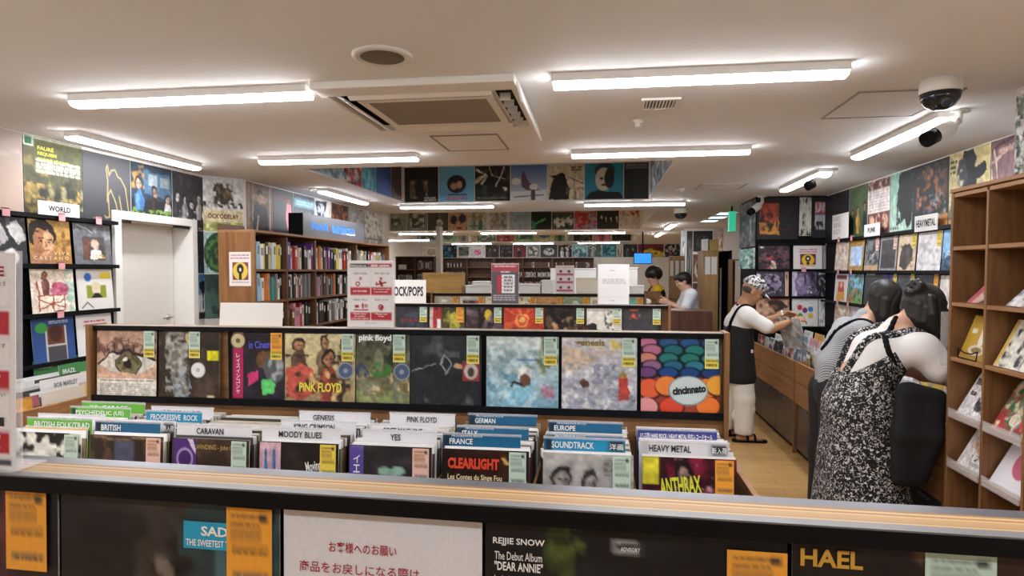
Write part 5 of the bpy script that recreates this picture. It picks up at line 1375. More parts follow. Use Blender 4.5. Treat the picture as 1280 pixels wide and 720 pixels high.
# browsing bin below that rack
LBX = -2.82
t = thing('wall_bin', 'oak browsing bin along the door wall under the WORLD rack', 'record bin', ((LBX + XL) / 2, 3.2, 0))
part('front_board', Geo().box(LBX - .02, 2.2, .45, LBX, DY0 - .07, .885), OAKY, t, bevel=.003)
part('bin_floor', Geo().box(XL + .062, 2.2, .6, LBX - .021, DY0 - .07, .62), OAKY, t)
part('end_board', Geo().box(XL + .062, DY0 - .09, .45, LBX - .021, DY0 - .07, .885), OAK, t)
part('base_cabinet', Geo().box(XL + .02, 2.2, 0, LBX - .03, DY0 - .08, .45), DKCAB, t)
file_records(3.62, XL + .12, LBX - .12, .622, 20, 'sleeved record filed in the wall bin under the WORLD rack', 'records filed by the door', lean=.1, rz=rad(90), axis='x')
for i, (y0, c) in enumerate([(3.28, 'far'), (2.95, 'cream'), (2.63, 'pale')]):
    file_records(y0, XL + .12, LBX - .12, .622, 7, 'sleeved record filed in the wall bin under the WORLD rack', 'records filed by the door', lean=.1, rz=rad(90), axis='x')


def wcard(X0, X1, Y, zt, bg, text, ink, lab, tw, tx=.1):
    a = P(X0, Y, z=zt)
    b = P(X1, Y - (X1 - X0) * .2, z=zt)
    wd = abs(b.y - a.y)
    o = flat('divider_card', lab, 'divider card', art(bg, [], 4), wd, .34, (a.x, a.y, zt - .34), '+x', .08, .002, None, 'divider cards by the door', 'e9e8ea')
    if text:
        letters(o, [(text, tx * wd, .285, tw * wd, .028, .015)], ink)
    return o


wcard(46, 93, 452, 1.02, '4a8a4d', 'WORLD', WINK, 'green divider card reading WORLD in the wall bin by the door', .3)
wcard(78, 113, 457, 1.0, '4a8a4d', 'BRAZIL', WINK, 'green divider card reading BRAZIL in the wall bin by the door', .4)
wcard(55, 113, 476, .985, 'e6e4e2', 'BOB MARLEY', mat('grey_ink', '77757a', .5), 'long white divider card with grey capitals in the wall bin by the door', .5, .27)
fr_ = flat('record', 'cream front sleeve with a tan lower band, in the wall bin by the door', 'record', art('ded4c2', [('r', .2, .72, .95, 1, 'a58a66'), ('r', .94, 0, 1, .4, 'e0c23a')], 24), .3, .315, (LBX - .045, 2.945, .622), '+x', .1)
fr_ = flat('record', 'orange-tagged front sleeve next to the standing notice, in the wall bin by the door', 'record', art('6a4a44', [('n', 'a8606a', 6, .5, 411), ('r', .45, 0, .85, .7, 'e0a040')], 24), .3, .315, (LBX - .045, 2.63, .622), '+x', .1)

# ================================================================== STANDING NOTICES
def easel(x, y, z, wd, ht, I, label, face=0.0, name='notice_stand', lean=.05, cat='notice', gap=.004):
    """A printed sheet in a clear acrylic stand: x, y, z is its lower corner on the reader's left."""
    t = thing(name, label, cat, (x, y, z), face)
    p = flat('printed_sheet', None, None, I, wd, ht, (0, 0, .004), 0.0, lean, .001, PAPER, None, 'eee', parent=t)
    s_, c_ = math.sin(lean), math.cos(lean)
    put('acrylic_holder', (Geo().obox((wd / 2, s_ * ht / 2 + .005, ht / 2 + .002), (wd / 2 + gap, 0, 0), (0, s_ * (ht / 2 + gap), c_ * (ht / 2 + gap)), (0, .0012 * c_, -.0012 * s_))
                           .box(-gap, -.012, 0, wd + gap, .045, .002), CLEAR), t)
    return t, p


def pictos(p, wd, ht, boxes, m=REDINK):
    """Little red figures and bars: (kind, x, z, size)."""
    g = Geo()
    for k, x, z, s in boxes:
        if k == 'bar':
            g.box(x, -.0016, z, x + s[0], -.001, z + s[1])
        elif k == 'man':
            g.lathe([(s * .13, 0), (s * .13, .0006)], (x, -.001, z + s * .85), 14, axis=(0, -1, 0))
            g.box(x - s * .15, -.0016, z + s * .3, x + s * .15, -.001, z + s * .7).box(x - s * .13, -.0016, z - s * .1, x - s * .02, -.001, z + s * .3).box(x + s * .02, -.0016, z - s * .1, x + s * .13, -.001, z + s * .3)
            g.obox((x - s * .27, -.0013, z + s * .58), (s * .13, 0, s * .05), (-s * .02, 0, s * .04), (0, .0003, 0))
        elif k == 'plane':
            g.obox((x, -.0013, z), (s * .5, 0, s * .12), (-s * .02, 0, s * .06), (0, .0003, 0)).obox((x, -.0013, z), (s * .12, 0, -s * .25), (s * .1, 0, s * .03), (0, .0003, 0)).obox((x - s * .42, -.0013, z + s * .03), (s * .05, 0, s * .14), (s * .05, 0, 0), (0, .0003, 0))
        elif k == 'ring':
            n = 16
            vs = []
            for r in (s * .5, s * .3):
                vs += [(x + r * math.cos(i * 2 * math.pi / n), -.0014, z + r * math.sin(i * 2 * math.pi / n)) for i in range(n)]
            g.add(vs, [(i, (i + 1) % n, n + (i + 1) % n, n + i) for i in range(n)])
        elif k == 'x':
            for q in (1, -1):
                g.obox((x, -.0013, z), (s * .5, 0, q * s * .5), (-q * s * .1, 0, s * .1), (0, .0003, 0))
    return put('pictograms', (g, m), p)


# the near notice, cut by the edge of the picture
a = P(34, 583, y=.79)
WN, HN = .21, .297
t, p = easel(a.x - WN, a.y - .012, FZ + .001, WN, HN, art('e4e2e2', [('r', .52, .12, .955, .255, 'b9b5b4'), ('r', .525, .122, .95, .252, 'e4e2e2'), ('r', .52, .4, .955, .56, 'b9b5b4'), ('r', .525, .402, .95, .56, 'e4e2e2'), ('r', .52, .65, .955, .83, 'b9b5b4'), ('r', .525, .655, .95, .83, 'e4e2e2'),
    ('r', .52, .27, .955, .385, 'b3202f'), ('r', .52, .55, .955, .64, 'b3202f'), ('r', .52, .835, .955, .94, 'b3202f'), ('r', .04, .27, .48, .385, 'b3202f'), ('r', .04, .55, .48, .64, 'b3202f'), ('r', .04, .835, .48, .94, 'b3202f'), ('r', .04, .962, .97, .992, '4a4c52')], 72),
    'white notice in acrylic stand, red captions and black figures, cut by the picture edge', FR, gap=.005, lean=.03)
letters(p, [('PLEASE', .11, .265, .083, .014, .03)], mat('maroon_print', '9a1c34', .5), y=-.0012)
letters(p, [('lock', .165, .2, .02, .007, .02), ('age.', .165, .186, .02, .007, .02), ('ts are', .165, .124, .022, .006, .02), ('ed.', .165, .113, .012, .006, .02), ('t sharing', .155, .04, .032, .006, .02), ('ducts.', .165, .026, .022, .006, .02)], WINK, 'caption', y=-.0012)
letters(p, [('のないよう', .16, .252, .035, .006, .005), ('しております', .15, .166, .045, .006, .005), ('ください', .16, .098, .035, .006, .005)], mat('grey_print', '55555a', .5), 'small_caption', y=-.0012)
pictos(p, WN, HN, [('man', .175, .222, .03), ('man', .175, .142, .034), ('man', .172, .072, .026), ('bar', .158, .057, (.034, .012))], INK)

# red and white notice on the middle display
a = P(434.5, 407, y=MY + .03)
b = P(492.5, 407, y=MY + .03)
WN = b.x - a.x
HN = P(434.5, 325, y=MY + .03).z - MZ - .008
t, p = easel(a.x, a.y, MZ + .001, WN, HN, art('e3dfdd', [('r', .05, .045, .45, .1, '3a3436'), ('r', .45, .045, .95, .1, 'b3202f'), ('r', .06, .15, .49, .52, 'cfcac8'), ('r', .065, .153, .485, .517, 'e3dfdd'), ('r', .51, .15, .95, .52, 'cfcac8'), ('r', .515, .153, .945, .517, 'e3dfdd'), ('r', .06, .55, .49, .9, 'cfcac8'), ('r', .065, .553, .485, .897, 'e3dfdd'), ('r', .51, .55, .95, .9, 'cfcac8'), ('r', .515, .553, .945, .897, 'e3dfdd'),
    ('r', .06, .4, .49, .52, 'b3202f'), ('r', .51, .4, .95, .52, 'b3202f'), ('r', .06, .78, .49, .9, 'b3202f'), ('r', .51, .78, .95, .9, 'b3202f'), ('t', .12, .17, .44, .215, 'aaa5a3', 2), ('t', .58, .17, .9, .215, 'aaa5a3', 2), ('t', .12, .575, .44, .615, 'aaa5a3', 2), ('t', .58, .575, .9, .615, 'aaa5a3', 2), ('t', .38, .93, .62, .955, 'aaa5a3', 1)], 60),
    'red and white four-panel notice in an acrylic stand on the middle display', gap=.004, lean=.03)
letters(p, [('Welcome to', .06 * WN, HN * .91, .34 * WN, HN * .03, .01), ('disk union', .5 * WN, HN * .91, .4 * WN, HN * .035, .03), ('NO TAX FREE', .12 * WN, HN * .525, .3 * WN, HN * .028, .02), ('We cannot ship', .55 * WN, HN * .555, .36 * WN, HN * .026, .01), ('internationally', .57 * WN, HN * .515, .3 * WN, HN * .026, .01),
            ('Please show', .13 * WN, HN * .185, .28 * WN, HN * .024, .01), ('the number', .15 * WN, HN * .15, .24 * WN, HN * .024, .01), ('at the cash register', .08 * WN, HN * .115, .38 * WN, HN * .024, .01), ('Please use', .6 * WN, HN * .185, .26 * WN, HN * .024, .01), ('bags', .67 * WN, HN * .15, .12 * WN, HN * .024, .01)], WINK, y=-.0012)
pictos(p, WN, HN, [('x', .28 * WN, .73 * HN, .012), ('ring', .22 * WN, .65 * HN, .022), ('x', .72 * WN, .73 * HN, .012), ('plane', .72 * WN, .655 * HN, .05), ('bar', .14 * WN, .25 * HN, (.3 * WN, .004)), ('bar', .16 * WN, .29 * HN, (.018, .012)), ('man', .33 * WN, .285 * HN, .024), ('ring', .4 * WN, .32 * HN, .014), ('ring', .72 * WN, .3 * HN, .026), ('bar', .7 * WN, .25 * HN, (.012, .02))])

# blank white card on the middle display
a, b = P(274, 404, y=MY + .035), P(352.5, 404, y=MY + .035)
t = thing('blank_sign', 'blank off-white sign card lying along the top of the middle display', 'sign', (a.x, a.y, MZ + .001))
ht = P(300, 379, y=MY + .035).z - MZ
put('board', (Geo().obox(((b.x - a.x) / 2, .008, ht / 2), ((b.x - a.x) / 2, 0, 0), (0, .006, ht / 2), (0, .002, -.0002)), CARDW), t, bevel=.001)
put('foot', (Geo().box(.02, .008, 0, .09, .03, .003).box(b.x - a.x - .09, .008, 0, b.x - a.x - .02, .03, .003), CLEAR), t)

# ================================================================== BOOKCASE
BX, BKX = -2.93, -3.262
by = [P(X, 320, x=BX).y for X in (320, 359.5, 395, 446.5, 486)]
BTOP = P(320, 290, x=BX).z
bz = [BTOP, P(320, 336.5, x=BX).z, P(320, 377.5, x=BX).z]
bz += [bz[2] - .29, bz[2] - .58, bz[2] - .87, .1]
t = thing('bookcase', 'tall brown bookcase full of books beside the pier, against the side wall', 'bookcase', ((BX + BKX) / 2, (by[0] + by[-1]) / 2, 0))
SIDE = wood('bookcase_side', '6a4424', '9a6b3c', 2, scale=6, rough=.45)
part('side_panel', Geo().box(BKX, by[0] - .025, 0, BX, by[0], BTOP), SIDE, t, bevel=.002)
part('side_panel', Geo().box(BKX, by[-1], 0, BX, by[-1] + .025, BTOP), SIDE, t, bevel=.002)
for y in by[1:-1]:
    part('divider', Geo().box(BKX + .012, y - .012, .08, BX - .004, y + .012, BTOP - .022), WALNUT, t)
part('top_board', Geo().box(BKX, by[0] - .025, BTOP, BX, by[-1] + .025, BTOP + .02), OAKY, t)
part('crown_board', Geo().box(BKX - .006, by[0] - .02, BTOP + .0205, BKX + .02, by[1] - .2, BTOP + .075), WALNUTX, t)
part('back_panel', Geo().box(BKX - .01, by[0], .08, BKX + .01, by[-1], BTOP - .001), WALNUT, t)
for j, z in enumerate(bz[1:]):
    for i in range(4):
        part('shelf', Geo().box(BKX + .011, by[i] + (.013 if i else .001), z - .02, BX - .006, by[i + 1] - (.013 if i < 3 else .001), z), WALNUTX, t)
part('plinth', Geo().box(BKX + .012, by[0], 0, BX - .03, by[-1], .078), WALNUTX, t)

PAGE = mat('page_edges', 'e3dac6', .8, var=.08, scale=90)
BKCOL = {'white': 'e6e3dc', 'black': '1c1b1d', 'purple': '6a2f8f', 'red': 'b02c2a', 'cream': 'd9cba8', 'teal': '2f8f94', 'yellow': 'd8c03a', 'blue': '2f6fb5', 'grey': '77787a', 'brown': '6b4226', 'green': '4f8a4a', 'pink': 'd08aa0', 'orange': 'c8742f', 'pale blue': '9cc0d8'}
BSIDE = {k: mat('book_cover_' + k.replace(' ', '_'), v, .45, var=.1, scale=60) for k, v in BKCOL.items()}
ORD = ['first', 'second', 'third', 'fourth', 'fifth', 'sixth', 'seventh', 'eighth', 'ninth', 'tenth', 'eleventh', 'twelfth', 'thirteenth', 'fourteenth', 'fifteenth', 'sixteenth', 'seventeenth', 'eighteenth', 'nineteenth', 'twentieth']


def book_geo(th, h, d):
    """A closed book standing with its spine at x=0 looking to +x; y across its thickness."""
    c = .002
    return (Geo().box(-d, 0, 0, 0, c, h).box(-d, th - c, 0, 0, th, h).box(-.004, c, 0, 0, th - c, h)
            .box(-d + .004, c, .003, -.0042, th - c, h - .003, 1)
            .box(0, th * .2, h * .55, .0004, th * .8, h * .85, 2))


BAYN = ['first', 'second', 'third', 'fourth']
ROWN = ['top', 'middle', 'lower', 'fourth']
PAL = {(0, 0): 'yellow pale blue white yellow black', (0, 1): 'white purple purple white red white cream brown black black', (0, 2): 'white white cream orange white black yellow purple yellow black black yellow white white white black red brown', (0, 3): 'red red white white cream yellow black white black grey',
       (1, 0): 'black black pale blue pale blue white orange black teal blue green grey white', (1, 1): 'teal grey black white black white pink brown white grey', (1, 2): 'black grey pink black grey brown grey red black grey orange brown black white white grey', (1, 3): 'white grey black cream brown white black',
       (2, 0): 'white grey black cream white brown green', (2, 1): 'green black brown pink pink pink red white black', (2, 2): 'white white black black white black black white white grey', (2, 3): 'grey black white brown white'}
BOOKM = {}
for j in range(3):
    for i in range(4):
        pal = PAL[(j, i)].replace('pale blue', 'pale_blue').split()
        y0, y1 = by[i] + (.014 if i else .004), by[i + 1] - .016
        y = y0 + RNG.uniform(.0, .015)
        sc = (y1 - y0) * .93 / len(pal)
        for k in range(20):
            c = pal[k % len(pal)].replace('_', ' ')
            th = max(.012, min(sc * RNG.uniform(.6, 1.05), .048))
            h, d = RNG.uniform(.185, .25), RNG.uniform(.15, .2)
            if c == 'purple' and i == 1:
                h = .26
            if y + th > y1:
                break
            key = (c, round(th, 3), round(h, 2))
            if key not in BOOKM:
                BOOKM[key] = mesh('book', book_geo(th, h, d), [BSIDE[c], PAGE, BSIDE['white' if c in ('black', 'purple', 'red', 'brown', 'blue') else 'grey']])
            o = put('book', BOOKM[key], None, (BX - RNG.uniform(.02, .06), y, bz[j + 1] + .001))
            tag(o, '%s book, %s from the door end, %s shelf, %s bay of the bookcase' % (c, ORD[k], ROWN[j], BAYN[i]), 'book', 'books in the wall bookcase')
            y += th + .0015 + (RNG.uniform(0, .012) if RNG.random() < .2 else 0)
# cardboard display tray in the first bay
ty = by[0] + .03
# sign box on top
a, b = P(378.5, 294, x=BX - .02), P(455, 305, x=BX - .02)
t = thing('shop_sign', 'grey sign box with blue book union lettering standing on the bookcase', 'sign', (BX - .02, a.y, BTOP + .021))
hs = P(378.5, 266, x=BX - .02).z - BTOP - .02
ls = b.y - a.y
put('box', (Geo().box(-.15, .012, 0, -.006, ls, hs), BLACKM), t)
put('end_face', (Geo().box(-.15, 0, 0, 0, .0115, hs), BLACKM), t)
put('front_face', (Geo().box(-.0055, .012, 0, 0, ls, hs), mat('sign_grey', '5c5c61', .35, var=.05)), t)
g = Geo()
write(g, 'book', .18, .07, ls * .27, hs * .42, -.001, 0, .05)
write(g, 'union', .2 + ls * .3, .06, ls * .4, hs * .5, -.001, 0, .07)
for vv in range(len(g.v)):
    x_, y_, z_ = g.v[vv]
    g.v[vv] = (.0012, x_, z_)
o = put('lettering', (g, mat('sign_blue', '2f86e8', .25, coat=.5)), t)
flat_px('wall_notice', 'white notice with red Japanese print and emblem on the bookcase end panel', 'notice', art('e6dcd8', [('t', .08, .07, .92, .13, 'a8707a', 1), ('t', .06, .16, .94, .21, 'a8505a', 1), ('r', .15, .3, .88, .82, '7a3034'), ('e', .51, .56, .34, .26, 'e0c24a'), ('e', .51, .5, .16, .15, '221b18'), ('e', .51, .52, .05, .05, 'e6ddd4'), ('r', .45, .6, .57, .82, '221b18'), ('t', .12, .87, .88, .91, '8a6a6a', 1)], 48), 287, 314, 315, 357.5, ('y', by[0] - .025), '-y', 0, .0015, PAPER)

# ================================================================== THE UNITS BEHIND
def back_unit(y, x0, x1, z, lab, lettered=None):
    t = thing('record_display', lab, 'display unit', ((x0 + x1) / 2, y, 0))
    blk, gry, ply, bak = rail_profile(x0 + .012, x1 - .012, y - .012, z)
    part('top_rail', blk, BLACK, t)
    part('rail_edge', gry, GREYL, t)
    part('plywood_edge', ply, PLYL, t)
    part('back_edge', bak, SLATE, t)
    part('back_board', Geo().box(x0 + .02, y + .02, 0, x1 - .02, y + .045, z - .014), WALNUTX, t)
    part('ledge', Geo().box(x0 + .02, y - .022, z - .354, x1 - .02, y + .02, z - .338), BLACK, t)
    part('bin_box', Geo().box(x0, y - .5, 0, x1, y - .04, .8), OAK, t)
    for x in (x0, x1 - .02):
        part('end_post', Geo().box(x, y - .035, 0, x + .02, y + .078, z + .006), OAKZ, t, bevel=.003)
    return t


TY, TZ = 4.95, 1.315
back_unit(TY, -1.86, .515, TZ, 'second record display back, behind the middle one, under the ROCK/POPS sign')


def back_cover(x0, x1, y, z, I, lab, tg=None, grp='facing sleeves on the ROCK/POPS display'):
    a, b = P(x0, 380, y=y - .012), P(x1, 380, y=y - .012)
    o = flat('record', lab, 'record', I, b.x - a.x - .004, .309, (a.x, y - .016, z - .336), lean=.05, side='ddd', group=grp)
    if tg:
        price_tag(o, tg[0], tg[1], (b.x - a.x) - .07, .19, .058, .12)
    return o


o = back_cover(494.5, 535, TY, TZ, art('2e3036', [('n', '3d4048', 4, .5, 501), ('t', .15, .3, .7, .4, '7a2f2f', 1), ('l', '4f5a6a', .03, .2, .9, .7, .5), ('t', .3, .8, .75, .95, 'c04a3a', 2)], 36), 'dark sleeve with red lettering and a round label, next to the ROCK/POPS notice', (CM, CY))
round_label(o, .23, .05, .035, 'e3e1dd', 'c9c7c3')
o = back_cover(536.5, 581, TY, TZ, art('4a4a2a', [('g', '3a3d22', '55502f'), ('p', 'b5b04a', .55, .2, .75, .1, .85, .5, .7, .7, .6, .5), ('e', .68, .9, .2, .2, 'b89a6a'), ('n', '8a8a3a', 8, .6, 503, .4, 0, 1, .7), ('r', 0, 0, .1, 1, 'c0b0a8'), ('r', .1, 0, .2, 1, 'b52c38'), ('r', .22, .3, .32, 1, 'e0dcd8'), ('r', .24, .0, .34, .3, 'b52c38')], 44), 'olive portrait sleeve with a red and white strip, second on the ROCK/POPS display', (CO, None))
back_cover(582.5, 628.5, TY, TZ, art('3f3336', [('n', '5a4a55', 5, .5, 505), ('p', '1f1a18', .35, 0, .75, 0, .8, 1, .3, 1), ('e', .6, .2, .1, .14, 'c9b03a'), ('r', .42, .62, .58, .72, 'd8c83a'), ('n', '6f6068', 8, .62, 506)], 40), 'dark mauve sleeve with small yellow marks, on the ROCK/POPS display', (CM, CY))
back_cover(629.5, 680.5, TY, TZ, art('b8402c', [('p', 'd2603f', .45, .3, 0, 0, .1, 0), ('p', 'd2603f', .45, .3, .3, 0, .42, 0), ('p', 'd2603f', .45, .3, .6, 0, .75, 0), ('p', 'd2603f', .45, .3, 0, .4, 0, .6), ('e', .46, .32, .17, .19, 'd98a4a'), ('e', .46, .32, .12, .14, 'c0502f'), ('e', .46, .3, .07, .08, 'e0b070'), ('n', 'e0c8a8', 12, .55, 507, .1, .55, .85, .85), ('p', '2a1512', .3, .85, .45, .65, .55, .65, .7, .85, .7, 1, .3, 1), ('e', .5, .6, .1, .06, 'd8b090'), ('n', '7a2018', 9, .6, 508, 0, .5, 1, 1)], 52), 'bright red sleeve with a sunburst emblem, on the ROCK/POPS display', (CM, CY))
back_cover(682, 732, TY, TZ, art('2a2220', [('n', '5a4636', 7, .5, 509), ('n', '8d7355', 11, .62, 510, .1, .2, .8, 1), ('e', .25, .45, .06, .1, 'b08a66'), ('e', .5, .6, .07, .1, 'c09a74'), ('n', '17130f', 5, .55, 511)], 44), 'dark brown crowd sleeve in a white border, on the ROCK/POPS display', (CM, CY))
back_cover(733.5, 778, TY, TZ, art('d9d6cc', [('p', '26262a', 0, .4, .2, .35, .8, 1, 0, 1), ('p', 'e9e8e4', 0, .75, .35, 1, 0, 1), ('n', '55555a', 12, .58, 513, .5, .05, .8, .6), ('r', .7, .8, 1, 1, 'b0402f')], 40), 'white sleeve with a broad black diagonal band, on the ROCK/POPS display', (CM, CY))
o = back_cover(779, 828, TY, TZ, art('3a3a3d', [('g', '37373a', '424246'), ('ne', 'c85a45', 10, .45, 515, .25, .14, .2, .12), ('ne', 'a8462f', 7, .45, 516, .62, .85, .08, .16), ('r', .9, 0, 1, 1, '221e1d')], 40), 'charcoal sleeve with red scrawled lettering, aisle end of the ROCK/POPS display', (CM, CY))

# ROCK/POPS board
a, b = P(466, 377, y=TY + .03), P(532.5, 379, y=TY + .03)
t = thing('category_sign', 'white sign board reading ROCK/POPS standing on the second display', 'sign', (a.x, a.y, TZ + .001))
hs, ws = P(500, 350, y=TY + .03).z - TZ, b.x - a.x
put('board', (Geo().box(0, 0, 0, ws, .004, hs), CARDW), t, bevel=.001)
letters(t, [('ROCK/POPS', ws * .33, hs * .3, ws * .62, hs * .42, .03)], INK, y=-.0012)
put('foot', (Geo().box(.03, .0045, 0, ws - .03, .03, .003), CLEAR), t)

# sheets standing on the second display
a, b = P(614.5, 376, y=TY + .03), P(648, 376, y=TY + .03)
ws, hs = b.x - a.x, P(630, 329.5, y=TY + .03).z - TZ - .004
t, p = easel(a.x, a.y, TZ + .001, ws, hs, art('4f4a52', [('r', 0, 0, 1, .2, '9a3a45'), ('r', 0, 0, 1, .02, 'd9d0d0'), ('t', .1, .05, .9, .1, 'e0c0c4', 1), ('r', 0, .2, 1, .22, '6f5a62'), ('t', .34, .19, .68, .24, 'ddd', 1), ('r', .2, .28, .38, .74, 'a82f3f'), ('r', .38, .28, .86, .74, 'e3e1e0'), ('t', .45, .3, .8, .72, '6a666a', 5), ('r', .38, .36, .86, .372, '8a868a'), ('r', .38, .46, .86, .472, '8a868a'), ('r', .38, .55, .86, .562, '8a868a'), ('r', .38, .64, .86, .652, '8a868a'), ('t', .06, .78, .9, .94, 'a8a2a8', 3)], 52), 'dark red and grey price table notice in an acrylic stand on the second display', lean=.03)
a, b = P(747.5, 379, y=TY + .03), P(786, 379, y=TY + .03)
ws, hs = b.x - a.x, P(766, 330.5, y=TY + .03).z - TZ - .004
t, p = easel(a.x, a.y, TZ + .001, ws, hs, art('e2e0e0', [('t', .38, .14, .54, .17, '777', 1), ('t', .16, .26, .88, .27, 'b5b2b2', 1), ('t', .14, .36, .9, .5, 'a9a6a6', 3), ('t', .14, .62, .9, .63, 'b5b2b2', 1), ('t', .14, .82, .9, .83, 'b5b2b2', 1), ('t', .4, .9, .58, .93, '999', 1)], 44), 'plain white notice with faint grey lines in an acrylic stand on the second display', lean=.03)

# ------------------------------------------------------------------ fourth row: the till end
QY, QZ = 7.18, 1.318
back_unit(QY, -1.95, .485, QZ, 'third record display back, far behind, under the white till boxes')
qc = [('b8ad98', '6a5a4a', 'e0dccf', 'grey-beige'), ('cfc6b8', '3a3a3c', 'b05a4a', 'black and red on cream'), ('d9cfae', '8a7a5a', 'b9aa80', 'plain cream'), ('ddd3ae', '2f2a26', 'c9b98a', 'two-headed cream'), ('c2935a', 'd8b080', '8a5a34', 'tan'), ('8a9a7a', '4a5a4a', 'c9cfb5', 'grey-green'), ('ded6b4', '2f2b28', 'c0b590', 'cream and black'), ('6fb5a8', '2f4a48', 'c9a05a', 'turquoise')]
for i, c in enumerate(qc):
    x0 = -1.91 + i * .2965
    o = flat('record', '%s sleeve half hidden on the third display, %s from the bookcase' % (c[3], ORD[i]), 'record', quick(c[:3], 520 + 3 * i), .29, .3, (x0, QY - .016, QZ - .336), lean=.05, side='ddd', group='facing sleeves on the third display')
    price_tag(o, CO, None, .22, .18, .062, .118)

a, b = P(528.5, 366, y=QY + .03), P(577, 366, y=QY + .03)
hb = P(550, 342.5, y=QY + .03).z - QZ
t = thing('wooden_box', 'yellowish pine box standing on the third display beside the white cartons', 'box', (a.x, QY + .03, QZ + .001))
put('front_panel', (Geo().box(0, 0, 0, b.x - a.x, .012, hb), YELW), t, bevel=.002)
put('side_panel', (Geo().box(b.x - a.x - .012, .013, 0, b.x - a.x, .2, hb).box(0, .013, 0, .012, .2, hb), YELW), t)
put('back_panel', (Geo().box(.013, .188, 0, b.x - a.x - .013, .2, hb), YELW), t)
put('lid', (Geo().box(-.005, -.004, hb + .0005, b.x - a.x + .005, .205, hb + .014), YELW), t)


def carton(x0, x1, yt, yb, y, dep, lab, c='e9e7e3', name='white_carton', z0=None, flaps=True):
    a, b = P(x0, yb, y=y), P(x1, yb, y=y)
    zt = P(x0, yt, y=y).z
    z0 = a.z if z0 is None else z0
    t = thing(name, lab, 'box', (a.x, y, z0))
    m = mat('carton_' + c, c, .6)
    put('body', (Geo().box(0, 0, 0, b.x - a.x, dep, zt - z0), m), t, bevel=.006)
    if flaps:
        put('lid', (Geo().box(-.006, -.006, zt - z0 + .0005, b.x - a.x + .006, dep + .006, zt - z0 + .018), m), t, bevel=.004)
    return t


carton(582, 616, 358.5, 366, QY + .02, .25, 'wide white carton lying next to the pine box on the third display', z0=QZ + .001)
zc = P(600, 358.5, y=QY + .02).z + .019
carton(591, 609, 353.5, 358.5, QY + .04, .2, 'small white carton on top of the wide white one', z0=zc)
carton(648, 675, 357, 367, QY + .02, .25, 'low white carton beside the price table notice', z0=QZ + .001)
carton(677, 692, 352, 367, QY + .05, .2, 'white carton with a blue sticker behind the pink pictogram notice', z0=QZ + .001)
a, b = P(694.5, 366.5, y=QY + .0), P(717.5, 366.5, y=QY + .0)
ws, hs = b.x - a.x, P(700, 332, y=QY).z - QZ - .004
t, p = easel(a.x, QY - .008, QZ + .001, ws, hs, art('e6d8d6', [('t', .05, .03, .95, .08, 'c98a92', 2)] + [('r', .05, y_, .95, y_ + .075, 'b85a68') for y_ in (.28, .56, .86)] + [('e', x_, y_, .08, .05, '55484a') for y_ in (.21, .49, .79) for x_ in (.28, .72)], 40), 'small white notice with three pink caption bars among the cartons', lean=.03)
carton(720, 747, 349, 367, QY + .02, .2, 'cream carton with a black edge behind the plain white notice', c='e6e0cc', z0=QZ + .001)
carton(788, 805, 359, 367, QY + .03, .25, 'rounded white carton at the aisle end of the third display', z0=QZ + .001)
# till counter behind
CYT = 8.3
t = thing('till_counter', 'long white till counter behind the third display', 'counter', (-.2, CYT, 0))
part('worktop', Geo().box(-1.0, CYT, 1.16, .62, CYT + .55, 1.2), WHITE, t, bevel=.004)
part('front_panel', Geo().box(-.98, CYT + .03, 0, .6, CYT + .06, 1.16), WHITEPL, t)
part('end_panel', Geo().box(.57, CYT + .061, 0, .6, CYT + .52, 1.16), WHITEPL, t)
carton(688, 745, 337, 366, CYT + .12, .35, 'large white cabinet box on the till counter', z0=1.201, flaps=True, name='white_storage_box')
carton(765, 797, 336, 366, CYT + .12, .3, 'upright white panel box at the end of the till counter', z0=1.201, name='white_storage_box')
a = P(727, 367, y=CYT + .05)
t = thing('till_monitor', 'black-framed till screen among the white boxes', 'monitor', (a.x, CYT + .06, 1.201))
put('stand', (Geo().box(.05, .0, 0, .2, .05, .012).box(.11, .02, .012, .14, .035, .1), BLACKM), t)
put('screen_frame', (Geo().box(0, .008, .08, .26, .0195, .22), BLACKM), t, bevel=.003)
put('screen', (Geo().box(.012, .004, .09, .248, .0075, .21), mat('pale_screen', 'e3e0d2', .3)), t)

# reddish counter front where the staff stand
SY = 8.05
zt = P(860, 388.5, y=SY).z
a, b, c = P(834, 400, y=SY), P(848.4, 400, y=SY), P(891, 400, y=SY)
t = thing('service_counter', 'reddish brown panelled service counter in front of the staff', 'counter', ((a.x + c.x) / 2, SY, 0))
part('narrow_panel', Geo().box(a.x, SY, 0, b.x - .004, SY + .02, zt), REDW, t, bevel=.002)
part('wide_panel', Geo().box(b.x + .002, SY, 0, c.x, SY + .02, zt - .004), REDW, t, bevel=.002)
part('worktop', Geo().box(a.x, SY + .021, zt - .03, c.x, SY + .5, zt - .002), WALNUTX, t)
part('end_panel', Geo().box(c.x - .02, SY + .021, 0, c.x, SY + .48, zt - .031), REDW, t)

# ------------------------------------------------------------------ far shelving
def open_shelf(name, lab, x0, x1, y, dep, z0, z1, cols, rows, m1, m2, cat='shelf'):
    t = thing(name, lab, cat, ((x0 + x1) / 2, y, 0))
    part('back_panel', Geo().box(x0, y + dep - .012, z0, x1, y + dep, z1), m1, t)
    for k in range(cols + 1):
        x = x0 + (x1 - x0) * k / cols
        x = min(max(x, x0 + .011), x1 - .011)
        part('upright', Geo().box(x - .011, y, 0, x + .011, y + dep - .013, z1), m1, t)
    for k in range(rows + 1):
        z = z0 + (z1 - z0) * k / rows
        for q in range(cols):
            part('shelf', Geo().box(x0 + (x1 - x0) * q / cols + .0225, y, z - .018, x0 + (x1 - x0) * (q + 1) / cols - .0225, y + dep - .013, z), m2, t)
    return t


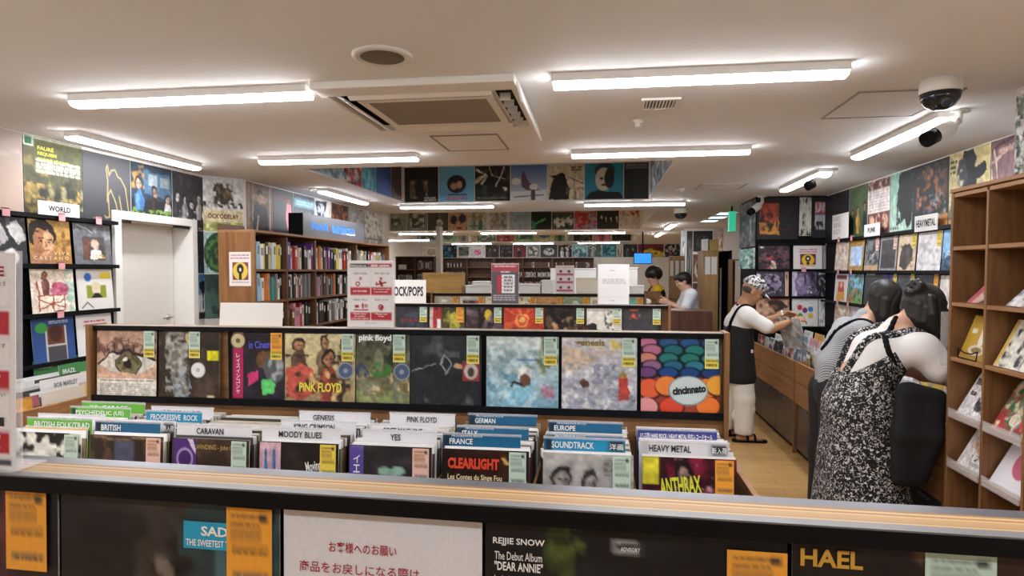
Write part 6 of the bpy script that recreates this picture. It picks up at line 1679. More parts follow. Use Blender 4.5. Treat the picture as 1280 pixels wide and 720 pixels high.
CDM = []
for c in ['e3e1dc', '2a2a2d', 'b9b5ae', '6a3a34', '8a8d92', '3f4a58', 'd2c6a8', 'a34a40']:
    CDM.append(mesh('disc_case', Geo().box(0, 0, 0, .036, .13, .15).box(.004, -.001, .02, .032, 0, .13, 1), [mat('case_' + c, c, .4), mat('case_label_' + c, ['55555a', 'c9c6c0'][c < '9'], .5)]))


def cases(x0, x1, y, z, lab, grp, step=.04, full=1.0):
    x = x0
    while x < x1 - .04:
        if RNG.random() < full:
            o = put('disc_case', CDM[RNG.randrange(len(CDM))], None, (x, y, z + .001))
            o.scale = (1, 1, RNG.uniform(.92, 1.12))
            tag(o, lab, 'disc case', grp)
        x += step


FSY = YFAR - .36
for q, (X0, X1, w_) in enumerate([(551, 617, 'first'), (617.6, 690, 'second'), (690.6, 742, 'third')]):
    x0, x1 = P(X0, 340, y=FSY).x, P(X1, 340, y=FSY).x
    open_shelf('disc_shelf', '%s brown disc shelf from the bookcase side along the farthest wall' % w_, x0, x1, FSY, .34, .45, 1.98, 2, 5, WALNUT, WALNUTX)
    wd = (x1 - x0) / 2
    for k in range(2):
        for r, fl in ((3, .96), (2, .98), (4, .35)):
            if q == 0 and k == 1 and r > 2:
                continue
            z = .45 + (1.98 - .45) * r / 5
            cases(x0 + k * wd + .03, x0 + (k + 1) * wd - .03, FSY + .06, z, 'tiny disc case on the %s far shelf, %s side, %s level' % (w_, ['near', 'till'][k], {3: 'eye', 2: 'lower', 4: 'upper'}[r]), 'discs on the far shelves', .055, fl)
NSY = 11.9
x0, x1 = P(494.5, 340, y=NSY).x, P(543, 340, y=NSY).x
open_shelf('disc_shelf', 'brown disc shelf just past the end of the bookcase', x0, x1, NSY, .3, .6, P(500, 320.5, y=NSY).z, 2, 5, WALNUT, WALNUTX)
zz = [.6 + (P(500, 320.5, y=NSY).z - .6) * r / 5 for r in range(6)]
for k, r, f_ in [(1, 4, 1), (0, 3, .9), (1, 3, 1)]:
    cases(x0 + k * (x1 - x0) / 2 + .03, x0 + (k + 1) * (x1 - x0) / 2 - .03, NSY + .05, zz[r], 'disc case on the shelf past the bookcase, %s' % ['outer bay', 'inner bay, level %s' % ['', '', '', 'three', 'four'][r]][k], 'discs past the bookcase', .041, f_)
t = thing('label_card', 'small white shelf card standing on the disc shelf past the bookcase', 'sign', (x0 + .05, NSY + .02, zz[4] + .001))
put('board', (Geo().box(0, 0, 0, .16, .004, .09), CARDW), t, bevel=.001)
a, b = P(545, 340, y=NSY + .1), P(550.5, 340, y=NSY + .1)
struct('wall_pillar', Geo().box(a.x, NSY + .1, 0, b.x, NSY + .3, CZ), WALLP)

# hanging screen
sy = 14.2
a, b = P(792, 330, y=sy), P(815, 316, y=sy)
t = thing('hanging_screen', 'small blue lit screen hanging from the ceiling near the staff', 'screen', ((a.x + b.x) / 2, sy, a.z))
part('frame', Geo().box(a.x, sy + .001, a.z, b.x, sy + .06, b.z), BLACK, t, bevel=.006)
part('lit_panel', Geo().box(a.x + .015, sy - .003, a.z + .015, b.x - .015, sy + .0, b.z - .015), mat('blue_screen', '1f7fe6', .3, emit=1.1), t, label='bright blue lit panel')
part('pole', Geo().box((a.x + b.x) / 2 - .015, sy + .03, b.z, (a.x + b.x) / 2 + .015, sy + .05, CZ), BLACKM, t)

# wood cabinet, black rack and bits beyond the service counter
ky = 9.3
a, b = P(878, 377, y=ky), P(897.5, 377, y=ky)
zt = P(890, 315, y=ky).z
t = thing('wood_cabinet', 'tall light wood cabinet end with white papers, beyond the service counter', 'cabinet', ((a.x + b.x) / 2, ky, 0))
CW = wood('light_cabinet', '93703f', 'b8935c', 2, rough=.5)
part('carcass', Geo().box(a.x, ky, 0, b.x, ky + .5, zt), CW, t, bevel=.003)
part('paper', Geo().box(a.x + .03, ky - .003, P(880, 343, y=ky).z, a.x + .1, ky - .0005, P(880, 321, y=ky).z).box(a.x + .115, ky - .003, P(880, 343, y=ky).z, b.x - .02, ky - .0005, P(880, 321, y=ky).z), CARDW, t, label='white paper sheet')
part('top_board', Geo().box(a.x - .01, ky - .01, zt + .0005, b.x + .01, ky + .5, zt + .02), CW, t)
carton(887, 898, 301, 314, ky + .05, .3, 'brown cardboard carton on top of the light wood cabinet', c='b59a5e', z0=zt + .021)
carton(878.5, 885, 300.5, 314, ky + .05, .15, 'narrow white carton on top of the light wood cabinet', z0=zt + .021)
a, b = P(899.5, 470, y=9.9), P(913, 470, y=9.9)
zt = P(905, 313, y=9.9).z
t = thing('black_rack', 'black open rack with a white post, beyond the man in the cap', 'rack', ((a.x + b.x) / 2, 9.9, 0))
part('back_panel', Geo().box(a.x, 10.2, 0, b.x, 10.22, zt), BLACKM, t)
for z in (.3, .65, 1.0, 1.3, 1.6, zt - .02):
    part('shelf', Geo().box(a.x + .012, 9.9, z, b.x - .012, 10.199, z + .012), BLACKM, t)
part('post', Geo().box(a.x - .01, 9.9, 0, a.x + .011, 9.92, P(905, 335, y=9.9).z), WHITEPL, t, label='white front post')
part('post', Geo().box(b.x - .011, 9.9, 0, b.x, 10.19, zt), BLACKM, t)
a, b = P(913.5, 440, y=8.75), P(922, 440, y=8.75)
t = thing('wood_upright', 'narrow brown open shelf end beside the corner pier', 'shelf', ((a.x + b.x) / 2, 8.75, 0))
part('side_panel', Geo().box(a.x, 8.75, 0, a.x + .015, 9.0, P(915, 324, y=8.75).z), OAKZ, t)
part('back_panel', Geo().box(a.x + .016, 8.98, 0, b.x, 9.0, P(915, 324, y=8.75).z - .02), WALNUT, t)
part('top_board', Geo().box(a.x + .016, 8.75, P(915, 324, y=8.75).z - .018, b.x, 9.0, P(915, 324, y=8.75).z), OAK, t)
far2 = ('y', 13.1)
for x0, x1, z0, z1, c, lab in [(851, 858, 1.6, 2.38, ('c9ced0', '7f8a90', 'e9ecec'), 'narrow pale poster on the side passage wall'), (858.5, 866, 1.2, 2.36, ('2a2c2c', '4a4f4a', '8a8d85'), 'narrow dark poster on the side passage wall'), (866.5, 891, 1.95, 2.36, ('26282a', '4a4a45', '15171a'), 'dark group poster high on the side passage wall'), (892, 905, 1.9, 2.4, ('cfc0b0', 'e6ddd0', 'b8663f'), 'cream poster with an orange figure on the side passage wall'), (866.5, 879, 1.35, 1.9, ('7a4a40', 'd2c4a8', '3a2a28'), 'striped red and cream poster lower on the side passage wall'), (866.5, 879, .9, 1.33, ('5a3a34', 'c8b8a4', '2a2422'), 'brown crowd poster low on the side passage wall')]:
    poster(lab, quick(c, 560 + int(x0)), x0, x1, far2, '-y', z0, z1, group='posters on the side passage wall')
a, b = P(836, 345, y=11.4), P(856, 345, y=11.4)
t = thing('leaflet_rack', 'wooden leaflet rack with white sheets behind the staff', 'rack', ((a.x + b.x) / 2, 11.4, 0))
part('back_board', Geo().box(a.x, 11.4, 0, b.x, 11.43, P(840, 320, y=11.4).z), CW, t, bevel=.003)
for k in range(3):
    part('leaflet', Geo().box(a.x + .02 + k * (b.x - a.x) / 3, 11.385, P(840, 345, y=11.4).z, a.x + (k + .85) * (b.x - a.x) / 3, 11.39, P(840, 326, y=11.4).z), CARDW, t)
for z in (P(840, 346, y=11.4).z, P(840, 372, y=11.4).z):
    part('ledge', Geo().box(a.x, 11.36, z - .012, b.x, 11.3995, z), CW, t)

# ================================================================== AISLE-WALL BINS
RBX, RBT = 1.65, .797
units = [(5.775, YR - .07, 3, 'oak record bin over dark cabinets, where the man in the cap browses'), (4.18, 5.765, 3, 'oak record bin over dark cabinets, middle stretch of the aisle wall'), (3.315, 4.17, 2, 'oak record bin over dark cabinets, in front of the floral dress')]
for y0, y1, nd, lab in units:
    t = thing('wall_bin', lab, 'record bin', ((RBX + XR) / 2, (y0 + y1) / 2, 0), group=None)
    part('front_board', Geo().box(RBX, y0 + .026, .625, RBX + .02, y1, RBT), OAKY, t, bevel=.003)
    part('front_board', Geo().box(RBX, y0 + .026, .445, RBX + .02, y1, .62), OAKY, t, bevel=.003)
    part('corner_post', Geo().box(RBX - .006, y0, 0, RBX + .03, y0 + .024, RBT + .004), OAKZ, t, bevel=.003)
    part('end_board', Geo().box(RBX + .031, y0, .4, XR - .075, y0 + .02, RBT), OAK, t)
    part('bin_floor', Geo().box(RBX + .021, y0 + .026, .5, XR - .075, y1, .52), OAKY, t)
    for k in range(nd):
        a, b = y0 + .028 + (y1 - y0 - .03) * k / nd, y0 + .028 + (y1 - y0 - .03) * (k + 1) / nd
        dd = part('cabinet_door', Geo().box(RBX + .012, a + .002, .05, RBX + .03, b - .002, .438), DKCAB, t, bevel=.002)
        g = Geo().box(RBX + .004, (a + b) / 2 - .05, .405, RBX + .0115, (a + b) / 2 + .05, .417)
        g.v = [(p[0] - t.location.x, p[1] - t.location.y, p[2]) for p in g.v]
        put('handle', (g, GREYL), dd)
    part('plinth', Geo().box(RBX + .05, y0 + .026, 0, RBX + .07, y1, .049), BLACKM, t)

RFACE = [art('3a2a2a', [('n', 'b03a34', 6, .55, 601), ('n', 'd8b0a0', 9, .66, 602)], 24), art('cfc8b8', [('n', '5a6a8a', 6, .52, 603)], 24), art('26262a', [('n', '8a8a90', 7, .6, 604)], 24), art('d8d2c4', [('n', 'c24a3a', 6, .55, 605), ('n', '3a4a6a', 7, .62, 606)], 24),
         art('6a7a9a', [('n', 'd9d6ce', 6, .5, 607)], 24), art('b5a88a', [('n', '4a3a2f', 6, .5, 608)], 24), art('e0dcd8', [('n', '7a9a6a', 6, .55, 609)], 24), art('4a2f3a', [('n', 'c9b06a', 6, .6, 610)], 24), art('c9c4c0', [('n', '2a3a5a', 6, .55, 611)], 24)]
RLAB = ['mostly red and black', 'cream and slate blue', 'black with grey marks', 'white with red and navy', 'blue-grey and white', 'tan and brown', 'white with green', 'plum with gold', 'silver and navy']
for i, y in enumerate([7.5, 7.15, 6.8, 6.45, 6.1, 5.68, 5.3, 4.92, 4.52]):
    file_records(y, RBX + .12, XR - .2, .522, 8, 'sleeved record filed in the aisle-wall bin behind the %s front sleeve' % RLAB[i], 'aisle bin records behind the %s sleeve' % RLAB[i], lean=.12, rz=rad(-90), axis='x')
    o = flat('record', 'front sleeve %s, in the aisle-wall bins' % RLAB[i], 'record', RFACE[i], R_, .315, (RBX + .06, y, .56), '-x', .12, side='e6e4e0', group='front sleeves of the aisle bins')
    for k, (dx, c, nm) in enumerate([(.237, ['e9e7e6', 'f0efee', 'e4e4ea'][i % 3], 'white'), (.388, ['d8b24a', '6a9acb', 'd89aa6', 'e9e7e6'][i % 4], ['yellow', 'light blue', 'pink', 'plain white'][i % 4]), (.54, ['e9e7e6', 'dba24a', '7aaad0'][i % 3], ['bright white', 'orange', 'sky blue'][i % 3])]):
        flat('divider_card', '%s divider card behind the %s sleeve in the aisle bins' % (nm, RLAB[i]), 'divider card', art(c, [('t', .1, .05, .6, .12, '8a8a8a', 1), ('n', '9a8a6a', 5, .66, 620 + i * 3 + k, 0, .1, 1, .5)], 20), (.29), .36 + .02 * k, (RBX + dx, y - .01, .523 + .0 * k), '-x', .12, .002, None, 'divider cards of the aisle bins', 'e9e8ea')
for y, c in [(3.95, 'near'), (3.6, 'nearest')]:
    file_records(y, RBX + .3, XR - .25, .522, 4, 'sleeved record in the aisle bin beyond the floral dress, %s row' % c, 'aisle bin records by the dress, %s row' % c, lean=.12, rz=rad(-90), axis='x')
o = flat('record', 'black sleeve with small white lettering, standing in the bin beside the cubby shelf', 'record', art('1b1b1d', [('n', '2a2a2d', 4, .5, 641)], 12), R_, .315, (RBX + .06, 3.655, .54), '-x', .15, side='e6e4e0')
letters(o, [('An Album', .03, .24, .16, .025, .02), ('more in black', .03, .215, .14, .016, .0)], WINK)

# ================================================================== CUBBY SHELF
SX, SXB = 1.62, 1.893
sy_ = [3.262, 2.985, 2.708, 2.431, 2.154, 1.877]
sz = [.43, .68, .915, 1.176, 1.432, 1.69, 1.93]
t = thing('cubby_shelf', 'tall dark brown cubbyhole shelf of small records beside the women', 'shelf', ((SX + SXB) / 2, (sy_[0] + sy_[-1]) / 2, 0))
part('side_panel', Geo().box(SX, sy_[0] - .01, 0, SXB, sy_[0] + .01, sz[-1] + .01), OAKZ, t, bevel=.002)
for y in sy_[1:]:
    part('upright', Geo().box(SX, y - .008, .1, SXB - .012, y + .008, sz[-1] - .008), OAKZ, t, bevel=.0015)
part('top_board', Geo().box(SX - .006, sy_[-1] - .01, sz[-1] + .0105, SXB, sy_[0] + .012, sz[-1] + .028), OAKY, t, bevel=.002)
part('back_panel', Geo().box(SXB - .011, sy_[-1], .1, SXB - .001, sy_[0] - .011, sz[-1]), WALNUT, t)
for i, z in enumerate([.1, .18] + sz[:-1] + [sz[-1] + .006]):
    for k in range(5):
        part('shelf', Geo().box(SX + .002, sy_[k + 1] + .009, z - .018, SXB - .012, sy_[k] - (.009 if k else .011), z), OAKY, t, bevel=.0015)


def single(k, r, I, lab, sz_=.2, dy=.02, tray=True, lean=.5, hz=None):
    """A small record leaning in the cubby of column k, row r (0 = lowest)."""
    o = flat('small_record', lab, 'small record', I, sz_, hz or sz_ * 1.03, (SX + .022, sy_[k] - dy, sz[r] + .003), '-x', lean, .003, None, 'small records in the cubby shelf', 'e6e0dc')
    if tray:
        y0, y1 = sy_[k + 1] + .012, sy_[k] - .014
        tt = thing('acrylic_tray', 'clear acrylic lip holding the ' + lab.split(',')[0], 'tray', (SX, y1, sz[r]), group='acrylic lips of the cubby shelf')
        ll = Geo().box(SX - .004, y0, sz[r] - .022, SX - .0005, y1, sz[r] + .022)
        part('front_lip', ll, LIP, tt)
        part('floor_strip', Geo().box(SX - .0004, y0, sz[r] + .0004, SX + .018, y1, sz[r] + .002), LIP, tt)
    return o


single(0, 4, art('b85a68', [('r', .25, 0, 1, 1, 'd8b9a6'), ('n', '8a3f4a', 5, .55, 651), ('n', '3a2a2c', 6, .62, 652, .5, .5, 1, 1)], 24), 'rose-edged small record leaning alone, second row of the cubby shelf', .17, .095, False, .75)
o = single(0, 3, art('c29a2f', [('g', 'c9a53a', 'b08a2a'), ('p', 'e6dccb', .5, .15, .72, .3, .68, .6, .6, .9, .5, .6), ('e', .55, .78, .3, .12, 'd9cdb8'), ('e', .55, .78, .2, .07, '8a6a3a'), ('r', .12, .3, .32, .4, 'e6e0d4')], 36), 'mustard yellow small record on a black wire stand', .2, .04, False, .35)
t = thing('wire_stand', 'black wire stand holding the mustard yellow small record', 'stand', (SX + .01, sy_[0] - .06, sz[3]))
q = [(SX + .015, sy_[0] - .05, sz[3] + .045), (SX + .012, sy_[0] - .055, sz[3] + .004), (SX + .012, sy_[0] - .2, sz[3] + .004), (SX + .015, sy_[0] - .205, sz[3] + .045)]
part('wire_loop', Geo().tube(q, .003, 8).tube([q[0], (SX + .014, sy_[0] - .1, sz[3] + .03), (SX + .014, sy_[0] - .16, sz[3] + .03), q[3]], .003, 8), BLACK, t, smooth=True)
single(1, 3, art('e0dccf', [('r', 0, 0, .1, 1, 'd2b03a'), ('n', '2a2a2c', 7, .52, 655, .12, .1, 1, 1)], 30), 'black and white small record with a yellow edge, third row second cubby', .21, .03, False, .45)
single(1, 4, art('e0dcda', [('n', '77777a', 6, .6, 656)], 18), 'pale small record almost hidden in the second cubby, second row', .16, .1, False, .8)
o = single(0, 2, art('e4e1e2', [('t', .05, .08, .3, .2, '2a2a2c', 1), ('r', .42, .06, .97, .97, 'd2cfd0'), ('n', '3a3a3d', 10, .55, 658, .45, .1, .95, .95), ('n', 'f0eeee', 8, .6, 659, .45, .1, .95, .95)], 48), 'white small record with ink drawing and brush characters, fourth row', .205, .035)
letters(o, [('自由', .02, .155, .05, .03, .03), ('音楽', .02, .1, .04, .022, .02)], INK)
single(1, 2, art('a8393a', [('n', '3a6a4a', 5, .5, 660), ('f', .55, .08, .8, 'dcc0a4', '7aa08a', '6a2a24'), ('n', 'd8c2a0', 8, .64, 661), ('e', .5, .75, .13, .13, 'e6e0d2'), ('e', .5, .75, .1, .1, 'c9b9a0')], 48), 'red and green figure small record with a round cream label, fourth row second cubby', .222, .03)
single(0, 1, art('e2dcd8', [('e', .55, .3, .36, .3, 'd6b89a'), ('e', .5, .32, .2, .16, 'e2d0bd'), ('ne', 'c49a78', 8, .5, 663, .55, .3, .34, .28), ('n', '3a3638', 12, .66, 664, .3, .6, .9, .8), ('t', .4, .82, .8, .9, '77777a', 2)], 44), 'white small record with a beige swirl, fifth row', .2, .045)
o = single(1, 1, art('e3dfe4', [('e', .58, .5, .27, .28, 'c2627a'), ('e', .58, .5, .09, .09, '3a2a30'), ('e', .58, .5, .04, .04, 'e6e2e4'), ('t', .1, .08, .45, .14, '8a868a', 1)], 48), 'white-sleeved small record showing a pink centre label, fifth row second cubby', .235, .025)
a = P(1190, 455, x=SX - .02)
t = thing('acrylic_sheet', 'upright clear acrylic sheet clipped to the end of the cubby shelf', 'sheet', (SX, sy_[0] + .02, 1.12))
part('pane', Geo().box(SX - .03, sy_[0] + .012, 1.13, SX + .03, sy_[0] + .015, 1.385), CLEAR, t)
part('clip', Geo().box(SX - .004, sy_[0] + .0105, 1.2, SX + .012, sy_[0] + .0118, 1.22), GREYL, t)

# ================================================================== PEOPLE
class Flesh:
    """Solid shapes melted together into one skin, sampled on a grid and meshed."""

    def __init__(s):
        s.p, s.cuts = [], []

    def cap(s, a, b, ra, rb=None, k=.03):
        s.p.append(('c', np.array(a, float), np.array(b, float), ra, ra if rb is None else rb, k))
        return s

    def ell(s, c, r, k=.03, R=None):
        s.p.append(('e', np.array(c, float), np.array(r, float), np.eye(3) if R is None else np.array(R), k))
        return s

    def chain(s, pts, rs, k=.03):
        for i in range(len(pts) - 1):
            s.cap(pts[i], pts[i + 1], rs[i], rs[i + 1], k)
        return s

    def cut(s, n, d):
        """Keep where n·p < d."""
        s.cuts.append((np.array(n, float), d))
        return s

    def mesh(s, name, mats, h=.008):
        lo, hi = np.full(3, 9e9), np.full(3, -9e9)
        bb = []
        for q in s.p:
            if q[0] == 'c':
                m = max(q[3], q[4])
                a, b = np.minimum(q[1], q[2]) - m, np.maximum(q[1], q[2]) + m
            else:
                m = q[2].max()
                a, b = q[1] - m, q[1] + m
            bb.append((a, b))
            lo, hi = np.minimum(lo, a), np.maximum(hi, b)
        lo, hi = lo - 3 * h, hi + 3 * h
        n = np.ceil((hi - lo) / h).astype(int) + 1
        D = np.full(n, 1.0, np.float32)
        ax = [lo[i] + h * np.arange(n[i]) for i in range(3)]
        for q, (a, b) in zip(s.p, bb):
            k = q[-1]
            i0 = np.maximum(((a - k - 3 * h - lo) / h).astype(int), 0)
            i1 = np.minimum(((b + k + 3 * h - lo) / h).astype(int) + 2, n)
            X, Y, Z = np.meshgrid(*[ax[i][i0[i]:i1[i]] for i in range(3)], indexing='ij')
            if q[0] == 'c':
                v = q[2] - q[1]
                L = float(v @ v) + 1e-12
                t = np.clip(((X - q[1][0]) * v[0] + (Y - q[1][1]) * v[1] + (Z - q[1][2]) * v[2]) / L, 0, 1)
                d = np.sqrt((X - q[1][0] - t * v[0]) ** 2 + (Y - q[1][1] - t * v[1]) ** 2 + (Z - q[1][2] - t * v[2]) ** 2) - (q[3] + (q[4] - q[3]) * t)
            else:
                W = np.stack([X - q[1][0], Y - q[1][1], Z - q[1][2]], -1) @ q[3]
                k0 = np.sqrt(((W / q[2]) ** 2).sum(-1))
                k1 = np.sqrt(((W / q[2] ** 2) ** 2).sum(-1)) + 1e-9
                d = k0 * (k0 - 1) / k1
            sl = tuple(slice(i0[i], i1[i]) for i in range(3))
            o = D[sl]
            hh = np.clip(.5 + .5 * (o - d) / k, 0, 1)
            D[sl] = o * (1 - hh) + d * hh - k * hh * (1 - hh)
        if s.cuts:
            X, Y, Z = np.meshgrid(*ax, indexing='ij')
            for nn, dd in s.cuts:
                D = np.maximum(D, X * nn[0] + Y * nn[1] + Z * nn[2] - dd)
        ins = D < 0
        c = [(i, j, k) for i in (0, 1) for j in (0, 1) for k in (0, 1)]
        m = np.array(n) - 1
        cnt = sum(ins[i:i + m[0], j:j + m[1], k:k + m[2]].astype(np.int8) for i, j, k in c)
        act = (cnt > 0) & (cnt < 8)
        idx = np.full(m, -1, np.int64)
        cells = np.argwhere(act)
        idx[act] = np.arange(len(cells))
        acc, num = np.zeros((len(cells), 3)), np.zeros(len(cells))
        for u in range(8):
            for w_ in range(u + 1, 8):
                e = np.array(c[w_]) - np.array(c[u])
                if np.abs(e).sum() != 1:
                    continue
                p, q = cells + c[u], cells + c[w_]
                dp, dq = D[tuple(p.T)], D[tuple(q.T)]
                x = (dp < 0) != (dq < 0)
                t = np.where(x, dp / np.where(x, dp - dq, 1), 0)
                acc += np.where(x[:, None], p + t[:, None] * e, 0)
                num += x
        V = lo + h * acc / num[:, None]
        F = []
        for a in range(3):
            b, d = (a + 1) % 3, (a + 2) % 3
            s0 = [slice(None)] * 3
            s1 = [slice(None)] * 3
            s0[a], s1[a] = slice(0, n[a] - 1), slice(1, n[a])
            A, B = ins[tuple(s0)], ins[tuple(s1)]
            E = np.argwhere(A != B)
            E = E[(E[:, b] > 0) & (E[:, d] > 0) & (E[:, b] < m[b]) & (E[:, d] < m[d])]
            eb, ed = np.eye(3, dtype=int)[b], np.eye(3, dtype=int)[d]
            q = np.stack([idx[tuple((E - x).T)] for x in (eb + ed, ed, 0 * eb, eb)], 1)
            fl = A[tuple(E.T)]
            q[~fl] = q[~fl][:, ::-1]
            F.append(q)
        F = np.vstack(F)
        me = bpy.data.meshes.new(name)
        me.vertices.add(len(V))
        me.vertices.foreach_set('co', V.ravel())
        me.loops.add(F.size)
        me.loops.foreach_set('vertex_index', F.ravel().astype(np.int32))
        me.polygons.add(len(F))
        me.polygons.foreach_set('loop_start', np.arange(0, F.size, 4, dtype=np.int32))
        me.update(calc_edges=True)
        me.polygons.foreach_set('use_smooth', [True] * len(F))
        for mm in (mats if isinstance(mats, list) else [mats]):
            me.materials.append(mm)
        return me


def V3(*a):
    return np.array(a, float)


def unit(v):
    return v / np.linalg.norm(v)


def hand(B, w, d, n, side, curl=.35, s=1.0):
    """Palm, five fingers, thumb. d: along the hand, n: out of the palm, side: +1/-1 towards the thumb."""
    d, n = unit(d), unit(n - (n @ unit(d)) * unit(d))
    a = np.cross(d, n) * side
    for i in range(4):
        k = w + d * .082 * s + a * (.029 - .0195 * i) * s
        B.cap(w + a * (.014 - .01 * i) * s, k, .0125 * s, .0105 * s, .012)
        p, dr = k, d
        for j, f in enumerate((.45, .31, .24)):
            ang = curl * (1.0 + .25 * j) + .04 * i
            dr = unit(dr * math.cos(ang) + n * math.sin(ang) - 0 * a)
            nn = unit(n - (n @ dr) * dr)
            q = p + dr * (.072, .08, .074, .058)[i] * f * s
            B.cap(p, q, (.0095 - .0012 * j) * s, (.0085 - .0012 * j) * s, .004)
            p = q
            n_ = nn
    t0 = w + d * .02 * s + a * .018 * s
    t1 = t0 + (d * .55 + a * .75 + n * .2) * .042 * s
    t2 = t1 + (d * .85 + a * .25 + n * .45) * .032 * s
    t3 = t2 + (d * .9 + a * .05 + n * .5) * .024 * s
    B.chain([t0, t1, t2, t3], [.013 * s, .011 * s, .0095 * s, .008 * s], .008)


def body(J, s=1.0, w=1.0, fem=False, curl=.35):
    """The continuous figure from its joints: head, neck, chest, hips, arms, legs."""
    B = Flesh()
    up = unit(J['neck'] - J['pelvis'])
    side = V3(0, 1, 0) if 'side' not in J else J['side']
    for q in (1, -1):
        B.cap(J['pelvis'] + side * q * .065 * w, J['waist'] + side * q * .045 * w, .1 * w, .088 * w, .06)
        B.cap(J['waist'] + side * q * .045 * w, J['chest'] + side * q * .065 * w, .088 * w, .098 * w, .06)
        sh = J['shoulder'][q]
        B.cap(J['chest'] + side * q * .05 * w, sh, .085 * w, .056 * w, .05)
        B.cap(J['neck'], sh, .05 * w, .05 * w, .05)
        el, wr = J['elbow'][q], J['wrist'][q]
        B.chain([sh, sh * .45 + el * .55, el], [.05 * w, .044 * w, .037 * w], .03)
        B.chain([el, el * .6 + wr * .4, wr], [.037 * w, .037 * w, .024 * w], .02)
        hd, hn = J.get('hand', {}).get(q, (wr - el, V3(0, 0, -1)))
        hand(B, wr, hd, hn, J.get('thumb', {}).get(q, q), curl, s)
        hp, kn, an = J['hip'][q], J['knee'][q], J['ankle'][q]
        B.chain([hp, hp * .5 + kn * .5, kn], [.092 * w, .078 * w, .056 * w], .04)
        B.chain([kn, kn * .6 + an * .4, an], [.054 * w, .052 * w, .034 * w], .03)
        f = J.get('toe', {}).get(q, V3(1, 0, 0))
        B.cap(an + V3(0, 0, -.045) - f * .035, an + V3(0, 0, -.05) + f * .08, .034, .03, .02)
        B.cap(an + V3(0, 0, -.05) + f * .08, an + V3(0, 0, -.06) + f * .15, .03, .02, .02)
    h, fw = J['head'], unit(J['face'])
    hu = unit(J['crown'] - (J['crown'] @ fw) * fw)
    hs = np.cross(hu, fw)
    R = np.stack([fw, hs, hu], 1)
    B.cap(J['neck'] - up * .02, h - hu * .05 - fw * .02, .052, .047, .03)
    B.ell(h + hu * .025 - fw * .01, (.096, .077, .098), .03, R)
    B.ell(h - hu * .045 + fw * .03, (.06, .056, .07), .03, R)
    B.ell(h - hu * .095 + fw * .055, (.026, .028, .022), .02, R)
    B.cap(h + hu * .02 + fw * .082, h - hu * .022 + fw * .1, .009, .013, .012)
    B.ell(h - hu * .055 + fw * .083, (.014, .024, .012), .012, R)
    B.cap(h + hu * .035 + fw * .078 + hs * .05, h + hu * .035 + fw * .078 - hs * .05, .012, .012, .02)
    for q in (1, -1):
        B.ell(h + hs * q * .078 - hu * .01 - fw * .005, (.02, .009, .03), .008, R)
        B.ell(h + hs * q * .04 - hu * .02 + fw * .066, (.02, .02, .018), .02, R)
    J['R'] = (fw, hs, hu, R)
    return B


def face_bits(J, parent, m=None):
    """Eyes, brows and lips laid on the face."""
    fw, hs, hu, R = J['R']
    h = J['head']
    e, bw = Flesh(), Flesh()
    for q in (1, -1):
        c = h + hs * q * .032 + hu * .012 + fw * .084
        e.ell(c, (.006, .012, .005), .002, R)
        bw.cap(c + hu * .02 - hs * .016, c + hu * .02 + hs * .016, .0035, .0035, .002)
    put('eye', e.mesh('eye', mat('eye_dark', '231a16', .3), .003), parent)
    put('eyebrow', bw.mesh('eyebrow', mat('brow_dark', '2a211d', .8), .003), parent)
    lp = Flesh().ell(h - hu * .055 + fw * .094, (.006, .019, .005), .002, R)
    put('lips', lp.mesh('lips', mat('lip_rose', 'a8685c', .5), .003), parent)


def skin_mat(name, c):
    m = mat(name, c, .55, var=.05, scale=40)
    b = m.node_tree.nodes['Principled BSDF']
    b.inputs['Subsurface Weight'].default_value = .08
    b.inputs['Subsurface Radius'].default_value = (.02, .008, .004)
    return m


def cloth_mat(name, c, var=.12, scale=35):
    return mat(name, c, .85, var=var, scale=scale)


def mottled(name, cols, scale, th, detail=2.0, rough=.8, warp=0.0):
    """Cloth with blotches of several colours in hard patches."""
    m, N, L, b = nt(name)
    tx = N.new('ShaderNodeTexCoord')
    no = N.new('ShaderNodeTexNoise')
    no.inputs['Scale'].default_value = scale
    no.inputs['Detail'].default_value = detail
    no.inputs['Distortion'].default_value = warp
    L.new(tx.outputs['Object'], no.inputs['Vector'])
    rp = N.new('ShaderNodeValToRGB')
    rp.color_ramp.interpolation = 'CONSTANT'
    rp.color_ramp.elements[0].color = (*hx(cols[0]), 1)
    rp.color_ramp.elements[0].position = 0
    rp.color_ramp.elements[1].color = (*hx(cols[1]), 1)
    rp.color_ramp.elements[1].position = th[0]
    for c, t in zip(cols[2:], th[1:]):
        e = rp.color_ramp.elements.new(t)
        e.color = (*hx(c), 1)
    L.new(no.outputs['Fac'], rp.inputs['Fac'])
    L.new(rp.outputs['Color'], b.inputs['Base Color'])
    b.inputs['Roughness'].default_value = rough
    return m


def striped(name, c1, c2, scale):
    m, N, L, b = nt(name)
    tx = N.new('ShaderNodeTexCoord')
    wv = N.new('ShaderNodeTexWave')
    wv.bands_direction = 'DIAGONAL'
    wv.inputs['Scale'].default_value = scale
    wv.inputs['Distortion'].default_value = .6
    L.new(tx.outputs['Object'], wv.inputs['Vector'])
    rp = N.new('ShaderNodeValToRGB')
    rp.color_ramp.elements[0].position = .35
    rp.color_ramp.elements[0].color = (*hx(c1), 1)
    rp.color_ramp.elements[1].position = .6
    rp.color_ramp.elements[1].color = (*hx(c2), 1)
    L.new(wv.outputs['Fac'], rp.inputs['Fac'])
    L.new(rp.outputs['Color'], b.inputs['Base Color'])
    b.inputs['Roughness'].default_value = .85
    return m


